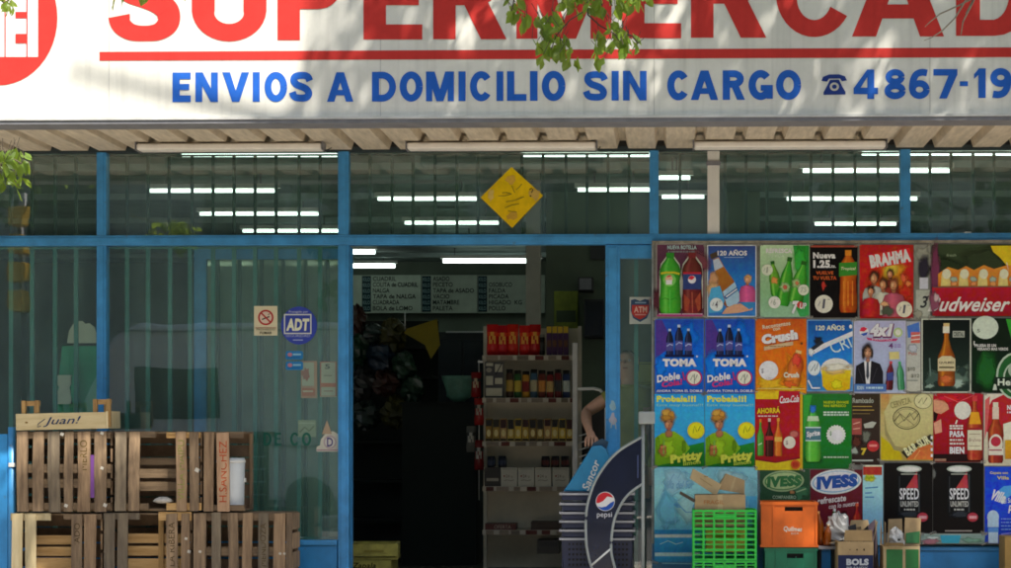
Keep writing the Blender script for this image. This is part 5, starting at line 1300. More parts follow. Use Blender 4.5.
# teal bag held on the baskets
tb = thing('teal_bag', 'teal blue bag with white script leaning on the stacked baskets', 'bag', P(588, 491, -.2))
tm = mat('teal bag', (0.02, 0.22, 0.42), .45, .12, 5, .2)
b = MB(); fp = [(563, 491.5), (569, 483), (586, 456), (592, 446), (601, 445), (606.5, 449), (609, 458), (600, 475), (592, 491.5)]
b.prism([P(x, y, -.33) for x, y in fp], (0, .2, 0), tm); b.build('body', tb, bevel=.012)
b = MB(); b.prism([P(x, y, -.3) for x, y in ((590, 449), (593, 443), (602, 438.5), (608, 442), (606, 449))], (0, .14, 0), mat('dark bag lining', (0.015, 0.05, 0.09), .6)); b.build('opening', tb)
pr = Print(-.3325, printmat('glossy print', .3, .05, .4), 1.0, .0006); pr.t('Sancor', 575, 471, 607, 479, '#cfd4d0', .02, .2, -68); pr.build('lettering', tb)
# ------------------------------------------------------------------ the wall of drink posters
bo = thing('poster_board', 'dark backing board that carries the drink posters right of the door', 'board', (PX(832, -.07), -.07, PZ(545, -.07)))
PB0, PB1 = PX(652.5, -.07), PX(1095, -.07)
b = MB(); b.box(PB0, PB1, -.075, -.05, PZ(543.5, -.07), PZ(241.5, -.07), mat('backing board', (0.16, 0.16, 0.14), .7, .35, 8)); b.build('panel', bo)
b = MB(); b.box(PB0 - .004, PB1, -.082, -.076, PZ(244, -.08), PZ(241.3, -.08), mat('old tape', (0.26, 0.24, 0.19), .6, .45, 14)); b.build('tape_strip', bo)
b = MB(); b.box(PB0 - .006, PB0 + .006, -.083, -.0765, PZ(543, -.08), PZ(244.2, -.08), mat('clear edge strip', (0.22, 0.25, 0.24), .3, .3, 14)); b.build('edge_strip', bo)
POST = printmat('poster print', .45, .10, .0, True, crease=.5)
SOFT = printmat('poster soft print', .45, .10, .0, True, True, crease=.5)
PG = 1.95
def poster(label, rect, bgc, fn, Y=-.079, border=None, group=None, rot=0, grad=None):
    x0, y0, x1, y1 = rect
    pr = Print(Y, POST, PG, .00035, None, SOFT)
    if border: pr.r(x0, y0, x1, y1, border); q = 1.1; x0, y0, x1, y1 = x0 + q, y0 + q, x1 - q, y1 - q
    if isinstance(bgc, (list, tuple)): pr.grad(x0, y0, x1, y1, list(bgc))
    else: pr.r(x0, y0, x1, y1, bgc)
    fn(pr)
    rd_ = random.Random(int(rect[0] * 3 + rect[1] * 7))
    for (tx, ty) in ((rect[0], rect[1]), (rect[2], rect[1]), (rect[0], rect[3]), (rect[2], rect[3])):
        if rd_.random() < .55:   # a scrap of clear tape over the corner
            pr.k += 1; a_, w2, h2 = rd_.uniform(-.5, .5), rd_.uniform(2.4, 4), rd_.uniform(.9, 1.5)
            q_ = [(tx + u * w2 * math.cos(a_) - v * h2 * math.sin(a_), ty + u * w2 * math.sin(a_) + v * h2 * math.cos(a_)) for u, v in ((-1, -1), (-1, 1), (1, 1), (1, -1))]
            pr.mb.quad(*[pr.pt(*z) for z in q_], SOFT, [(.34, .33, .28, .5)] * 4)
    pr.mb.box(P(rect[0], 0, Y).x, P(rect[2], 0, Y).x, Y + .0006, Y + .0025, P(rect[0], rect[3], Y).z, P(rect[0], rect[1], Y).z, POST, (.5, .5, .48))
    c = P((rect[0] + rect[2]) / 2, rect[3], Y)
    o = pr.build('poster', None, c)
    for v in []: pass
    return tag(o, label, 'poster', group)
def price(p, cx, cy_, r, txt, c='#b4b4ac', ink='#44444c', n=22):
    p.e(cx, cy_, r, r, c, n=n)
    if txt and len(txt) == 1: p.t(txt, cx - r * .2, cy_ - r * .55, cx + r * .2, cy_ + r * .5, ink, .02, .1); p.line([(cx + r * .4, cy_ - r * .5), (cx + r * .7, cy_ - r * .5)], .5, ink); p.line([(cx - r * .6, cy_ + r * .2), (cx - r * .4, cy_ - r * .3)], .5, ink)
    elif txt: p.t(txt, cx - r * .55, cy_ - r * .5, cx + r * .55, cy_ + r * .45, ink, .0, .15)
def fuzz(p, x0, y0, x1, y1, c, rows=2, h=1.6, seed=0):
    """unreadably small print: short dashes"""
    rd = random.Random(seed + int(x0 * 3 + y0)); 
    for k in range(rows):
        y = y0 + (y1 - y0) * (k + .5) / rows; x = x0
        while x < x1 - 1:
            w_ = min(rd.uniform(1.0, 3.6), x1 - x); p.r(x, y - h / 2, x + w_, y + h / 2, c); p.k -= 1; x += w_ + rd.uniform(.4, .9)
    p.k += 1
# --- row one
def f(p):
    p.blob(696, 262, 12, 14, '#5a3038', .4); p.blob(662, 300, 14, 12, '#3c1c22', .4)
    p.t('NUEVA BOTELLA', 667.5, 245.4, 696.5, 249.4, '#7f9a9a', .03); fuzz(p, 668, 250, 696, 253.4, '#5c5c60', 1)
    for cx, ol in ((670.2, 0), (692.2, 1)):
        p.poly([(cx - 10.8, 272), (cx - 9.4, 264), (cx - 4, 256.6), (cx - 2.6, 253.4), (cx + 2.6, 253.4), (cx + 4, 256.6), (cx + 9.4, 264), (cx + 10.8, 272), (cx + 10.8, 308), (cx + 8, 314.4), (cx - 8, 314.4), (cx - 10.8, 308)], '#8f9488')
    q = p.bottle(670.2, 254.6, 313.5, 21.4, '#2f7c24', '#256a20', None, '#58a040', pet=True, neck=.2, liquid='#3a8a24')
    p.line([(661, 273.5), (666, 272.6), (674, 272.6), (679.6, 274)], 2, '#9a9422'); p.e(669.5, 280, 6.4, 6.4, '#5f9a48'); p.e(669, 279, 3.8, 3.8, '#a88a70', n=12); p.r(666, 280, 672, 284.5, '#c8c0b0'); p.line([(667, 277), (671, 275.6)], 1.2, '#a8342a')
    p.line([(661.5, 300), (665, 298), (670, 300), (675, 298), (679, 300)], .8, '#266e1c'); p.line([(670, 290), (670, 312)], 1.2, '#49983a')
    p.bottle(692.2, 254.6, 313.5, 20.6, '#4a211c', '#5a2020', None, '#6e3a34', pet=True, neck=.2, liquid='#5e1f1c')
    p.r(683, 273.5, 701.4, 289.5, '#26335e'); p.r(683.2, 272.2, 701.2, 274.2, '#8a2028'); p.e(692, 279.6, 4, 4, '#a8a8b4', n=16); p.poly([(688.2, 279), (689.6, 276.4), (692, 275.7), (695, 277.2), (692, 280)], '#a02432')
    p.poly([(684, 294), (690, 300), (688, 312), (684.5, 310)], '#7c3524'); p.poly([(700.4, 292), (695, 300), (698, 312), (700.6, 309)], '#7c3524'); p.line([(692, 292), (692.6, 313)], 1, '#8a4434')
    p.r(657, 314.6, 704, 316.6, '#7c3058'); fuzz(p, 659, 313.2, 703, 315, '#a0808c', 1, 1)
poster('purple poster with a green and a dark soda bottle, top left corner of the board', (656, 243.6, 705.5, 317), ['#4a2a3a', '#3a2030', '#54303c', '#38202c'], f, border='#6e6a66')
def f(p):
    p.t('120 AÑOS', 717.5, 249.6, 747, 255.6, '#b2bcc4', .035); p.line([(724, 257.4), (744, 257.4)], .5, '#7f93b4')
    # tilted bottle
    p.poly([(709.5, 254.5), (716.5, 251.6), (718, 256.4), (711.5, 259.6)], '#3a3026')
    p.poly([(713, 259.6), (718.6, 257), (726, 270), (734, 281), (739.6, 302), (728, 309), (720, 300), (716.5, 280)], '#8a5a22', '#6a3c18'); p.poly([(713, 260.4), (718.4, 258), (723.4, 266.6), (714.6, 271)], '#8c98a4')
    p.poly([(722.6, 292), (734.6, 282), (741.4, 299), (733, 308), (727, 306)], '#7d98a8'); p.poly([(724, 296.5), (737, 286.8), (738, 290.4), (725.6, 299.6)], '#1f4a78'); p.line([(726, 297), (737, 289)], 1.2, '#c4ccd0')
    p.blob(713.4, 279, 5, 7, '#9a7452', .2); p.blob(713, 290, 6.4, 8, '#a08058', .2); p.poly([(708.4, 300), (711, 288), (720, 286), (724.5, 300), (722, 312), (709, 313)], '#3d82a6')
    p.poly([(726, 308), (734, 304.6), (748, 302), (753, 304), (752.5, 310), (738, 313), (722, 314)], '#a27c62'); p.poly([(740, 303), (753.6, 300), (754.4, 307), (749, 309.4)], '#2d6a92')
    p.person(747.4, 274, 28, '#b04a78', '#a07c46', '#a87c60')
    price(p, 716.4, 304.6, 6.6, '4', '#a7b0ac')
poster('blue poster with a tilted amber bottle and two people, top row second', (707, 244.8, 756.6, 317), ['#2c3a6a', '#1d5290', '#2266a8', '#2a5f96'], f, border='#9aa0a4')
def f(p):
    p.poly([(793, 245.6), (809, 245.6), (809, 316.6), (800, 316.6), (792, 300), (797, 270)], '#1f6e28', '#2f8040'); p.blob(800, 262, 6, 14, '#2c8a30', .3)
    p.t('REFRESCA', 766, 248.4, 792, 253.2, '#f0f4ea', .05); p.t('TU VIDA', 768, 254.2, 784, 257.4, '#9fb49c', .0)
    for cx, t, b_, w_, tl, cc in ((774.6, 262, 296, 11, -7, '#5d8a2a'), (786, 258.4, 306, 13.5, 9, '#317f22'), (799.4, 262, 303, 15, 13, '#3a8a2a')):
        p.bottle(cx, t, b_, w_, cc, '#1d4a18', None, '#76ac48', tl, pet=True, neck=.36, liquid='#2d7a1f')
    p.blob(774.4, 280.6, 3.6, 3.6, '#a8703a', .3); p.blob(785, 287, 4.6, 5, '#7f9a6a', .3); p.blob(785, 287, 2.2, 2.6, '#9a4a3a', .3); p.blob(796.6, 283.4, 4.4, 4.6, '#7a9060', .3); p.blob(796.6, 283, 2, 2.2, '#9a5a40', .3)
    price(p, 767.2, 270, 5.6, '1', '#a7b09c', '#7c8474'); price(p, 803.4, 290, 5.4, '75', '#aab49c', '#7c8474'); price(p, 774.4, 302.4, 6, '6', '#b0b8a6', '#7c8474')
    p.t('7', 791.4, 301, 799, 314, '#c6cabc', .06, .2); p.e(800, 305, 3.4, 3.4, '#96302a', n=12); p.t('UP', 799.6, 303, 806.4, 309, '#d0d0c0', .03, .2)
poster('pale green poster with three bright green bottles, top row third', (760.2, 245, 809.4, 317), ['#8fa886', '#7d9a76', '#6a8f68', '#74967a'], f)
def f(p):
    p.t('Nueva', 813, 252.4, 835.4, 258.6, '#c2c2bc', .05); p.t('1.25', 813.2, 260, 830, 268, '#c2c2bc', .06); p.t('Lts.', 829, 264.4, 836, 267.8, '#c2c2bc', .03)
    p.t('VUELVE', 816, 271.2, 833.4, 274.6, '#a04a22', .03); p.t('TU VUELTA', 813, 276.2, 836.4, 279.8, '#a04a22', .03)
    p.blob(823.6, 286, 2.4, 3.8, '#8a2a20', .4); price(p, 823.8, 304, 9, '1', '#aaa89a')
    p.bottle(848.2, 252, 312.5, 17.6, '#a04c12', '#b86a1c', None, '#bb6a20', pet=True, neck=.2, liquid='#8e3a0c'); p.poly([(839, 263), (857, 262), (857, 275), (839, 276.6)], '#2c6a22'); p.t('Tropical', 841, 267, 855.6, 271, '#a8b88a', .02, .2)
    for x in (843.6, 848, 852.4): p.line([(x, 281), (x, 306)], 1.3, '#b86420')
    p.r(810.6, 245.4, 857.2, 247.4, '#7c382a')
poster('black poster with an orange juice bottle, top row fourth', (810.2, 245, 857.6, 317.6), ['#0d0a09', '#080706', '#0e0908'], f)
def f(p):
    p.blob(890, 280, 20, 24, '#a83a16', .3); p.blob(892, 274, 13, 13, '#b8741c', .3); p.blob(890, 268, 7, 8, '#b89a34', .3); p.blob(905, 292, 6, 8, '#9a2c16', .4)
    p.poly([(868.6, 254.6), (910, 247.6), (911.6, 262), (870.2, 269.4)], '#a81e1e'); p.t('BRAHMA', 869.6, 252, 910.6, 265, '#c8c4b8', .075, 0, -9.5)
    p.person(874, 270, 40, '#b6aea4'); p.person(890, 268, 30, '#7a2a22'); p.person(883, 277, 38, '#c0b49c', '#3a2414'); p.person(893.6, 277, 40, '#a04a5a', '#5c3018'); p.person(870.6, 285, 32, '#a01c20')
    p.blob(887, 311, 6, 5, '#3c4234', .3); p.blob(884, 304, 4, 3, '#a8805a', .3); p.blob(903, 278, 3, 4, '#a84830', .3); p.blob(908, 284, 3, 3, '#c06838', .3)
    price(p, 904, 309.4, 8, '1', '#b4a894')
poster('red poster with a group of young people under white block letters, top row', (859.6, 244.8, 913.4, 318.4), ['#8a1818', '#9c1c16', '#8e1a16', '#7c1414'], f)
def f(p):
    p.blob(922, 254, 7, 8, '#74766c', .3); p.blob(924, 268, 5.4, 14, '#23202a', .15); p.r(919.6, 277.6, 928, 289, '#9a9ca4'); p.r(916, 290, 929.6, 316, '#8a8e82'); p.t('3', 920, 296, 928, 308, '#26282a', .02, .3); p.line([(926, 298), (929, 296)], 1.2, '#26282a'); p.blob(918, 314, 4, 5, '#767668', .3)
poster('narrow pale strip with a dark bottle neck between two red posters, top row', (914, 244.6, 930.4, 318), ['#6e7068', '#5a5c54', '#767a6e'], f)
def f(p):
    p.blob(950, 268, 18, 12, '#1f2a18', .3); p.blob(984, 262, 22, 14, '#26301e', .3)
    p.blob(936, 275, 5, 32, '#5a2a40', .25); p.t('fresh', 946.6, 253.8, 956, 256.6, '#7c8a70', .0, .2)
    p.poly([(938, 274), (948, 267), (958, 270), (966, 266), (974, 270), (984, 265), (994, 269), (1011, 264), (1030, 266), (1030, 288), (938, 287)], '#b8722a', '#a05c1c')
    for i, x in enumerate((945.6, 963.4, 982.6, 1003, 1022)):
        p.poly([(x - 5, 286), (x - 4, 275), (x - 2.6, 270), (x + 2.6, 270), (x + 4, 275), (x + 5, 286)], '#b0a060'); p.e(x + 1, 274, 4.4, 5, '#bdb794')
    for i, x in enumerate((954, 973.4, 993, 1013)): p.blob(x, 279.4, 3.6, 3, '#788a7c', .2); p.blob(x, 284, 3.4, 2.4, '#b07444', .2)
    p.poly([(990.6, 246), (1030, 245.4), (1030, 268), (1006, 265), (999.6, 257.4), (993, 252)], '#b89a1c'); p.poly([(1000, 256), (1007, 263), (1008.4, 272), (1006, 262)], '#c6c8b4')
    p.r(932.2, 287, 1064, 316, '#8e1622', '#74101a'); p.line([(933, 287.4), (1064, 286.4)], .8, '#5c4a44')
    p.t('Budweiser', 927.5, 297, 1010, 311.6, '#c8bca8', .02, .45); p.blob(933.6, 303, 5, 10, '#6a3a4a', .3); p.blob(936, 298, 3, 4, '#a08a8c', .3)
poster('wide dark green and red poster with a row of foamy glasses, top row right end', (931.6, 244.2, 1064, 316.6), ['#2e3a26', '#28331f', '#202a1a'], f)
# --- row two
def toma(dx):
    def f(p):
        p.poly([(655.6 + dx, 320), (662 + dx, 320), (674 + dx, 345), (655.6 + dx, 358)], '#3c2a6e'); p.blob(690 + dx, 337, 9, 14, '#0d56a8', .3); p.blob(661 + dx, 366, 6, 12, '#0e5cb0', .4)
        for cx, t, h in ((669.8, 329.6, 26), (679, 325.6, 30), (688.4, 329.4, 26)):
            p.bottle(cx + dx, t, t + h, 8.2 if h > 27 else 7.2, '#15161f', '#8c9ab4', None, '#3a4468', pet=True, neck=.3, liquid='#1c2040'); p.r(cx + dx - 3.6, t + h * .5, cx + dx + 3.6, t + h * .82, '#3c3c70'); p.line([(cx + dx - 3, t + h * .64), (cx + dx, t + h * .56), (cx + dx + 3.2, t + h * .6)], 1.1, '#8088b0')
        p.r(665 + dx, 354.6, 694 + dx, 357.2, '#101636')
        p.t('TOMA', 662.6 + dx, 358.6, 696.6 + dx, 366.6, '#c9cdc8', .075); p.e(697 + dx, 356.4, .9, .9, '#c0c4c0')
        p.t('Doble', 656.4 + dx, 373.6, 680 + dx, 381, '#c2c4d0', .04, .15, -9); p.t('Cola!', 661.6 + dx, 380, 682.6 + dx, 386, '#9c2c60', .04, .15, -9); p.line([(682.6 + dx, 372), (684.6 + dx, 380)], 1.4, '#8c2450')
        p.e(694 + dx, 377.6, 8.2, 8, '#8c2450'); p.e(694 + dx, 377.6, 6.6, 6.5, '#b4b49e'); p.line([(690.6 + dx, 380), (693 + dx, 375), (695 + dx, 380), (697.4 + dx, 374.6)], .8, '#55584c'); p.line([(694.4 + dx, 374), (694.4 + dx, 384)], .8, '#55584c')
        p.t('AHORA TOMA EL DOBLE', 656.6 + dx, 389.6, 702.2 + dx, 392, '#b4bac4', .02)
    return f
poster('blue poster with three dark bottles over white letters, left of the pair', (654.8, 318.8, 704, 393.2), ['#1c3a8a', '#0c4ca4', '#0b57b0', '#0a3f8c'], toma(0), border='#2a4c94', group='twin blue cola posters')
poster('blue poster with three dark bottles over white letters, right of the pair', (705, 318.8, 754.8, 393.2), ['#1c3a8a', '#0c4ca4', '#0b57b0', '#0a3f8c'], toma(50.2), border='#2a4c94', group='twin blue cola posters')
def f(p):
    p.blob(794, 370, 10, 18, '#b06a14', .3); p.blob(770, 384, 14, 6, '#b08a1c', .4); p.blob(789, 388, 16, 3, '#b4901c', .3)
    p.t('Recontentos', 762.4, 323, 790.4, 327.2, '#c4a890', .02, 0, -9); p.t('con', 773, 327.8, 780, 330.4, '#c4a890', .02, 0, -9)
    p.t('Crush', 762.2, 333, 798.8, 343.8, '#7c3410', .1, .06, -9); p.t('Crush', 761.4, 332, 797.8, 342.4, '#cfc8ba', .085, .06, -9); p.poly([(764, 346.4), (793, 341.4), (793, 345), (764, 350.6)], '#a08a6a'); fuzz(p, 765, 345.6, 792, 347, '#6c4a20', 1, .6)
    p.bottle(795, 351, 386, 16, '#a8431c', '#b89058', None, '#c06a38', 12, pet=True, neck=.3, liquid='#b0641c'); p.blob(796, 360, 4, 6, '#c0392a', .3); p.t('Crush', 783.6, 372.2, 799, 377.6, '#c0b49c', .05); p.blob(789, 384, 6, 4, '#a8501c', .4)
    p.e(768.6, 370.4, 9.6, 9.6, '#bdb8ae'); p.t('$', 761.2, 368.4, 764, 373.6, '#6a6a70', .02); p.e(769.6, 371, 6.2, 5.8, '#c6c2ba'); p.t('Litro', 766, 377, 774, 379, '#807c78', .0); p.e(801.6, 343.6, 1.2, 1.2, '#503018')
    p.line([(757, 388.4), (805, 388.8)], .7, '#c0a060')
poster('orange poster with white bubbly letters and a price circle, second row', (755.8, 318.8, 806.4, 393.4), ['#9a4416', '#b05612', '#ae5a10', '#b0700f'], f)
def f(p):
    p.t('120 AÑOS', 816, 324.2, 844.6, 330.4, '#bcae94', .035)
    p.poly([(808.4, 353), (820, 345), (852.6, 331), (852.8, 336), (829, 346), (810, 356)], '#b0bac0'); p.blob(818, 340.6, 4.4, 4.6, '#181a20', .3); p.poly([(808, 350), (816, 344), (822, 340), (824, 343), (814, 350)], '#20242c'); p.blob(811, 352, 3, 4, '#a8b4bc', .3)
    p.t('CRI', 830, 338.4, 851, 351, '#9cc0d0', .0, -.1, -20)
    p.e(836, 370, 15.6, 12, '#b4b4a6'); p.blob(847, 372, 6, 8, '#a8a89a', .3); p.poly([(821.6, 370), (851, 370), (850, 389), (845, 390.6), (827, 390.6), (822.6, 386)], '#b49a1c', '#a88408'); p.blob(836, 369.4, 13, 4.6, '#a89058', .3); p.blob(836, 367, 13, 3.6, '#b8b4a0', .3); p.blob(836, 384, 6, 5, '#c0a818', .3)
    p.e(814, 368, 6.2, 7.6, '#a6b0b2'); p.line([(811, 371), (815, 364), (815, 371)], .8, '#485058'); p.line([(816.4, 369), (818, 363)], .7, '#485058')
    p.poly([(808, 377), (811, 375), (820, 376.4), (820, 390), (813, 390.4), (808, 386)], '#2a5c8c'); p.line([(808, 380), (812, 388), (820, 388)], 1.6, '#c0c8cc')
    p.e(850.6, 326.6, 1.6, 2, '#b8bcc0')
poster('bright blue poster with a frothy yellow beer glass, second row', (806.8, 319.6, 853, 391.4), ['#16407a', '#1a5a9c', '#1f6cb0', '#2a6a9c'], f, border='#5a7ca0')
def f(p):
    p.e(864, 331.4, 4.6, 4.6, '#b4b4bc'); p.poly([(859.6, 331), (861, 327.6), (864, 326.8), (867.4, 328.6), (864, 331.6)], '#a4222e'); p.poly([(860.4, 334), (868, 332), (866.6, 335), (863.6, 336)], '#27458c')
    p.t('4x1', 869.4, 323.4, 894.4, 338, '#5a2a4c', .11, .22); p.t('4x1', 870, 323.6, 893, 336.4, '#cfc6cc', .07, .22); p.e(898, 332.4, 4.6, 4.8, '#8c9c6a'); p.e(898, 332.4, 2.8, 3, '#b8bca0'); p.poly([(866, 337.4), (880, 339.6), (898, 338.4), (896, 341), (880, 341.6), (868, 340)], '#943058'); p.t('PROMO', 872, 338.4, 892, 340.4, '#c8a8b8', .0)
    p.t('4', 888.6, 343, 893, 348.4, '#54305c', .03); fuzz(p, 894.4, 343.6, 902, 348, '#7c6c98', 2, 1.2)
    p.poly([(889, 352), (899, 351.6), (899.4, 359), (889.4, 359.4)], '#a49a62')
    # man in a dark suit
    p.poly([(855, 386), (856, 366), (863, 362), (872, 361), (880, 364), (883, 372), (883, 386)], '#17161a'); p.poly([(864, 361), (871, 361), (869.6, 384), (866, 384)], '#b8bcc0'); p.poly([(866.6, 362), (868.6, 362), (869, 376), (867.6, 380), (866, 376)], '#30343c')
    p.blob(867.6, 350.4, 5.2, 8, '#1c120e', .12); p.blob(863.4, 354, 1.6, 5, '#1c120e', .2); p.blob(871.8, 354, 1.4, 5, '#1c120e', .2); p.blob(867.8, 353, 3.5, 5.4, '#8c6850', .06); p.blob(867, 352.6, 1.6, 2.6, '#a88062', .1); p.blob(867.8, 360, 2, 2.4, '#805c48', .1); p.blob(866, 351.2, .8, .5, '#2a1c14', .1); p.blob(869.8, 351.2, .8, .5, '#2a1c14', .1); p.blob(868, 356.4, 1.3, .5, '#7a3c34', .1)
    p.line([(858, 368), (864, 384)], .5, '#34343a'); p.line([(877, 368), (871, 384)], .5, '#34343a')
    p.bottle(889.8, 362, 390, 7.6, '#5a1a20', '#a43038', None, '#8a3a3c', 4, pet=True, neck=.3, liquid='#3c1216'); p.poly([(886.4, 373), (893, 372), (893.4, 380), (887, 381)], '#303a6a'); p.bottle(900.4, 362.4, 390, 7.4, '#3c7c54', '#3a8a50', None, '#78a88c', -4, pet=True, neck=.3, liquid='#2f6a44')
    p.r(854, 384, 886, 391.6, '#3f5c8c'); p.t('EDEN', 857, 386, 863.6, 389.4, '#9cacc0', .02); fuzz(p, 866, 386, 884, 389.6, '#8ca4c0', 1, 2)
poster('lavender poster with a man in a dark suit and two bottles', (853.8, 320.6, 906, 393.2), ['#8c8ca4', '#8890a8', '#8c98ae'], f, border='#9494a4')
def f(p):
    p.poly([(907, 326), (919, 322), (920, 334), (908, 338)], '#3a5c98'); p.r(911, 332, 920, 343, '#a05048'); p.line([(911, 336), (920, 335)], .9, '#b8b0a8'); p.line([(911, 340), (920, 339)], .9, '#b8b0a8'); p.blob(913, 348, 5, 4, '#90949a', .3); p.t('Palo', 908.6, 352, 917, 355, '#8a3c38', .0)
    p.t('$10', 907.4, 367, 915, 371.4, '#5a5c50', .02); p.t('$12', 911, 374, 919.4, 378, '#5a5c50', .02); p.r(907, 380, 918, 381, '#70746a')
poster('narrow pale price strip between the lavender and the dark bottle posters', (906.6, 321.4, 920.6, 391.4), ['#84888c', '#90928a', '#969688'], f)
def f(p):
    p.blob(960, 376, 10, 12, '#4a5c50', .35); p.blob(932, 378, 8, 8, '#33443c', .4); p.blob(962, 370, 5, 5, '#22302a', .4); p.blob(958, 384, 6, 4, '#7a8c80', .4); p.blob(929, 386, 4, 2, '#6a7c70', .4); p.line([(929.6, 358), (930.4, 376)], 1.4, '#4c5c54')
    p.bottle(946.4, 325, 386, 17.6, '#8a4e10', '#a89460', None, '#b4741c', pet=False, neck=.5, liquid='#7a3c14'); p.r(942.8, 326.4, 949.4, 333, '#b0ac9a'); p.poly([(937.8, 359), (942, 356), (951, 356), (955.2, 359), (955.2, 371), (937.8, 371)], '#a49a78'); p.t('QUILMES', 939, 361.4, 954, 364, '#3a3424', .02); p.line([(939, 367.4), (954, 367.4)], 1.6, '#4a442e'); p.blob(946, 379, 6, 4, '#a0522a', .3)
    p.r(952.6, 331, 964.4, 337.4, '#888c80'); p.t('CRISTAL', 953.4, 332, 963.6, 336.4, '#2c342c', .03)
poster('white framed dark poster with a single amber bottle, second row', (921.6, 318.6, 971, 392.6), ['#0a100d', '#0f1813', '#16221b', '#1a2620'], f, border='#a4a898')
def f(p):
    p.blob(986, 372, 11, 20, '#174a1c', .25); p.poly([(1006, 319), (1030, 319), (1030, 344), (1012, 342)], '#2a7c24'); p.e(985.4, 327.4, 13, 11.6, '#9ea898'); p.t('5', 977, 329, 980, 332.4, '#50584c', .02)
    p.t('PRUEBA ES UN', 974.6, 344, 996, 347, '#b0b6a8', .03); p.t('VERANO MAS VERDE', 977, 347.6, 1008, 350.4, '#b0b6a8', .03); p.r(973.6, 341, 974.6, 345, '#b0b6a8')
    p.e(1016, 376, 20, 24, '#8c9c88'); p.e(1016, 376, 18, 22, '#1c4a22'); p.e(1016, 378, 13, 16, '#8c9c88'); p.e(1016, 378, 11.4, 14.4, '#1c3a20'); p.e(1016, 370, 8, 8, '#7c8c78')
    p.r(994, 377, 1030, 389, '#122015'); p.t('Heineken', 997.6, 378.6, 1040, 385.6, '#a4ac9c', .03)
    p.poly([(992.6, 390), (994, 384), (996, 384.4), (997, 390)], '#9ca494')
poster('dark green poster with a pale circle above a round beer badge', (971.8, 318.2, 1044, 392.8), ['#0c180c', '#081408', '#0a2010', '#0a140a'], f)
# --- row three
def pritty(dx):
    def f(p):
        p.t('Probala!!!', 656.6 + dx, 395.6, 696 + dx, 402, '#b4ae34', .05); p.t('Este muy buena!!!', 656.6 + dx, 403.6, 703 + dx, 407, '#6c9c9c', .02)
        p.poly([(654.6 + dx, 454), (662 + dx, 449), (682 + dx, 447), (704 + dx, 442), (704.6 + dx, 466.6), (654.6 + dx, 466.6)], '#1a6a22', '#145418')
        p.poly([(654.8 + dx, 458), (655 + dx, 438), (662 + dx, 433), (674 + dx, 431), (683 + dx, 437), (690 + dx, 448), (684 + dx, 456), (670 + dx, 463), (655 + dx, 466)], '#6c8e14', '#527c10')
        p.blob(684 + dx, 446, 2, 7, '#486c0c', .2); p.blob(668 + dx, 448, 7, 9, '#7c9c1c', .3); p.blob(658 + dx, 444, 2, 8, '#567c10', .2)
        p.blob(669 + dx, 433.5, 4, 4, '#845438', .1); p.blob(668.2 + dx, 417, 7.8, 8.2, '#7c561e', .1); p.blob(666.4 + dx, 413, 5, 3.6, '#a07a34', .2); p.blob(671.6 + dx, 414, 3, 3, '#966c2a', .2); p.blob(668.8 + dx, 424.4, 4.4, 5.8, '#855a3e', .06); p.blob(667.4 + dx, 424.6, 2.2, 3.4, '#a07452', .1); p.blob(667 + dx, 417.6, 5.6, 2.6, '#8c6426', .2)
        p.blob(666 + dx, 421.6, 1.2, .8, '#4a2c1c', .1); p.blob(671.4 + dx, 421.6, 1.2, .8, '#4a2c1c', .1); p.blob(669 + dx, 428.6, 2, .8, '#8a4038', .1); p.blob(669 + dx, 425.6, 1, 1.2, '#8a583c', .1)
        p.blob(663 + dx, 450, 4, 6, '#8c5030', .25); p.line([(664 + dx, 440), (663.6 + dx, 454)], 1.6, '#5a8434'); p.line([(660.4 + dx, 447), (666 + dx, 446)], .9, '#a86c48'); p.line([(660.4 + dx, 450), (666 + dx, 449)], .9, '#7a4228')
        p.e(696 + dx, 430.4, 8.6, 8.6, '#a89c1c', n=16); p.e(696 + dx, 430.4, 7, 7, '#b8a818'); p.line([(693 + dx, 433), (694.6 + dx, 426), (697 + dx, 432)], .7, '#5c6418'); p.line([(698 + dx, 431), (700.4 + dx, 426)], .7, '#5c6418')
        p.t('Pritty', 670 + dx, 452.4, 703 + dx, 463.6, '#a8ac3c', .07, .06, -9); p.t('limon', 683 + dx, 460.4, 700.6 + dx, 464.6, '#8c9c34', .03, .1, -7)
    return f
poster('blue poster of a fair haired child in a lime shirt, left one of the pair', (654.4, 393.8, 704.4, 467), ['#2078b0', '#2a86bc', '#2b7cb4', '#1d6c9c'], pritty(0), group='twin lime soda posters')
poster('blue poster of a fair haired child in a lime shirt, right one of the pair', (704.9, 393.8, 755.2, 467), ['#2078b0', '#2a86bc', '#2b7cb4', '#1d6c9c'], pritty(50.4), group='twin lime soda posters')
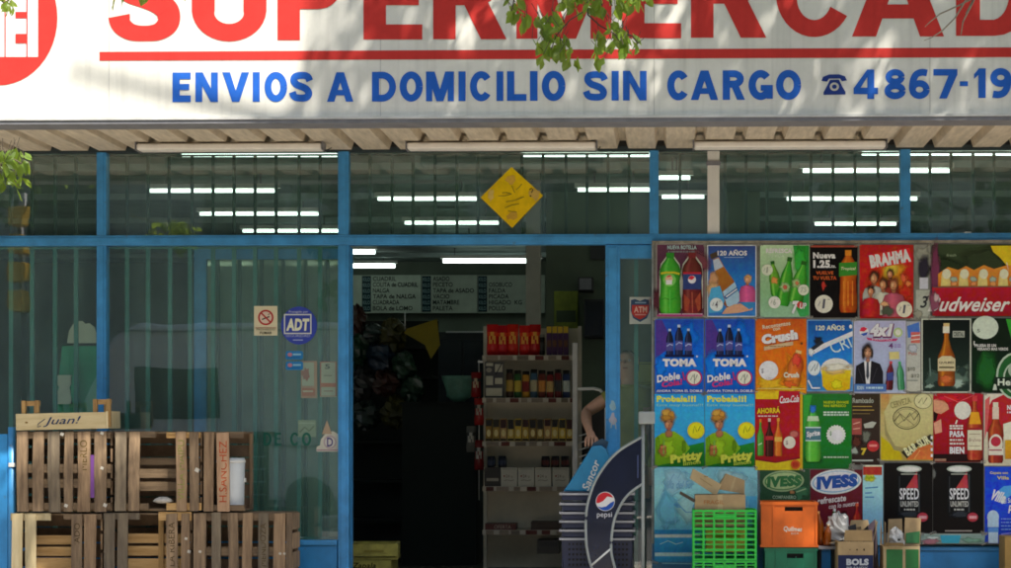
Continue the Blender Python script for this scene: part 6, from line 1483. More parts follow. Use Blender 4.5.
def f(p):
    p.r(755.6, 391, 779, 399, '#b09418'); p.poly([(755.6, 460), (775, 463), (800.6, 458.6), (800.6, 470), (755.6, 470)], '#b49a1a'); p.r(800, 391, 802.6, 470, '#a4841c'); p.line([(756, 459), (776, 462), (800, 457.6)], 1, '#641018')
    p.poly([(779, 391), (800, 391), (800, 403), (778, 403)], '#8e1620'); p.t('Coca-Cola', 779.6, 395.6, 799, 402.6, '#c8bcb4', .02, .45, -4); p.line([(781, 403), (788, 401.6), (797, 401.4)], .8, '#c8bcb4')
    p.poly([(756.6, 408.6), (779.6, 407), (781, 412.6), (758, 414)], '#701016'); p.t('AHORRÁ', 757, 406.6, 780, 413.4, '#b4961c', .05, .0, -2); fuzz(p, 758, 414.6, 779, 417.4, '#a89490', 1, 1.2)
    p.bottle(760.4, 420, 455.6, 6.8, '#3c7c2a', '#b0641c', None, '#6a9c50', neck=.4); p.bottle(769.4, 419.4, 456.4, 8, '#301410', '#a8948a', None, '#5c3028', neck=.4); p.r(765.6, 436, 773.2, 440, '#8c2424'); p.bottle(778.2, 419, 456, 8, '#b0581c', '#b0742c', None, '#c07c38', neck=.4); p.r(774.6, 437, 782, 441.6, '#c08a3c'); p.line([(758, 445), (762, 443)], 1, '#9cb48c')
    p.e(794, 434, 5, 4, '#7a2c2c', n=14); p.e(794, 434, 3.8, 3, '#94504a', n=14); p.e(789.4, 442.4, 6, 6.2, '#b0a898'); p.t('$', 785.6, 440.6, 788, 445, '#70605c', .02); p.e(795.4, 464.4, 4.8, 4.8, '#a04a1c', n=16); p.e(795.4, 464.4, 3.2, 3.2, '#8a2c18', n=12)
poster('red and yellow poster with three small glass bottles, third row', (754.9, 391.2, 802, 470), ['#84121a', '#8c141c', '#7c1018'], f)
def f(p):
    p.poly([(803.6, 395), (812, 395), (803.6, 440)], '#2a7a2a'); p.blob(814, 470 - 12, 9, 6, '#134c1a', .3)
    p.bottle(813, 407, 461.6, 15.6, '#3d8a34', '#1c4c8c', None, '#6cb054', pet=True, neck=.26, liquid='#49942c'); p.blob(813, 409, 3, 4, '#2460a0', .2); p.poly([(805.4, 428), (820.8, 428), (820.8, 440), (805.4, 440)], '#3a5c64'); p.t('Sprite', 806.6, 430.6, 820, 437.6, '#c4ccc8', .04, .15, -8); p.r(805.4, 426.8, 820.8, 428, '#9cb4a8'); p.r(805.4, 440, 820.8, 441, '#9cb4a8'); p.poly([(808, 416), (818, 416), (819, 421), (807, 421)], '#94a888')
    p.t('NUEVO ENVASE', 823.6, 400.8, 848.6, 403.6, '#8c9c1c', .04); p.t('MAS REFRESCO', 823.6, 404.4, 846, 407, '#8c9c1c', .04); fuzz(p, 823.4, 411, 848.8, 416, '#9cb49c', 2, 1.6)
    n = 40; p.poly([(836 + (10 if i % 2 else 8.8) * math.cos(-6.2832 * i / n), 434.6 + (10 if i % 2 else 8.8) * math.sin(-6.2832 * i / n)) for i in range(n)], '#a8aca4'); p.t('$', 829.6, 431, 831.6, 436, '#50704c', .02); p.e(837, 435, 5.6, 5.4, '#b2b6ae'); fuzz(p, 823.6, 455.6, 848.4, 458.6, '#90a88c', 1, 1.4)
poster('deep green poster with a clear green bottle and a star shaped price, third row', (802.4, 393.6, 851.6, 468.6), ['#1c5a20', '#165a1e', '#14601f', '#12501c'], f)
def f(p):
    p.t('Remixado', 852.6, 397.8, 873.6, 403, '#7c8074', .03); p.line([(852.6, 406.4), (872, 406.4)], .8, '#8a7438'); p.line([(852.6, 410), (874, 410)], .8, '#8a7438'); p.line([(852.6, 413.6), (870, 413.6)], .6, '#6a5a34')
    p.r(852, 418.4, 861.6, 434.6, '#7a3c34'); p.line([(853, 424), (860, 422)], 1.2, '#a87a6c'); p.line([(853, 429), (860, 428)], 1, '#a87a6c'); p.poly([(863.6, 424), (872, 421.4), (876.4, 422.4), (873, 427.6), (864.6, 428)], '#8a8c80'); p.blob(866, 437, 4, 6, '#55584c', .3); p.blob(856, 442, 5, 6, '#402018', .3); p.blob(854.6, 450.6, 3.6, 3, '#7c8478', .3); p.e(873, 446, 6, 5.6, '#8e2428', n=18); p.r(869, 444.4, 877, 446.6, '#b06c64'); p.t('7', 861, 448, 866.6, 455, '#a08c2c', .06); p.r(852, 459.6, 873, 461.2, '#8c9088')
poster('small dark brown poster with a red price dot, third row', (851.9, 393.8, 879.6, 464.6), ['#2c2418', '#2a201a', '#241a16'], f)
def f(p):
    p.poly([(881, 436), (900, 452), (903, 459.6), (881, 459.6)], '#9c8c10'); p.r(881, 394, 889, 414, '#9a6c3a', '#94844c')
    p.poly([(884, 412), (893, 395), (932.6, 394), (932.6, 436), (917, 440), (904, 447), (895, 446), (888, 432)], '#a09a6c', '#98905c'); p.poly([(884, 414), (887, 431), (895, 446), (905, 448), (932.6, 434), (932.6, 438), (906, 452), (894, 450), (885, 434)], '#7c744c')
    p.line(arc(906.6, 418, 13.4, 11, 0, 360, 26), 1, '#4c4830'); p.line(arc(906.6, 418, 11.6, 9.2, 0, 360, 26), .5, '#6a6444'); p.line([(894.4, 421), (900, 414), (904, 421), (910, 413), (914, 420), (919, 413)], 1.2, '#4c4830'); p.line([(897, 425), (916, 411)], .7, '#6a6444'); p.line([(898, 412), (914, 425)], .7, '#6a6444')
    p.t('CERVEZA', 890, 399.6, 911, 406, '#787248', .02, 0, -16); p.e(923, 401, 9, 8, '#a8a47a'); p.line(arc(923, 401, 8.8, 7.6, 0, 360, 20), .6, '#5c583c'); p.line([(918.6, 403), (922, 397.6), (923, 404), (927, 397.6)], .8, '#5c583c')
    p.poly([(901, 452), (930.6, 434), (932.6, 442), (918, 446), (907, 458.6)], '#28241a'); p.t('BAR SUR', 903.4, 440.6, 931, 450, '#b0ac84', .05, 0, -31); p.poly([(906, 459.6), (918, 448), (932.6, 443), (932.6, 459.6)], '#9a5028', '#a85c2c'); p.line([(920, 450), (914, 459)], 1, '#b87c44')
    for i in range(4): p.r(930.6, 436 + i * 6, 932.6, 439 + i * 6, '#c8c4b0')
poster('yellowish poster with a big inked bottle label tilted, third row', (880.4, 393.8, 933, 460.6), ['#a08850', '#988c58', '#90803c'], f)
def f(p):
    p.poly([(933.6, 400), (941, 397), (948, 405), (949, 409), (941, 414), (934, 412)], '#a8785c'); p.poly([(933.6, 423), (941, 419), (942, 432), (935, 434)], '#ac7c64'); p.poly([(933.6, 411), (938, 414), (936, 421), (933.6, 421)], '#1c0c0a'); p.blob(950, 398, 12, 4, '#a01822', .4); p.line([(944, 396), (958, 402), (974, 395)], 1, '#c04048')
    n = 24; p.e(962.6, 410.4, 8.4, 9, '#b0aca0', n=16); p.line([(957, 420), (955.6, 424)], 1.4, '#b0aca0')
    fuzz(p, 949.6, 424.6, 964, 429.6, '#b0a8a0', 2, 1.8); p.t('PASA', 949.6, 430.8, 964.2, 437, '#c0bab4', .05); fuzz(p, 949.6, 438, 964, 445.4, '#b0a8a0', 2, 1.8); p.t('BIEN', 949.6, 446.8, 964.2, 453.6, '#c0bab4', .05)
    p.r(933.6, 454, 982.4, 461.4, '#1a0a0a'); p.r(934.4, 458.6, 946, 461, '#7c5c4c')
    p.bottle(974.6, 397.4, 460, 15.2, '#8e3a1c', '#a03034', None, '#b0603c', neck=.36, liquid='#8a2c1c'); p.poly([(969, 424), (970.6, 412), (978.6, 412), (981, 424)], '#b07a1c'); p.e(974.6, 440, 7.2, 9, '#a8a48c'); p.r(967.4, 430, 981.8, 450, '#a8a48c'); p.t('Brahma', 968.6, 438, 980.6, 441.6, '#6a4a3c', .0, .2); p.line([(969, 434), (980, 434)], .7, '#7c6c54'); p.line([(969, 446), (980, 446)], .7, '#7c6c54'); p.r(966.8, 427.8, 982, 429.6, '#7c1c20')
poster('red poster with a pale spade shape, stacked white words and an amber bottle', (933.4, 393.4, 983, 462), ['#8e1620', '#84121c', '#7c0f18', '#6c0c14'], f)
def f(p):
    p.poly([(984.6, 430), (986, 412), (992, 400), (1004, 394.4), (1034, 394), (1034, 416), (1020, 420), (1000, 440)], '#8e1c20'); p.poly([(984.6, 440), (985, 400), (990, 396), (989, 412), (987, 430)], '#a44a48')
    p.bottle(995.6, 404, 463, 15.4, '#8c3a18', '#b4a894', None, '#b45c2c', neck=.42, liquid='#74201a'); p.r(992.4, 407, 998.8, 419, '#ac9c8c'); p.e(995.8, 444, 7, 10, '#b4a898'); p.r(988.6, 448, 1003, 455, '#b4a898'); p.e(995.8, 441.4, 5, 5, '#8c2430'); p.line([(989, 450), (1002, 450)], 1.2, '#7a2c34')
    p.poly([(1003, 424), (1016, 420), (1034, 420), (1034, 438), (1004, 440)], '#b8b498'); p.r(1005, 440, 1034, 459, '#a8801c', '#986414'); p.t('NUEVA', 1007, 405, 1024, 410, '#c4bcb4', .04); fuzz(p, 1007, 411, 1024, 413.6, '#c4bcb4', 1, 1.6)
poster('cream and red poster with an amber bottle and a beer glass, end of third row', (984, 393.6, 1038, 465.6), ['#a8a494', '#a4a08c', '#9c9880'], f)
# --- row four
def f(p):
    for (cx, cy_, rx, ry, c) in ((676, 482, 16, 12, '#7ea4b8'), (735, 490, 18, 20, '#7aa8c0'), (668, 510, 10, 20, '#5a98bc'), (690, 508, 12, 14, '#86b0c4'), (730, 478, 14, 8, '#8cb0bc')): p.blob(cx, cy_, rx, ry, c, .3)
    p.t('Villa del Sur', 664.6, 480.6, 694, 488.4, '#4f7c98', .0, .35); p.line([(670, 481), (674, 474), (678, 478), (682, 471), (690, 474), (689, 480)], .6, '#567c94'); p.line(arc(738, 476, 7, 4, 0, 360, 14), .5, '#567c94')
    p.line([(681, 507), (676, 507), (676, 502), (686, 512), (692, 512), (694, 504)], 1.1, '#4c80a0'); p.line([(674, 504), (678, 506)], 1.6, '#3c7498'); p.t('Natural', 662.6, 520, 676, 523.6, '#3c6c8c', .0, .2); p.t('sin gas', 661, 524.4, 675.6, 527.4, '#4c7c98', .0, .2); p.line([(675, 512), (675.6, 524)], .5, '#7898a8')
    p.r(654.8, 529.6, 700, 534, '#206c9c'); p.r(654.8, 534.2, 700, 537.4, '#a2b4b8'); p.r(654.8, 537.4, 700, 552.6, '#2c80b0', '#1f6c9c'); p.line([(660, 544), (668, 540.6), (676, 544), (683, 542)], .7, '#8cb4c4'); p.r(654.8, 552.4, 700, 556, '#94acb4'); p.r(654.8, 556, 700, 560, '#2878a4'); p.line([(662, 563), (698, 563.6)], 1, '#6c9cb0')
    p.r(745, 496, 757, 528, '#4c90b8'); p.line([(748, 500), (748, 526)], .7, '#84acc0')
poster('pale blue water poster, tall and wide, behind the bright green basket crate', (654.2, 467.2, 757.4, 562), ['#6ea4be', '#7cb0c6', '#6ea6c0', '#3c88b2', '#2c78a6'], f)
def f(p):
    p.blob(800, 492, 8, 8, '#30583a', .4); p.e(783.4, 481, 20.6, 10.6, '#7c8c64', rot=-3, n=30); p.e(783.4, 481, 18.8, 9, '#3a6634', rot=-3, n=30); p.e(783.6, 480.8, 17.6, 8.2, '#8c9c6c', rot=-3, n=30)
    p.t('IVESS', 766.6, 475.6, 801.4, 486.6, '#2c5c34', .08, .1, -3); p.blob(792, 492, 3, 2, '#84603c', .3); p.line([(796, 492), (806, 488.6)], 1.2, '#789068'); p.t('COMPANERO', 772.6, 495.4, 796, 498.8, '#849478', .02)
poster('dark green poster with an oval soda badge above the orange crate', (760, 469, 809.6, 546), ['#24402a', '#203c26', '#1c3622'], f)
def f(p):
    p.e(836, 481.6, 25.6, 12.4, '#a8aca8', rot=-5, n=32); p.e(836, 481.6, 23.6, 10.6, '#5c88a0', rot=-5, n=32); p.e(836, 481.4, 22.6, 9.8, '#b0b4b0', rot=-5, n=32); p.t('IVESS', 816, 475, 857.6, 488, '#20407c', .085, .1, -5)
    p.t('refrescate', 817, 496, 846, 502.6, '#b8a8a4', .03, .25, -7); p.t('con lo nuestro', 828.6, 502.4, 858.6, 507, '#b0a09c', .02, .25, -7)
    p.bottle(857, 504, 541, 9, '#8a2418', '#a83c2c', None, '#b0502c'); p.blob(843, 516, 5, 5, '#20100f', .3)
poster('maroon poster with a big white oval badge in blue letters, bottom row', (810.4, 469.6, 862.4, 546), ['#4c1820', '#54141e', '#4a121a'], f)
def f(p):
    p.r(863, 466, 882, 475, '#8a2c20'); p.blob(870, 478, 6, 4, '#a0a020', .25); p.t('light', 866, 476, 875, 479.6, '#5a7c14', .03); p.line([(865, 488), (878, 487)], 1.2, '#3c6c90'); p.line([(865, 493), (872, 492.6)], 1.2, '#3c6c90'); p.line([(865, 497), (874, 497)], 1.2, '#3c6c90'); p.r(863, 465, 882, 466.6, '#b4ac90')
poster('narrow sky blue and red poster left of the black cans, bottom row', (862.8, 465, 883, 545), ['#7ca4b4', '#82acc0', '#6c98ac', '#6490a4'], f)
def speed(dx):
    def f(p):
        p.poly([(898 + dx, 470), (920 + dx, 470), (921.4 + dx, 476), (921.4 + dx, 512), (919 + dx, 518), (899 + dx, 518), (897.4 + dx, 512), (897.4 + dx, 476)], '#0a0b0c'); p.poly([(906 + dx, 488), (917 + dx, 471), (918 + dx, 488)], '#7a2028', '#94343a'); p.r(918.4 + dx, 474, 919.6 + dx, 512, '#34383a'); p.r(899 + dx, 476, 900 + dx, 512, '#26282a')
        p.e(909.2 + dx, 468.8, 12.4, 3.6, '#8c9488', n=26); p.e(909.2 + dx, 468.9, 10.4, 2.4, '#b0b4a8', n=26); p.line([(901 + dx, 474), (917.4 + dx, 474)], 1, '#84887c')
        p.t('SPEED', 899.6 + dx, 488, 918.8 + dx, 499.4, '#c4c4c0', .02); p.t('UNLIMITED', 900.4 + dx, 501, 918.4 + dx, 506.6, '#94948c', .03); fuzz(p, 904 + dx, 508.4, 915 + dx, 510.4, '#94948c', 1, 1.6)
        p.r(908.6 + dx, 488.2, 918.4 + dx, 490, '#903038') if False else None
        p.blob(909 + dx, 514, 10, 3, '#22262a', .3); p.e(922.6 + dx, 517, 5.4, 4.6, '#8c2a34', n=16); p.r(919 + dx, 515.6, 926.6 + dx, 518.6, '#b47c80')
    return f
poster('black poster with a tall dark energy drink can, left one of the pair', (884, 462.8, 932.4, 533), ['#0d0a09', '#080706', '#0e0908'], speed(0), group='twin black energy drink posters')
def f(p):
    speed(50)(p); p.r(945, 530, 972, 531.4, '#7c746c'); p.blob(934, 474, 1.4, 5, '#4a4c48', .4)
poster('black poster with a tall dark energy drink can, right one of the pair', (932.9, 462.8, 983.6, 533), ['#0d0a09', '#080706', '#0e0908'], f, group='twin black energy drink posters')
def f(p):
    p.r(921, 535, 985, 538, '#6a7c72'); p.blob(930, 541, 9, 2.6, '#8a5a60', .3); p.poly([(940, 535), (961, 535), (959, 543), (942, 543)], '#2f8094'); p.blob(970, 540, 10, 3, '#5c7c68', .4); p.blob(933, 537.6, 7, 1.2, '#9aa49c', .3)
poster('thin torn strip of printed paper under the two black can posters', (921, 533.6, 984.6, 543.4), ['#7a8880', '#66786c'], f)
def f(p):
    p.t('Copate con', 990, 471.4, 1008, 474.6, '#a89c4c', .03); p.t('Villa', 997, 476, 1009, 479.4, '#a89c4c', .03); p.poly([(996, 492), (1004, 486), (1016, 485), (1020, 490), (1010, 496), (1000, 502)], '#3c7cb8'); p.t('Villa', 992, 491, 1006, 502, '#c0ccd8', .05, .3, 18); p.t('del Sur', 1001, 498, 1014, 503, '#a0b4cc', .02, .2, -8)
    p.e(993, 517, 6, 7, '#8ca0b4', n=16); p.r(987.6, 520, 998.6, 527, '#8ca0b4'); p.r(988, 527.6, 998.4, 532, '#4c78a8'); p.r(988.4, 532, 998, 543, '#94a4ac'); fuzz(p, 1001, 517, 1020, 531, '#6c88b8', 4, 1); p.line([(1001, 534), (1014, 532.6)], 1.4, '#6c6cb8'); p.t('p', 1008, 505, 1013, 513, '#c0ccd8', .03, .2)
poster('deep blue water poster with a white dispenser bottle, bottom right corner', (984.8, 466.6, 1038, 543.4), ['#16369c', '#1438a8', '#1734a0', '#142c84'], f)
# ------------------------------------------------------------------ crates and boxes in front of the posters
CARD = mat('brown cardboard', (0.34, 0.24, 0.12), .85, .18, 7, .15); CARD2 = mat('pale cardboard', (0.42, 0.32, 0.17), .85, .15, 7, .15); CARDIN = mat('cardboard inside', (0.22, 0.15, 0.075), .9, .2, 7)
GRN = mat('bright green plastic', (0.02, 0.50, 0.05), .4, .1, 6); ORG = mat('orange plastic', (0.62, 0.115, 0.006), .5, .15, 6); DGN = mat('dark green plastic', (0.0, 0.15, 0.075), .42, .15, 6)
BOXP = printmat('box print', .6, .15, 0)
# bright green basket crates, upper and lower
def lattice(b, u0, u1, z0, z1, at, cols, rows, tw, m, handle=None):
    """at(u, z, d) -> point; bars make a grid; thickness goes along d"""
    def bar(a, c, e, f):
        p = [at(a, e, 0), at(c, e, 0), at(c, f, 0), at(a, f, 0)]; q = at(a, e, .012) - at(a, e, 0); b.prism(p, q, m)
    H = z1 - z0; W_ = u1 - u0
    ze = [z0] + [z0 + H * r for r in rows] + [z1]
    for i in range(len(cols)):
        u = u0 + W_ * cols[i]; bar(u - tw, u + tw, z0, z1)
    for i, r in enumerate(rows):
        w_ = tw * (.55 if i % 2 else 1.1)
        for j in range(len(cols) - 1):
            a, c = u0 + W_ * cols[j] + tw, u0 + W_ * cols[j + 1] - tw
            bar(a, c, z0 + H * r - w_, z0 + H * r + w_)
GY0 = -.62
def green_crate(label, z0, z1):
    a, c = PX(692.5, GY0), PX(757, GY0); d = .34
    t = thing('plastic_crate', label, 'crate', ((a + c) / 2, GY0 + d / 2, z0), 'bright green basket crates')
    cols = [.02, .17, .335, .5, .665, .83, .98]; rows = [.012, .11, .21, .32, .42, .53, .63, .74, .84, .92, .988]
    for nm, u0, u1, at in (('front_side', a, c, lambda u, z, q: Vector((u, GY0 + q, z))), ('back_side', a, c, lambda u, z, q: Vector((u, GY0 + d - q, z))),
                           ('end_side', GY0 + .013, GY0 + d - .013, lambda u, z, q: Vector((a + q, u, z))), ('end_side', GY0 + .013, GY0 + d - .013, lambda u, z, q: Vector((c - q, u, z)))):
        b = MB(); lattice(b, u0, u1, z0, z1, at, cols, rows, .0068, GRN); b.build(nm, t)
    b = MB(); b.box(a + .013, c - .013, GY0 + .013, GY0 + d - .013, z0 + .003, z0 + .012, GRN); b.build('floor', t)
    b = MB(); ww = (c - a); b.box(a + ww * .345, a + ww * .655, GY0 - .006, GY0 - .001, z0 + (z1 - z0) * .86, z0 + (z1 - z0) * .905, GRN); b.build('handle', t)
    return t
zg1 = PZ(510, GY0); zg0 = zg1 / 2 + .002
G2 = green_crate('bright green basket crate, the lower one standing on the pavement', 0.0, zg0 - .004)
G1 = green_crate('bright green basket crate with cardboard boxes in it, on top of another', zg0, zg1)
def flatbox(name, label, pts, Y, d, m, cat='cardboard box', seam=True, m2=None, print_=None):
    t = thing(name, label, cat, P(*pts[3] if len(pts) > 3 else pts[0], Y))
    b = MB(); b.prism([P(x, y, Y) for x, y in pts], (0, d, 0), m); b.build('body', t, bevel=.002)
    if seam:
        b = MB(); c0 = [P(x, y, Y - .0015) for x, y in pts]; a, e = c0[0].lerp(c0[-1], .45), c0[1].lerp(c0[2], .45); a2, e2 = c0[0].lerp(c0[-1], .55), c0[1].lerp(c0[2], .55)
        b.quad(a, a2, e2, e, m2 or CARD2); b.build('tape', t)
    if print_:
        pr = Print(Y - .0022, BOXP, 1.0, .0004); print_(pr); pr.build('lettering', t)
    return t
flatbox('cardboard_box', 'tilted cardboard box lying across the top of the green crate', [(693, 468.6), (690, 478.6), (716, 496), (721.6, 484.6)], -.50, .14, CARD2, print_=lambda p: (p.r(704, 476, 708, 477, '#8a7448'), p.line([(700, 478), (712, 486)], .5, '#8a7448')))
flatbox('cardboard_box', 'cardboard box leaning right on top of the green crate', [(726, 473.6), (717, 489), (744.6, 494), (744.8, 480.4)], -.44, .16, CARD)
flatbox('cardboard_box', 'flat cardboard box standing level in the green crate', [(695, 495), (694.6, 527), (746, 527), (745.4, 494.4)], -.585, .26, CARD, print_=lambda p: p.t('FRAGIL', 704, 500, 724, 504, '#a06a3a', .0))
b = MB(); b.prism([P(680.4, 491.6, -.6), P(679.6, 494, -.6), P(694, 502.4, -.6), P(695.4, 500, -.6)], (0, .16, 0), mat('dark cardboard flap', (0.06, 0.045, 0.03), .9, .2, 8)); 
b.build('flap', bpy.data.objects['cardboard_box.002'])
flatbox('yellow_carton', 'yellow carton seen through the lattice of the green crate', [(706, 528.4), (706, 552), (746, 552), (746, 528.4)], -.55, .2, mat('yellow carton', (0.45, 0.38, 0.05), .7, .2, 8), 'carton', False, None, lambda p: p.r(712, 534, 740, 538, '#7c8a20'))
# beer crates
def beer_crate(label, x0, x1, z0, z1, Y, m, mark=None, d=.30):
    a, c = PX(x0, Y), PX(x1, Y); t = thing('bottle_crate', label, 'crate', ((a + c) / 2, Y + d / 2, z0))
    W_, H = c - a, z1 - z0; hx0, hx1, hz0, hz1 = a + W_ * .42, a + W_ * .74, z0 + H * .80, z0 + H * .89
    b = MB()
    # front wall with a real hand hole
    b.box(a, hx0, Y, Y + .014, z0, z1, m); b.box(hx1, c, Y, Y + .014, z0, z1, m); b.box(hx0 + .0005, hx1 - .0005, Y, Y + .014, z0, hz0, m); b.box(hx0 + .0005, hx1 - .0005, Y, Y + .014, hz1, z1, m)
    b.box(a, c, Y + d - .014, Y + d, z0, z1, m); b.box(a, a + .014, Y + .0145, Y + d - .0145, z0, z1, m); b.box(c - .014, c, Y + .0145, Y + d - .0145, z0, z1, m); b.box(a + .0145, c - .0145, Y + .0145, Y + d - .0145, z0 + .002, z0 + .014, m)
    b.build('body', t)
    b = MB(); b.box(a - .006, c + .006, Y - .008, Y - .0005, z1 - .02, z1, m); b.box(a - .006, c + .006, Y - .008, Y - .0005, z0, z0 + .016, m)
    for u in (0.0, .205, .96): b.box(a + W_ * u, a + W_ * u + .012, Y - .006, Y - .0005, z0 + .017, z1 - .021, m)
    b.build('rib', t)
    b = MB()
    for k in range(1, 5):
        xx = a + W_ * k / 5; b.box(xx - .003, xx + .003, Y + .016, Y + d - .016, z0 + .016, z1 - .06, m)
    b.build('divider', t)
    b = MB(); b.box(hx0, hx1, Y + .03, Y + .034, hz0 - .02, hz1 + .02, M['dark']); b.build('handle_recess', t)
    if mark:
        pr = Print(Y - .0015, BOXP, 1.0, .0004); mark(pr); pr.build('lettering', t)
    return t
OY = -.50
zo1, zo0 = PZ(501.5, OY), PZ(546.5, OY)
beer_crate('dark green bottle crate under the orange one', 765, 817, zo0 - .36, zo0 - .004, OY + .01, DGN)
beer_crate('orange bottle crate with white lettering before the green badge poster', 761, 817.5, zo0, zo1, OY, ORG, lambda p: (p.t('Quilmes', 783.6, 526.4, 802, 532, '#d8cdbe', .03, .15, 2), p.t('BIER', 791, 532.4, 799, 534.4, '#c8b8a4', .0)))
stand0 = thing('low_shelf', 'low grey shelf board beside the orange crate, carrying bottles and a plastic bag', 'shelf', (PX(828, -.36), -.36, 0))
b = MB(); zsh = PZ(545.5, -.45); b.box(PX(818.5, -.45), PX(836, -.45), -.46, -.24, zsh - .02, zsh, M['grey']); b.build('board', stand0)
b = MB(); b.box(PX(819, -.45), PX(822, -.45), -.40, -.26, 0, zsh - .021, M['dark']); b.box(PX(833, -.45), PX(835.6, -.45), -.40, -.26, 0, zsh - .021, M['dark']); b.build('leg', stand0)
def bottle3(label, x, y0, y1, w_, Y, c, cap, tilt=0, name='bottle', lab=None):
    p = P(x, y1, Y); top = P(x, y0, Y); h = top.z - p.z; r = (PX(x + w_ / 2, Y) - p.x)
    b = MB(); k0 = 0
    b.lathe(p, [(r * .9, 0, hx(c)), (r, .008, hx(c)), (r, h * .3, hx(lab or c)), (r, h * .55, hx(c)), (r * .9, h * .66, hx(c)), (r * .4, h * .84, hx(c)), (r * .36, h * .92, hx(cap)), (r * .36, h, hx(cap))], printmat('bottle plastic', .15, .08, .4), 14)
    rot = Matrix.Rotation(R(tilt), 3, 'Y'); b.v = [p + rot @ (v - p) for v in b.v]
    return tag(b.build(name, None, p), label, 'bottle')
bottle3('amber bottle standing between the orange crate and the plastic bag', 821.5, 511, 545, 9, -.34, '#8a4a14', '#b07a3c', -6)
bottle3('small amber bottle at the foot of the orange crate, leaning right', 827, 524, 545, 7.5, -.43, '#7c4010', '#c0b090', 4)
bottle3('green bottle leaning behind the white plastic bag', 829.5, 508, 545, 8, -.28, '#2a6a2c', '#c8d0c8', 8)
bottle3('dark bottle with a round cap behind the open spirits box', 843, 513, 545, 10, -.22, '#141414', '#5a5a58', 0)
# crumpled plastic bag
b = MB(); rd = random.Random(9); c0 = P(838, 532, -.38); k = len(b.v); n1, n2 = 16, 12
for j in range(n2 + 1):
    for i in range(n1):
        th, ph = 2 * math.pi * i / n1, math.pi * j / n2; q = 1 + rd.uniform(-.22, .22)
        b.v.append(c0 + Vector((.085 * q * math.sin(ph) * math.cos(th), .06 * q * math.sin(ph) * math.sin(th), .10 * q * math.cos(ph) * (1.25 if j < 4 else 1))))
pm = mat('thin white plastic', (0.32, 0.32, 0.31), .35, .1, 9)
for j in range(n2):
    for i in range(n1): b.face([k + j * n1 + i, k + j * n1 + (i + 1) % n1, k + (j + 1) * n1 + (i + 1) % n1, k + (j + 1) * n1 + i], pm)
tag(b.build('plastic_bag', None, P(838, 545, -.38)), 'crumpled white plastic bag beside the open spirits box', 'bag')
# open spirits box
def open_box(label, x0, x1, ytop, Y, d, mside, flaps, name='cardboard_box', band=None):
    a, c = PX(x0, Y), PX(x1, Y); z1 = PZ(ytop, Y); t = thing(name, label, 'cardboard box', ((a + c) / 2, Y + d / 2, 0))
    b = MB(); b.box(a, c, Y, Y + .006, 0, z1, mside); b.build('front_side', t)
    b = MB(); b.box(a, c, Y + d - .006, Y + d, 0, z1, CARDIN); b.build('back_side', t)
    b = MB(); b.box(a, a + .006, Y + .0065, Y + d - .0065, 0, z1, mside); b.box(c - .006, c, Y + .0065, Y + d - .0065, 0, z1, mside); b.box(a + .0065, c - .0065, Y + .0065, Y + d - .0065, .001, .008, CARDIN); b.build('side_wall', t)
    for (nm, pts, off) in flaps:
        b = MB(); b.prism(pts, off, CARD if nm != 'dark' else CARDIN); b.build('flap', t)
    return t, z1, a, c
BYo = -.66
t_, z1, a, c = open_box('open brown box with a navy band and white letters, flaps up', 838, 873.5, 541, BYo, .26, CARD, [
    ('f', [P(844, 541, BYo + .004), P(872.5, 541, BYo + .004), P(872, 530, BYo - .03), P(845, 530, BYo - .03)], (0, .004, 0)),
    ('f', [P(846, 541, BYo + .25), P(872.5, 541, BYo + .25), P(868, 519.6, BYo + .30), P(851, 520, BYo + .30)], (0, .004, 0)),
    ('f', [P(838.4, 541, BYo + .02), P(838.4, 541, BYo + .22), P(829, 543.6, BYo + .22), P(829, 543.6, BYo + .02)], (0, 0, .004)),
    ('f', [P(873.2, 541, BYo + .03), P(873.2, 541, BYo + .22), P(877.4, 521, BYo + .22), P(876.6, 522, BYo + .03)], (.004, 0, 0))])
pr = Print(BYo - .002, BOXP, 1.0, .0005); pr.r(838.2, 555, 873.3, 600, '#252c4c'); pr.t('BOLS', 846.4, 558.6, 868.6, 565.2, '#b4b8bc', .06); pr.t('BRANDY', 846.6, 566.4, 868, 569.6, '#9aa0a8', .03)
pr.e(857, 549.5, .7, .9, '#3a2a1c'); pr.e(864, 549.5, .8, 1.2, '#3a2a1c'); pr.e(850, 549.6, .5, .6, '#5a4630'); pr.build('lettering', t_)
b = MB(); rd = random.Random(12)
p = P(858, 541, BYo + .14)
for k in range(7):
    q = p + Vector((rd.uniform(-.07, .07), rd.uniform(-.05, .05), -.02)); b.prism([q, q + Vector((.05, .01, 0)), q + Vector((.05 + rd.uniform(-.02, .02), .02, rd.uniform(.08, .14))), q + Vector((rd.uniform(-.02, .02), 0, rd.uniform(.06, .13)))], (0, .004, 0), [CARD, CARDIN, M['black'], CARD2][k % 4])
tag(b.build('torn_cardboard', None, p), 'torn cardboard scraps sticking out of the navy banded box', 'cardboard')
# brown paper scraps right of it
b = MB(); p = P(879, 545, -.40)
for k in range(6):
    q = p + Vector((rd.uniform(-.05, .03), rd.uniform(-.05, .05), -.30)); b.prism([q, q + Vector((.03, .01, 0)), q + Vector((.03 + rd.uniform(-.03, .03), .02, .30 + rd.uniform(.10, .22))), q + Vector((rd.uniform(-.03, .03), 0, .30 + rd.uniform(.08, .2)))], (0, .004, 0), [CARDIN, CARD, mat('purple grey wrap', (0.10, 0.07, 0.09), .7)][k % 3])
tag(b.build('wrapping_scraps', None, p - Vector((0, 0, .3))), 'dark bundle of wrapping scraps between the two open boxes', 'scraps')
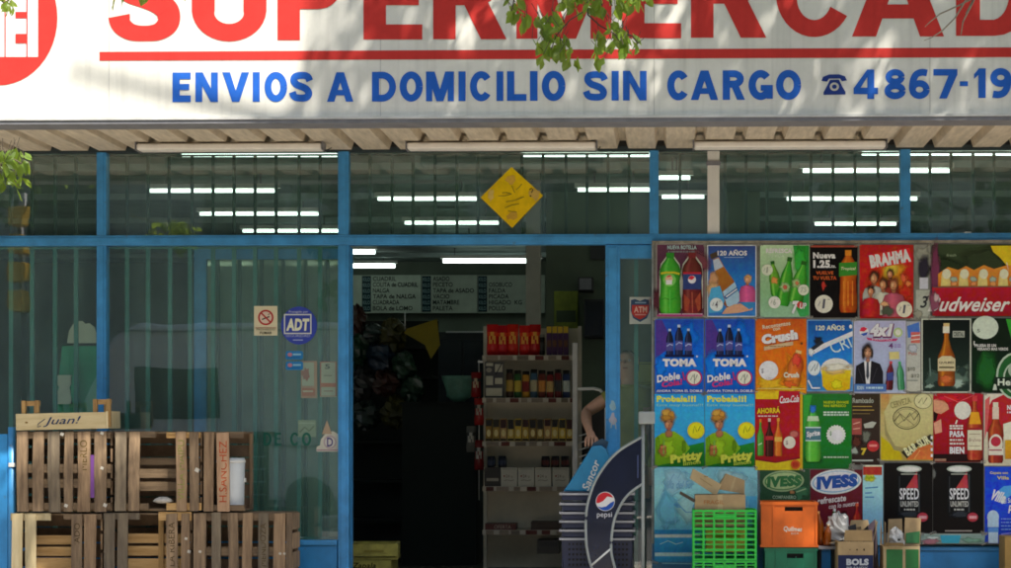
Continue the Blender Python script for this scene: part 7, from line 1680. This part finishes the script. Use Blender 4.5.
# green and brown open box
GBY = -.64; gp = mat('green box print', (0.01, 0.13, 0.025), .6, .2, 7)
t2, z2, a, c = open_box('open green and brown box with crumpled white paper inside', 883.5, 920, 545.5, GBY, .24, CARD2, [
    ('f', [P(887.5, 545.5, GBY + .235), P(903, 545.5, GBY + .235), P(902, 518.5, GBY + .26), P(888.5, 519, GBY + .26)], (0, .004, 0)),
    ('f', [P(904, 545.5, GBY + .10), P(920, 545.5, GBY + .14), P(921, 518, GBY + .16), P(905, 517.5, GBY + .12)], (0, .004, 0)),
    ('f', [P(884.5, 545.8, GBY - .001), P(905, 545.8, GBY - .001), P(903, 542.6, GBY - .06), P(886, 542.6, GBY - .06)], (0, .004, 0))])
b = MB()
b.box(PX(886.4, GBY), PX(902.6, GBY), GBY - .004, GBY - .001, .05, PZ(548.6, GBY), gp); b.box(PX(905.6, GBY), PX(918.6, GBY), GBY - .004, GBY - .001, .05, PZ(548.6, GBY), gp)
b.prism([P(906, 543, GBY + .094), P(919.6, 543, GBY + .134), P(920, 531, GBY + .146), P(906, 533, GBY + .106)], (0, .003, 0), gp); b.build('green_panel', t2)
b = MB(); rd = random.Random(5); c0 = P(896, 539.5, GBY + .1); k = len(b.v); n1, n2 = 12, 9
for j in range(n2 + 1):
    for i in range(n1):
        th, ph = 2 * math.pi * i / n1, math.pi * j / n2; q = 1 + rd.uniform(-.2, .2)
        b.v.append(c0 + Vector((.055 * q * math.sin(ph) * math.cos(th), .05 * q * math.sin(ph) * math.sin(th), .075 * q * math.cos(ph))))
wp = mat('white tissue paper', (0.52, 0.52, 0.50), .8, .08, 9)
for j in range(n2):
    for i in range(n1): b.face([k + j * n1 + i, k + j * n1 + (i + 1) % n1, k + (j + 1) * n1 + (i + 1) % n1, k + (j + 1) * n1 + i], wp)
b.box(c0.x + .004, c0.x + .022, c0.y - .062, c0.y - .058, c0.z - .004, c0.z + .008, M['dark'])
tag(b.build('crumpled_paper', None, c0 - Vector((0, 0, .075))), 'crumpled white paper in the green and brown box', 'paper')
flatbox('cardboard_box', 'plain cardboard box cut by the right edge of the view', [(1004.8, 536.6), (1004.8, 604), (1040, 604), (1040, 536.6)], -.40, .24, mat('ochre cardboard', (0.36, 0.22, 0.06), .85, .15, 6))
# ------------------------------------------------------------------ the person behind the door leaf, reaching to the bag
def skin_body(joints, edges, root):
    me = bpy.data.meshes.new('person'); names = list(joints)
    me.from_pydata([joints[k][:3] for k in names], [(names.index(a), names.index(c)) for a, c in edges], [])
    ob = bpy.data.objects.new('person', me); COL.objects.link(ob)
    md = ob.modifiers.new('skin', 'SKIN'); md.use_smooth_shade = True
    sv = me.skin_vertices[0].data
    for i, k in enumerate(names):
        r = joints[k][3]; sv[i].radius = r if isinstance(r, tuple) else (r, r); sv[i].use_root = (k == root)
    ob.modifiers.new('sub', 'SUBSURF').levels = 2
    dg = bpy.context.evaluated_depsgraph_get(); dg.update()
    out = bpy.data.meshes.new_from_object(ob.evaluated_get(dg))
    bpy.data.objects.remove(ob); bpy.data.meshes.remove(me)
    return out
PY = .42
def J(px, z, y, r): return (PX(px, y), y, z, r)
jt_ = {
 'pelvis': J(631, .95, PY, (.15, .11)), 'waist': J(631, 1.12, PY, (.135, .10)), 'chest': J(630, 1.34, PY, (.155, .11)), 'neck0': J(629.5, 1.49, PY, .065), 'neck1': J(629, 1.56, PY - .01, .055),
 'head0': J(628, 1.62, PY - .03, (.07, .085)), 'head1': J(627.5, 1.70, PY - .03, (.078, .098)), 'head2': J(628, 1.77, PY - .02, (.062, .08)),
 'shL': J(615.5, 1.47, PY - .02, .062), 'elL': J(586, 1.325, PY - .02, .044), 'foL': J(586.5, 1.27, .24, .041), 'wrL': J(589, 1.20, .05, .027), 'paL': J(591, 1.165, -.02, (.034, .018)),
 'shR': J(648, 1.46, PY + .03, .06), 'elR': J(655, 1.18, PY + .05, .042), 'wrR': J(652, .95, PY - .08, .027), 'paR': J(651, .88, PY - .1, (.032, .016)), 'fgR': J(650, .80, PY - .11, (.03, .012)),
 'hipL': J(624, .90, PY, .095), 'knL': J(623, .50, PY - .02, .06), 'anL': J(623, .09, PY + .02, .042), 'toL': J(619, .035, PY - .14, .034),
 'hipR': J(639, .90, PY, .095), 'knR': J(641, .50, PY - .02, .06), 'anR': J(641, .09, PY + .02, .042), 'toR': J(640, .035, PY - .14, .034)}
ed = [('pelvis', 'waist'), ('waist', 'chest'), ('chest', 'neck0'), ('neck0', 'neck1'), ('neck1', 'head0'), ('head0', 'head1'), ('head1', 'head2'), ('chest', 'shL'), ('shL', 'elL'), ('elL', 'foL'), ('foL', 'wrL'), ('wrL', 'paL'),
      ('chest', 'shR'), ('shR', 'elR'), ('elR', 'wrR'), ('wrR', 'paR'), ('paR', 'fgR'), ('pelvis', 'hipL'), ('hipL', 'knL'), ('knL', 'anL'), ('anL', 'toL'), ('pelvis', 'hipR'), ('hipR', 'knR'), ('knR', 'anR'), ('anR', 'toR')]
pa = Vector(jt_['paL'][:3]); bagtop = P(597, 443, -.2)
for k, (dx, ln) in enumerate(((-.028, .062), (-.010, .074), (.009, .070), (.027, .054))):
    a = pa + Vector((dx, -.035, -.02)); c1 = a + Vector((dx * .2, -ln * .55, -.010)); c2 = c1 + Vector((0, -ln * .30, -.030)); c3 = c2 + Vector((0, ln * .02, -.022))
    prev = 'paL'
    for q, (pt, r) in enumerate(((a, .0105), (c1, .0095), (c2, .0085), (c3, .007))):
        nm = 'f%d%d' % (k, q); jt_[nm] = (*pt, r); ed.append((prev, nm)); prev = nm
th = pa + Vector((.034, .01, -.02)); t2_ = th + Vector((.016, -.030, -.030)); t3_ = t2_ + Vector((.0, -.022, -.024))
prev = 'paL'
for q, (pt, r) in enumerate(((th, .013), (t2_, .011), (t3_, .008))):
    nm = 'th%d' % q; jt_[nm] = (*pt, r); ed.append((prev, nm)); prev = nm
hd = Vector(jt_['head1'][:3])
jt_['nose0'] = (hd.x - .02, hd.y - .085, hd.z - .01, .014); jt_['nose1'] = (hd.x - .026, hd.y - .108, hd.z - .028, .010)
ed += [('head1', 'nose0'), ('nose0', 'nose1')]
bm_ = skin_body(jt_, ed, 'pelvis')
SKIN = mat('skin', (0.45, 0.25, 0.16), .5, .08, 20); SHIRT = mat('olive yellow shirt', (0.24, 0.25, 0.05), .8, .15, 14, .2); JEAN = mat('dark trousers', (0.02, 0.022, 0.03), .85, .2, 30); HAIR = mat('dark hair', (0.015, 0.01, 0.008), .5, .3, 40)
per = thing('person', 'person in olive yellow shirt behind the door leaf, bare arm reaching to the bag', 'person', (PX(631, PY), PY, 0))
og = Vector(per.location)
SHOE = mat('black shoe', (0.012, 0.012, 0.012), .5)
vs = [v.co.copy() for v in bm_.vertices]; ns = [v.normal.copy() for v in bm_.vertices]; fs = [list(p.vertices) for p in bm_.polygons]
bpy.data.meshes.remove(bm_)
def sub(name, test, off, m):
    ff = [f for f in fs if all(test(vs[i]) for i in f)]
    b = MB(); ix = {}
    for f in ff:
        for i in f:
            if i not in ix: ix[i] = len(b.v); b.v.append(vs[i] + ns[i] * off)
        b.face([ix[i] for i in f], m, None, True)
    return b.build(name, per) if ff else None
b = MB(); b.v = list(vs)
for f in fs: b.face(f, SKIN, None, True)
b.build('body', per)
shL, elL = Vector(jt_['shL'][:3]), Vector(jt_['elL'][:3]); shR, elR = Vector(jt_['shR'][:3]), Vector(jt_['elR'][:3])
def along(p, a, c): return (p - a).dot(c - a) / (c - a).length_squared
def near_arm(p, a, c): t = along(p, a, c); return t > .25 and (p - (a + (c - a) * t)).length < .12
def in_shirt(p):
    if p.z < .93 or p.z > 1.53: return False
    if p.x < shL.x - .02 : return along(p, shL, elL) < .42
    if near_arm(p, shR, elR): return along(p, shR, elR) < .5
    return not (p.x > elR.x - .02 and p.z < 1.3)
sub('shirt', in_shirt, .012, SHIRT)
sub('trousers', lambda p: p.z < .99 and p.z > .08 and abs(p.x - og.x) < .17 and not (p.x > Vector(jt_['wrR'][:3]).x - .05 and p.z > .74), .010, JEAN)
sub('shoe', lambda p: p.z < .10 and p.x < og.x, .010, SHOE); sub('shoe', lambda p: p.z < .10 and p.x >= og.x, .010, SHOE)
sub('hair', lambda p: p.z > hd.z - .09 and (p.z > hd.z + .045 or p.y > hd.y + .005), .012, HAIR)
b = MB()
for sx in (-.034, .026):
    b = MB(); b.lathe((hd.x - .012 + sx, hd.y - .083, hd.z - .004), [(.004, -.007), (.011, 0), (.004, .007)], M['white'], 8); b.box(hd.x - .012 + sx - .004, hd.x - .012 + sx + .004, hd.y - .0965, hd.y - .093, hd.z - .008, hd.z, M['dark']); b.build('eye', per)
b = MB(); b.box(hd.x - .032, hd.x + .004, hd.y - .090, hd.y - .080, hd.z - .064, hd.z - .056, mat('lips', (0.36, 0.12, 0.09), .5)); b.build('mouth', per, bevel=.003)
for sx in (-.082, .078):
    b = MB(); b.lathe((hd.x + sx, hd.y + .005, hd.z - .03), [(.006, 0), (.014, .02), (.012, .045), (.004, .055)], SKIN, 8, None, .5, 1); b.build('ear', per)
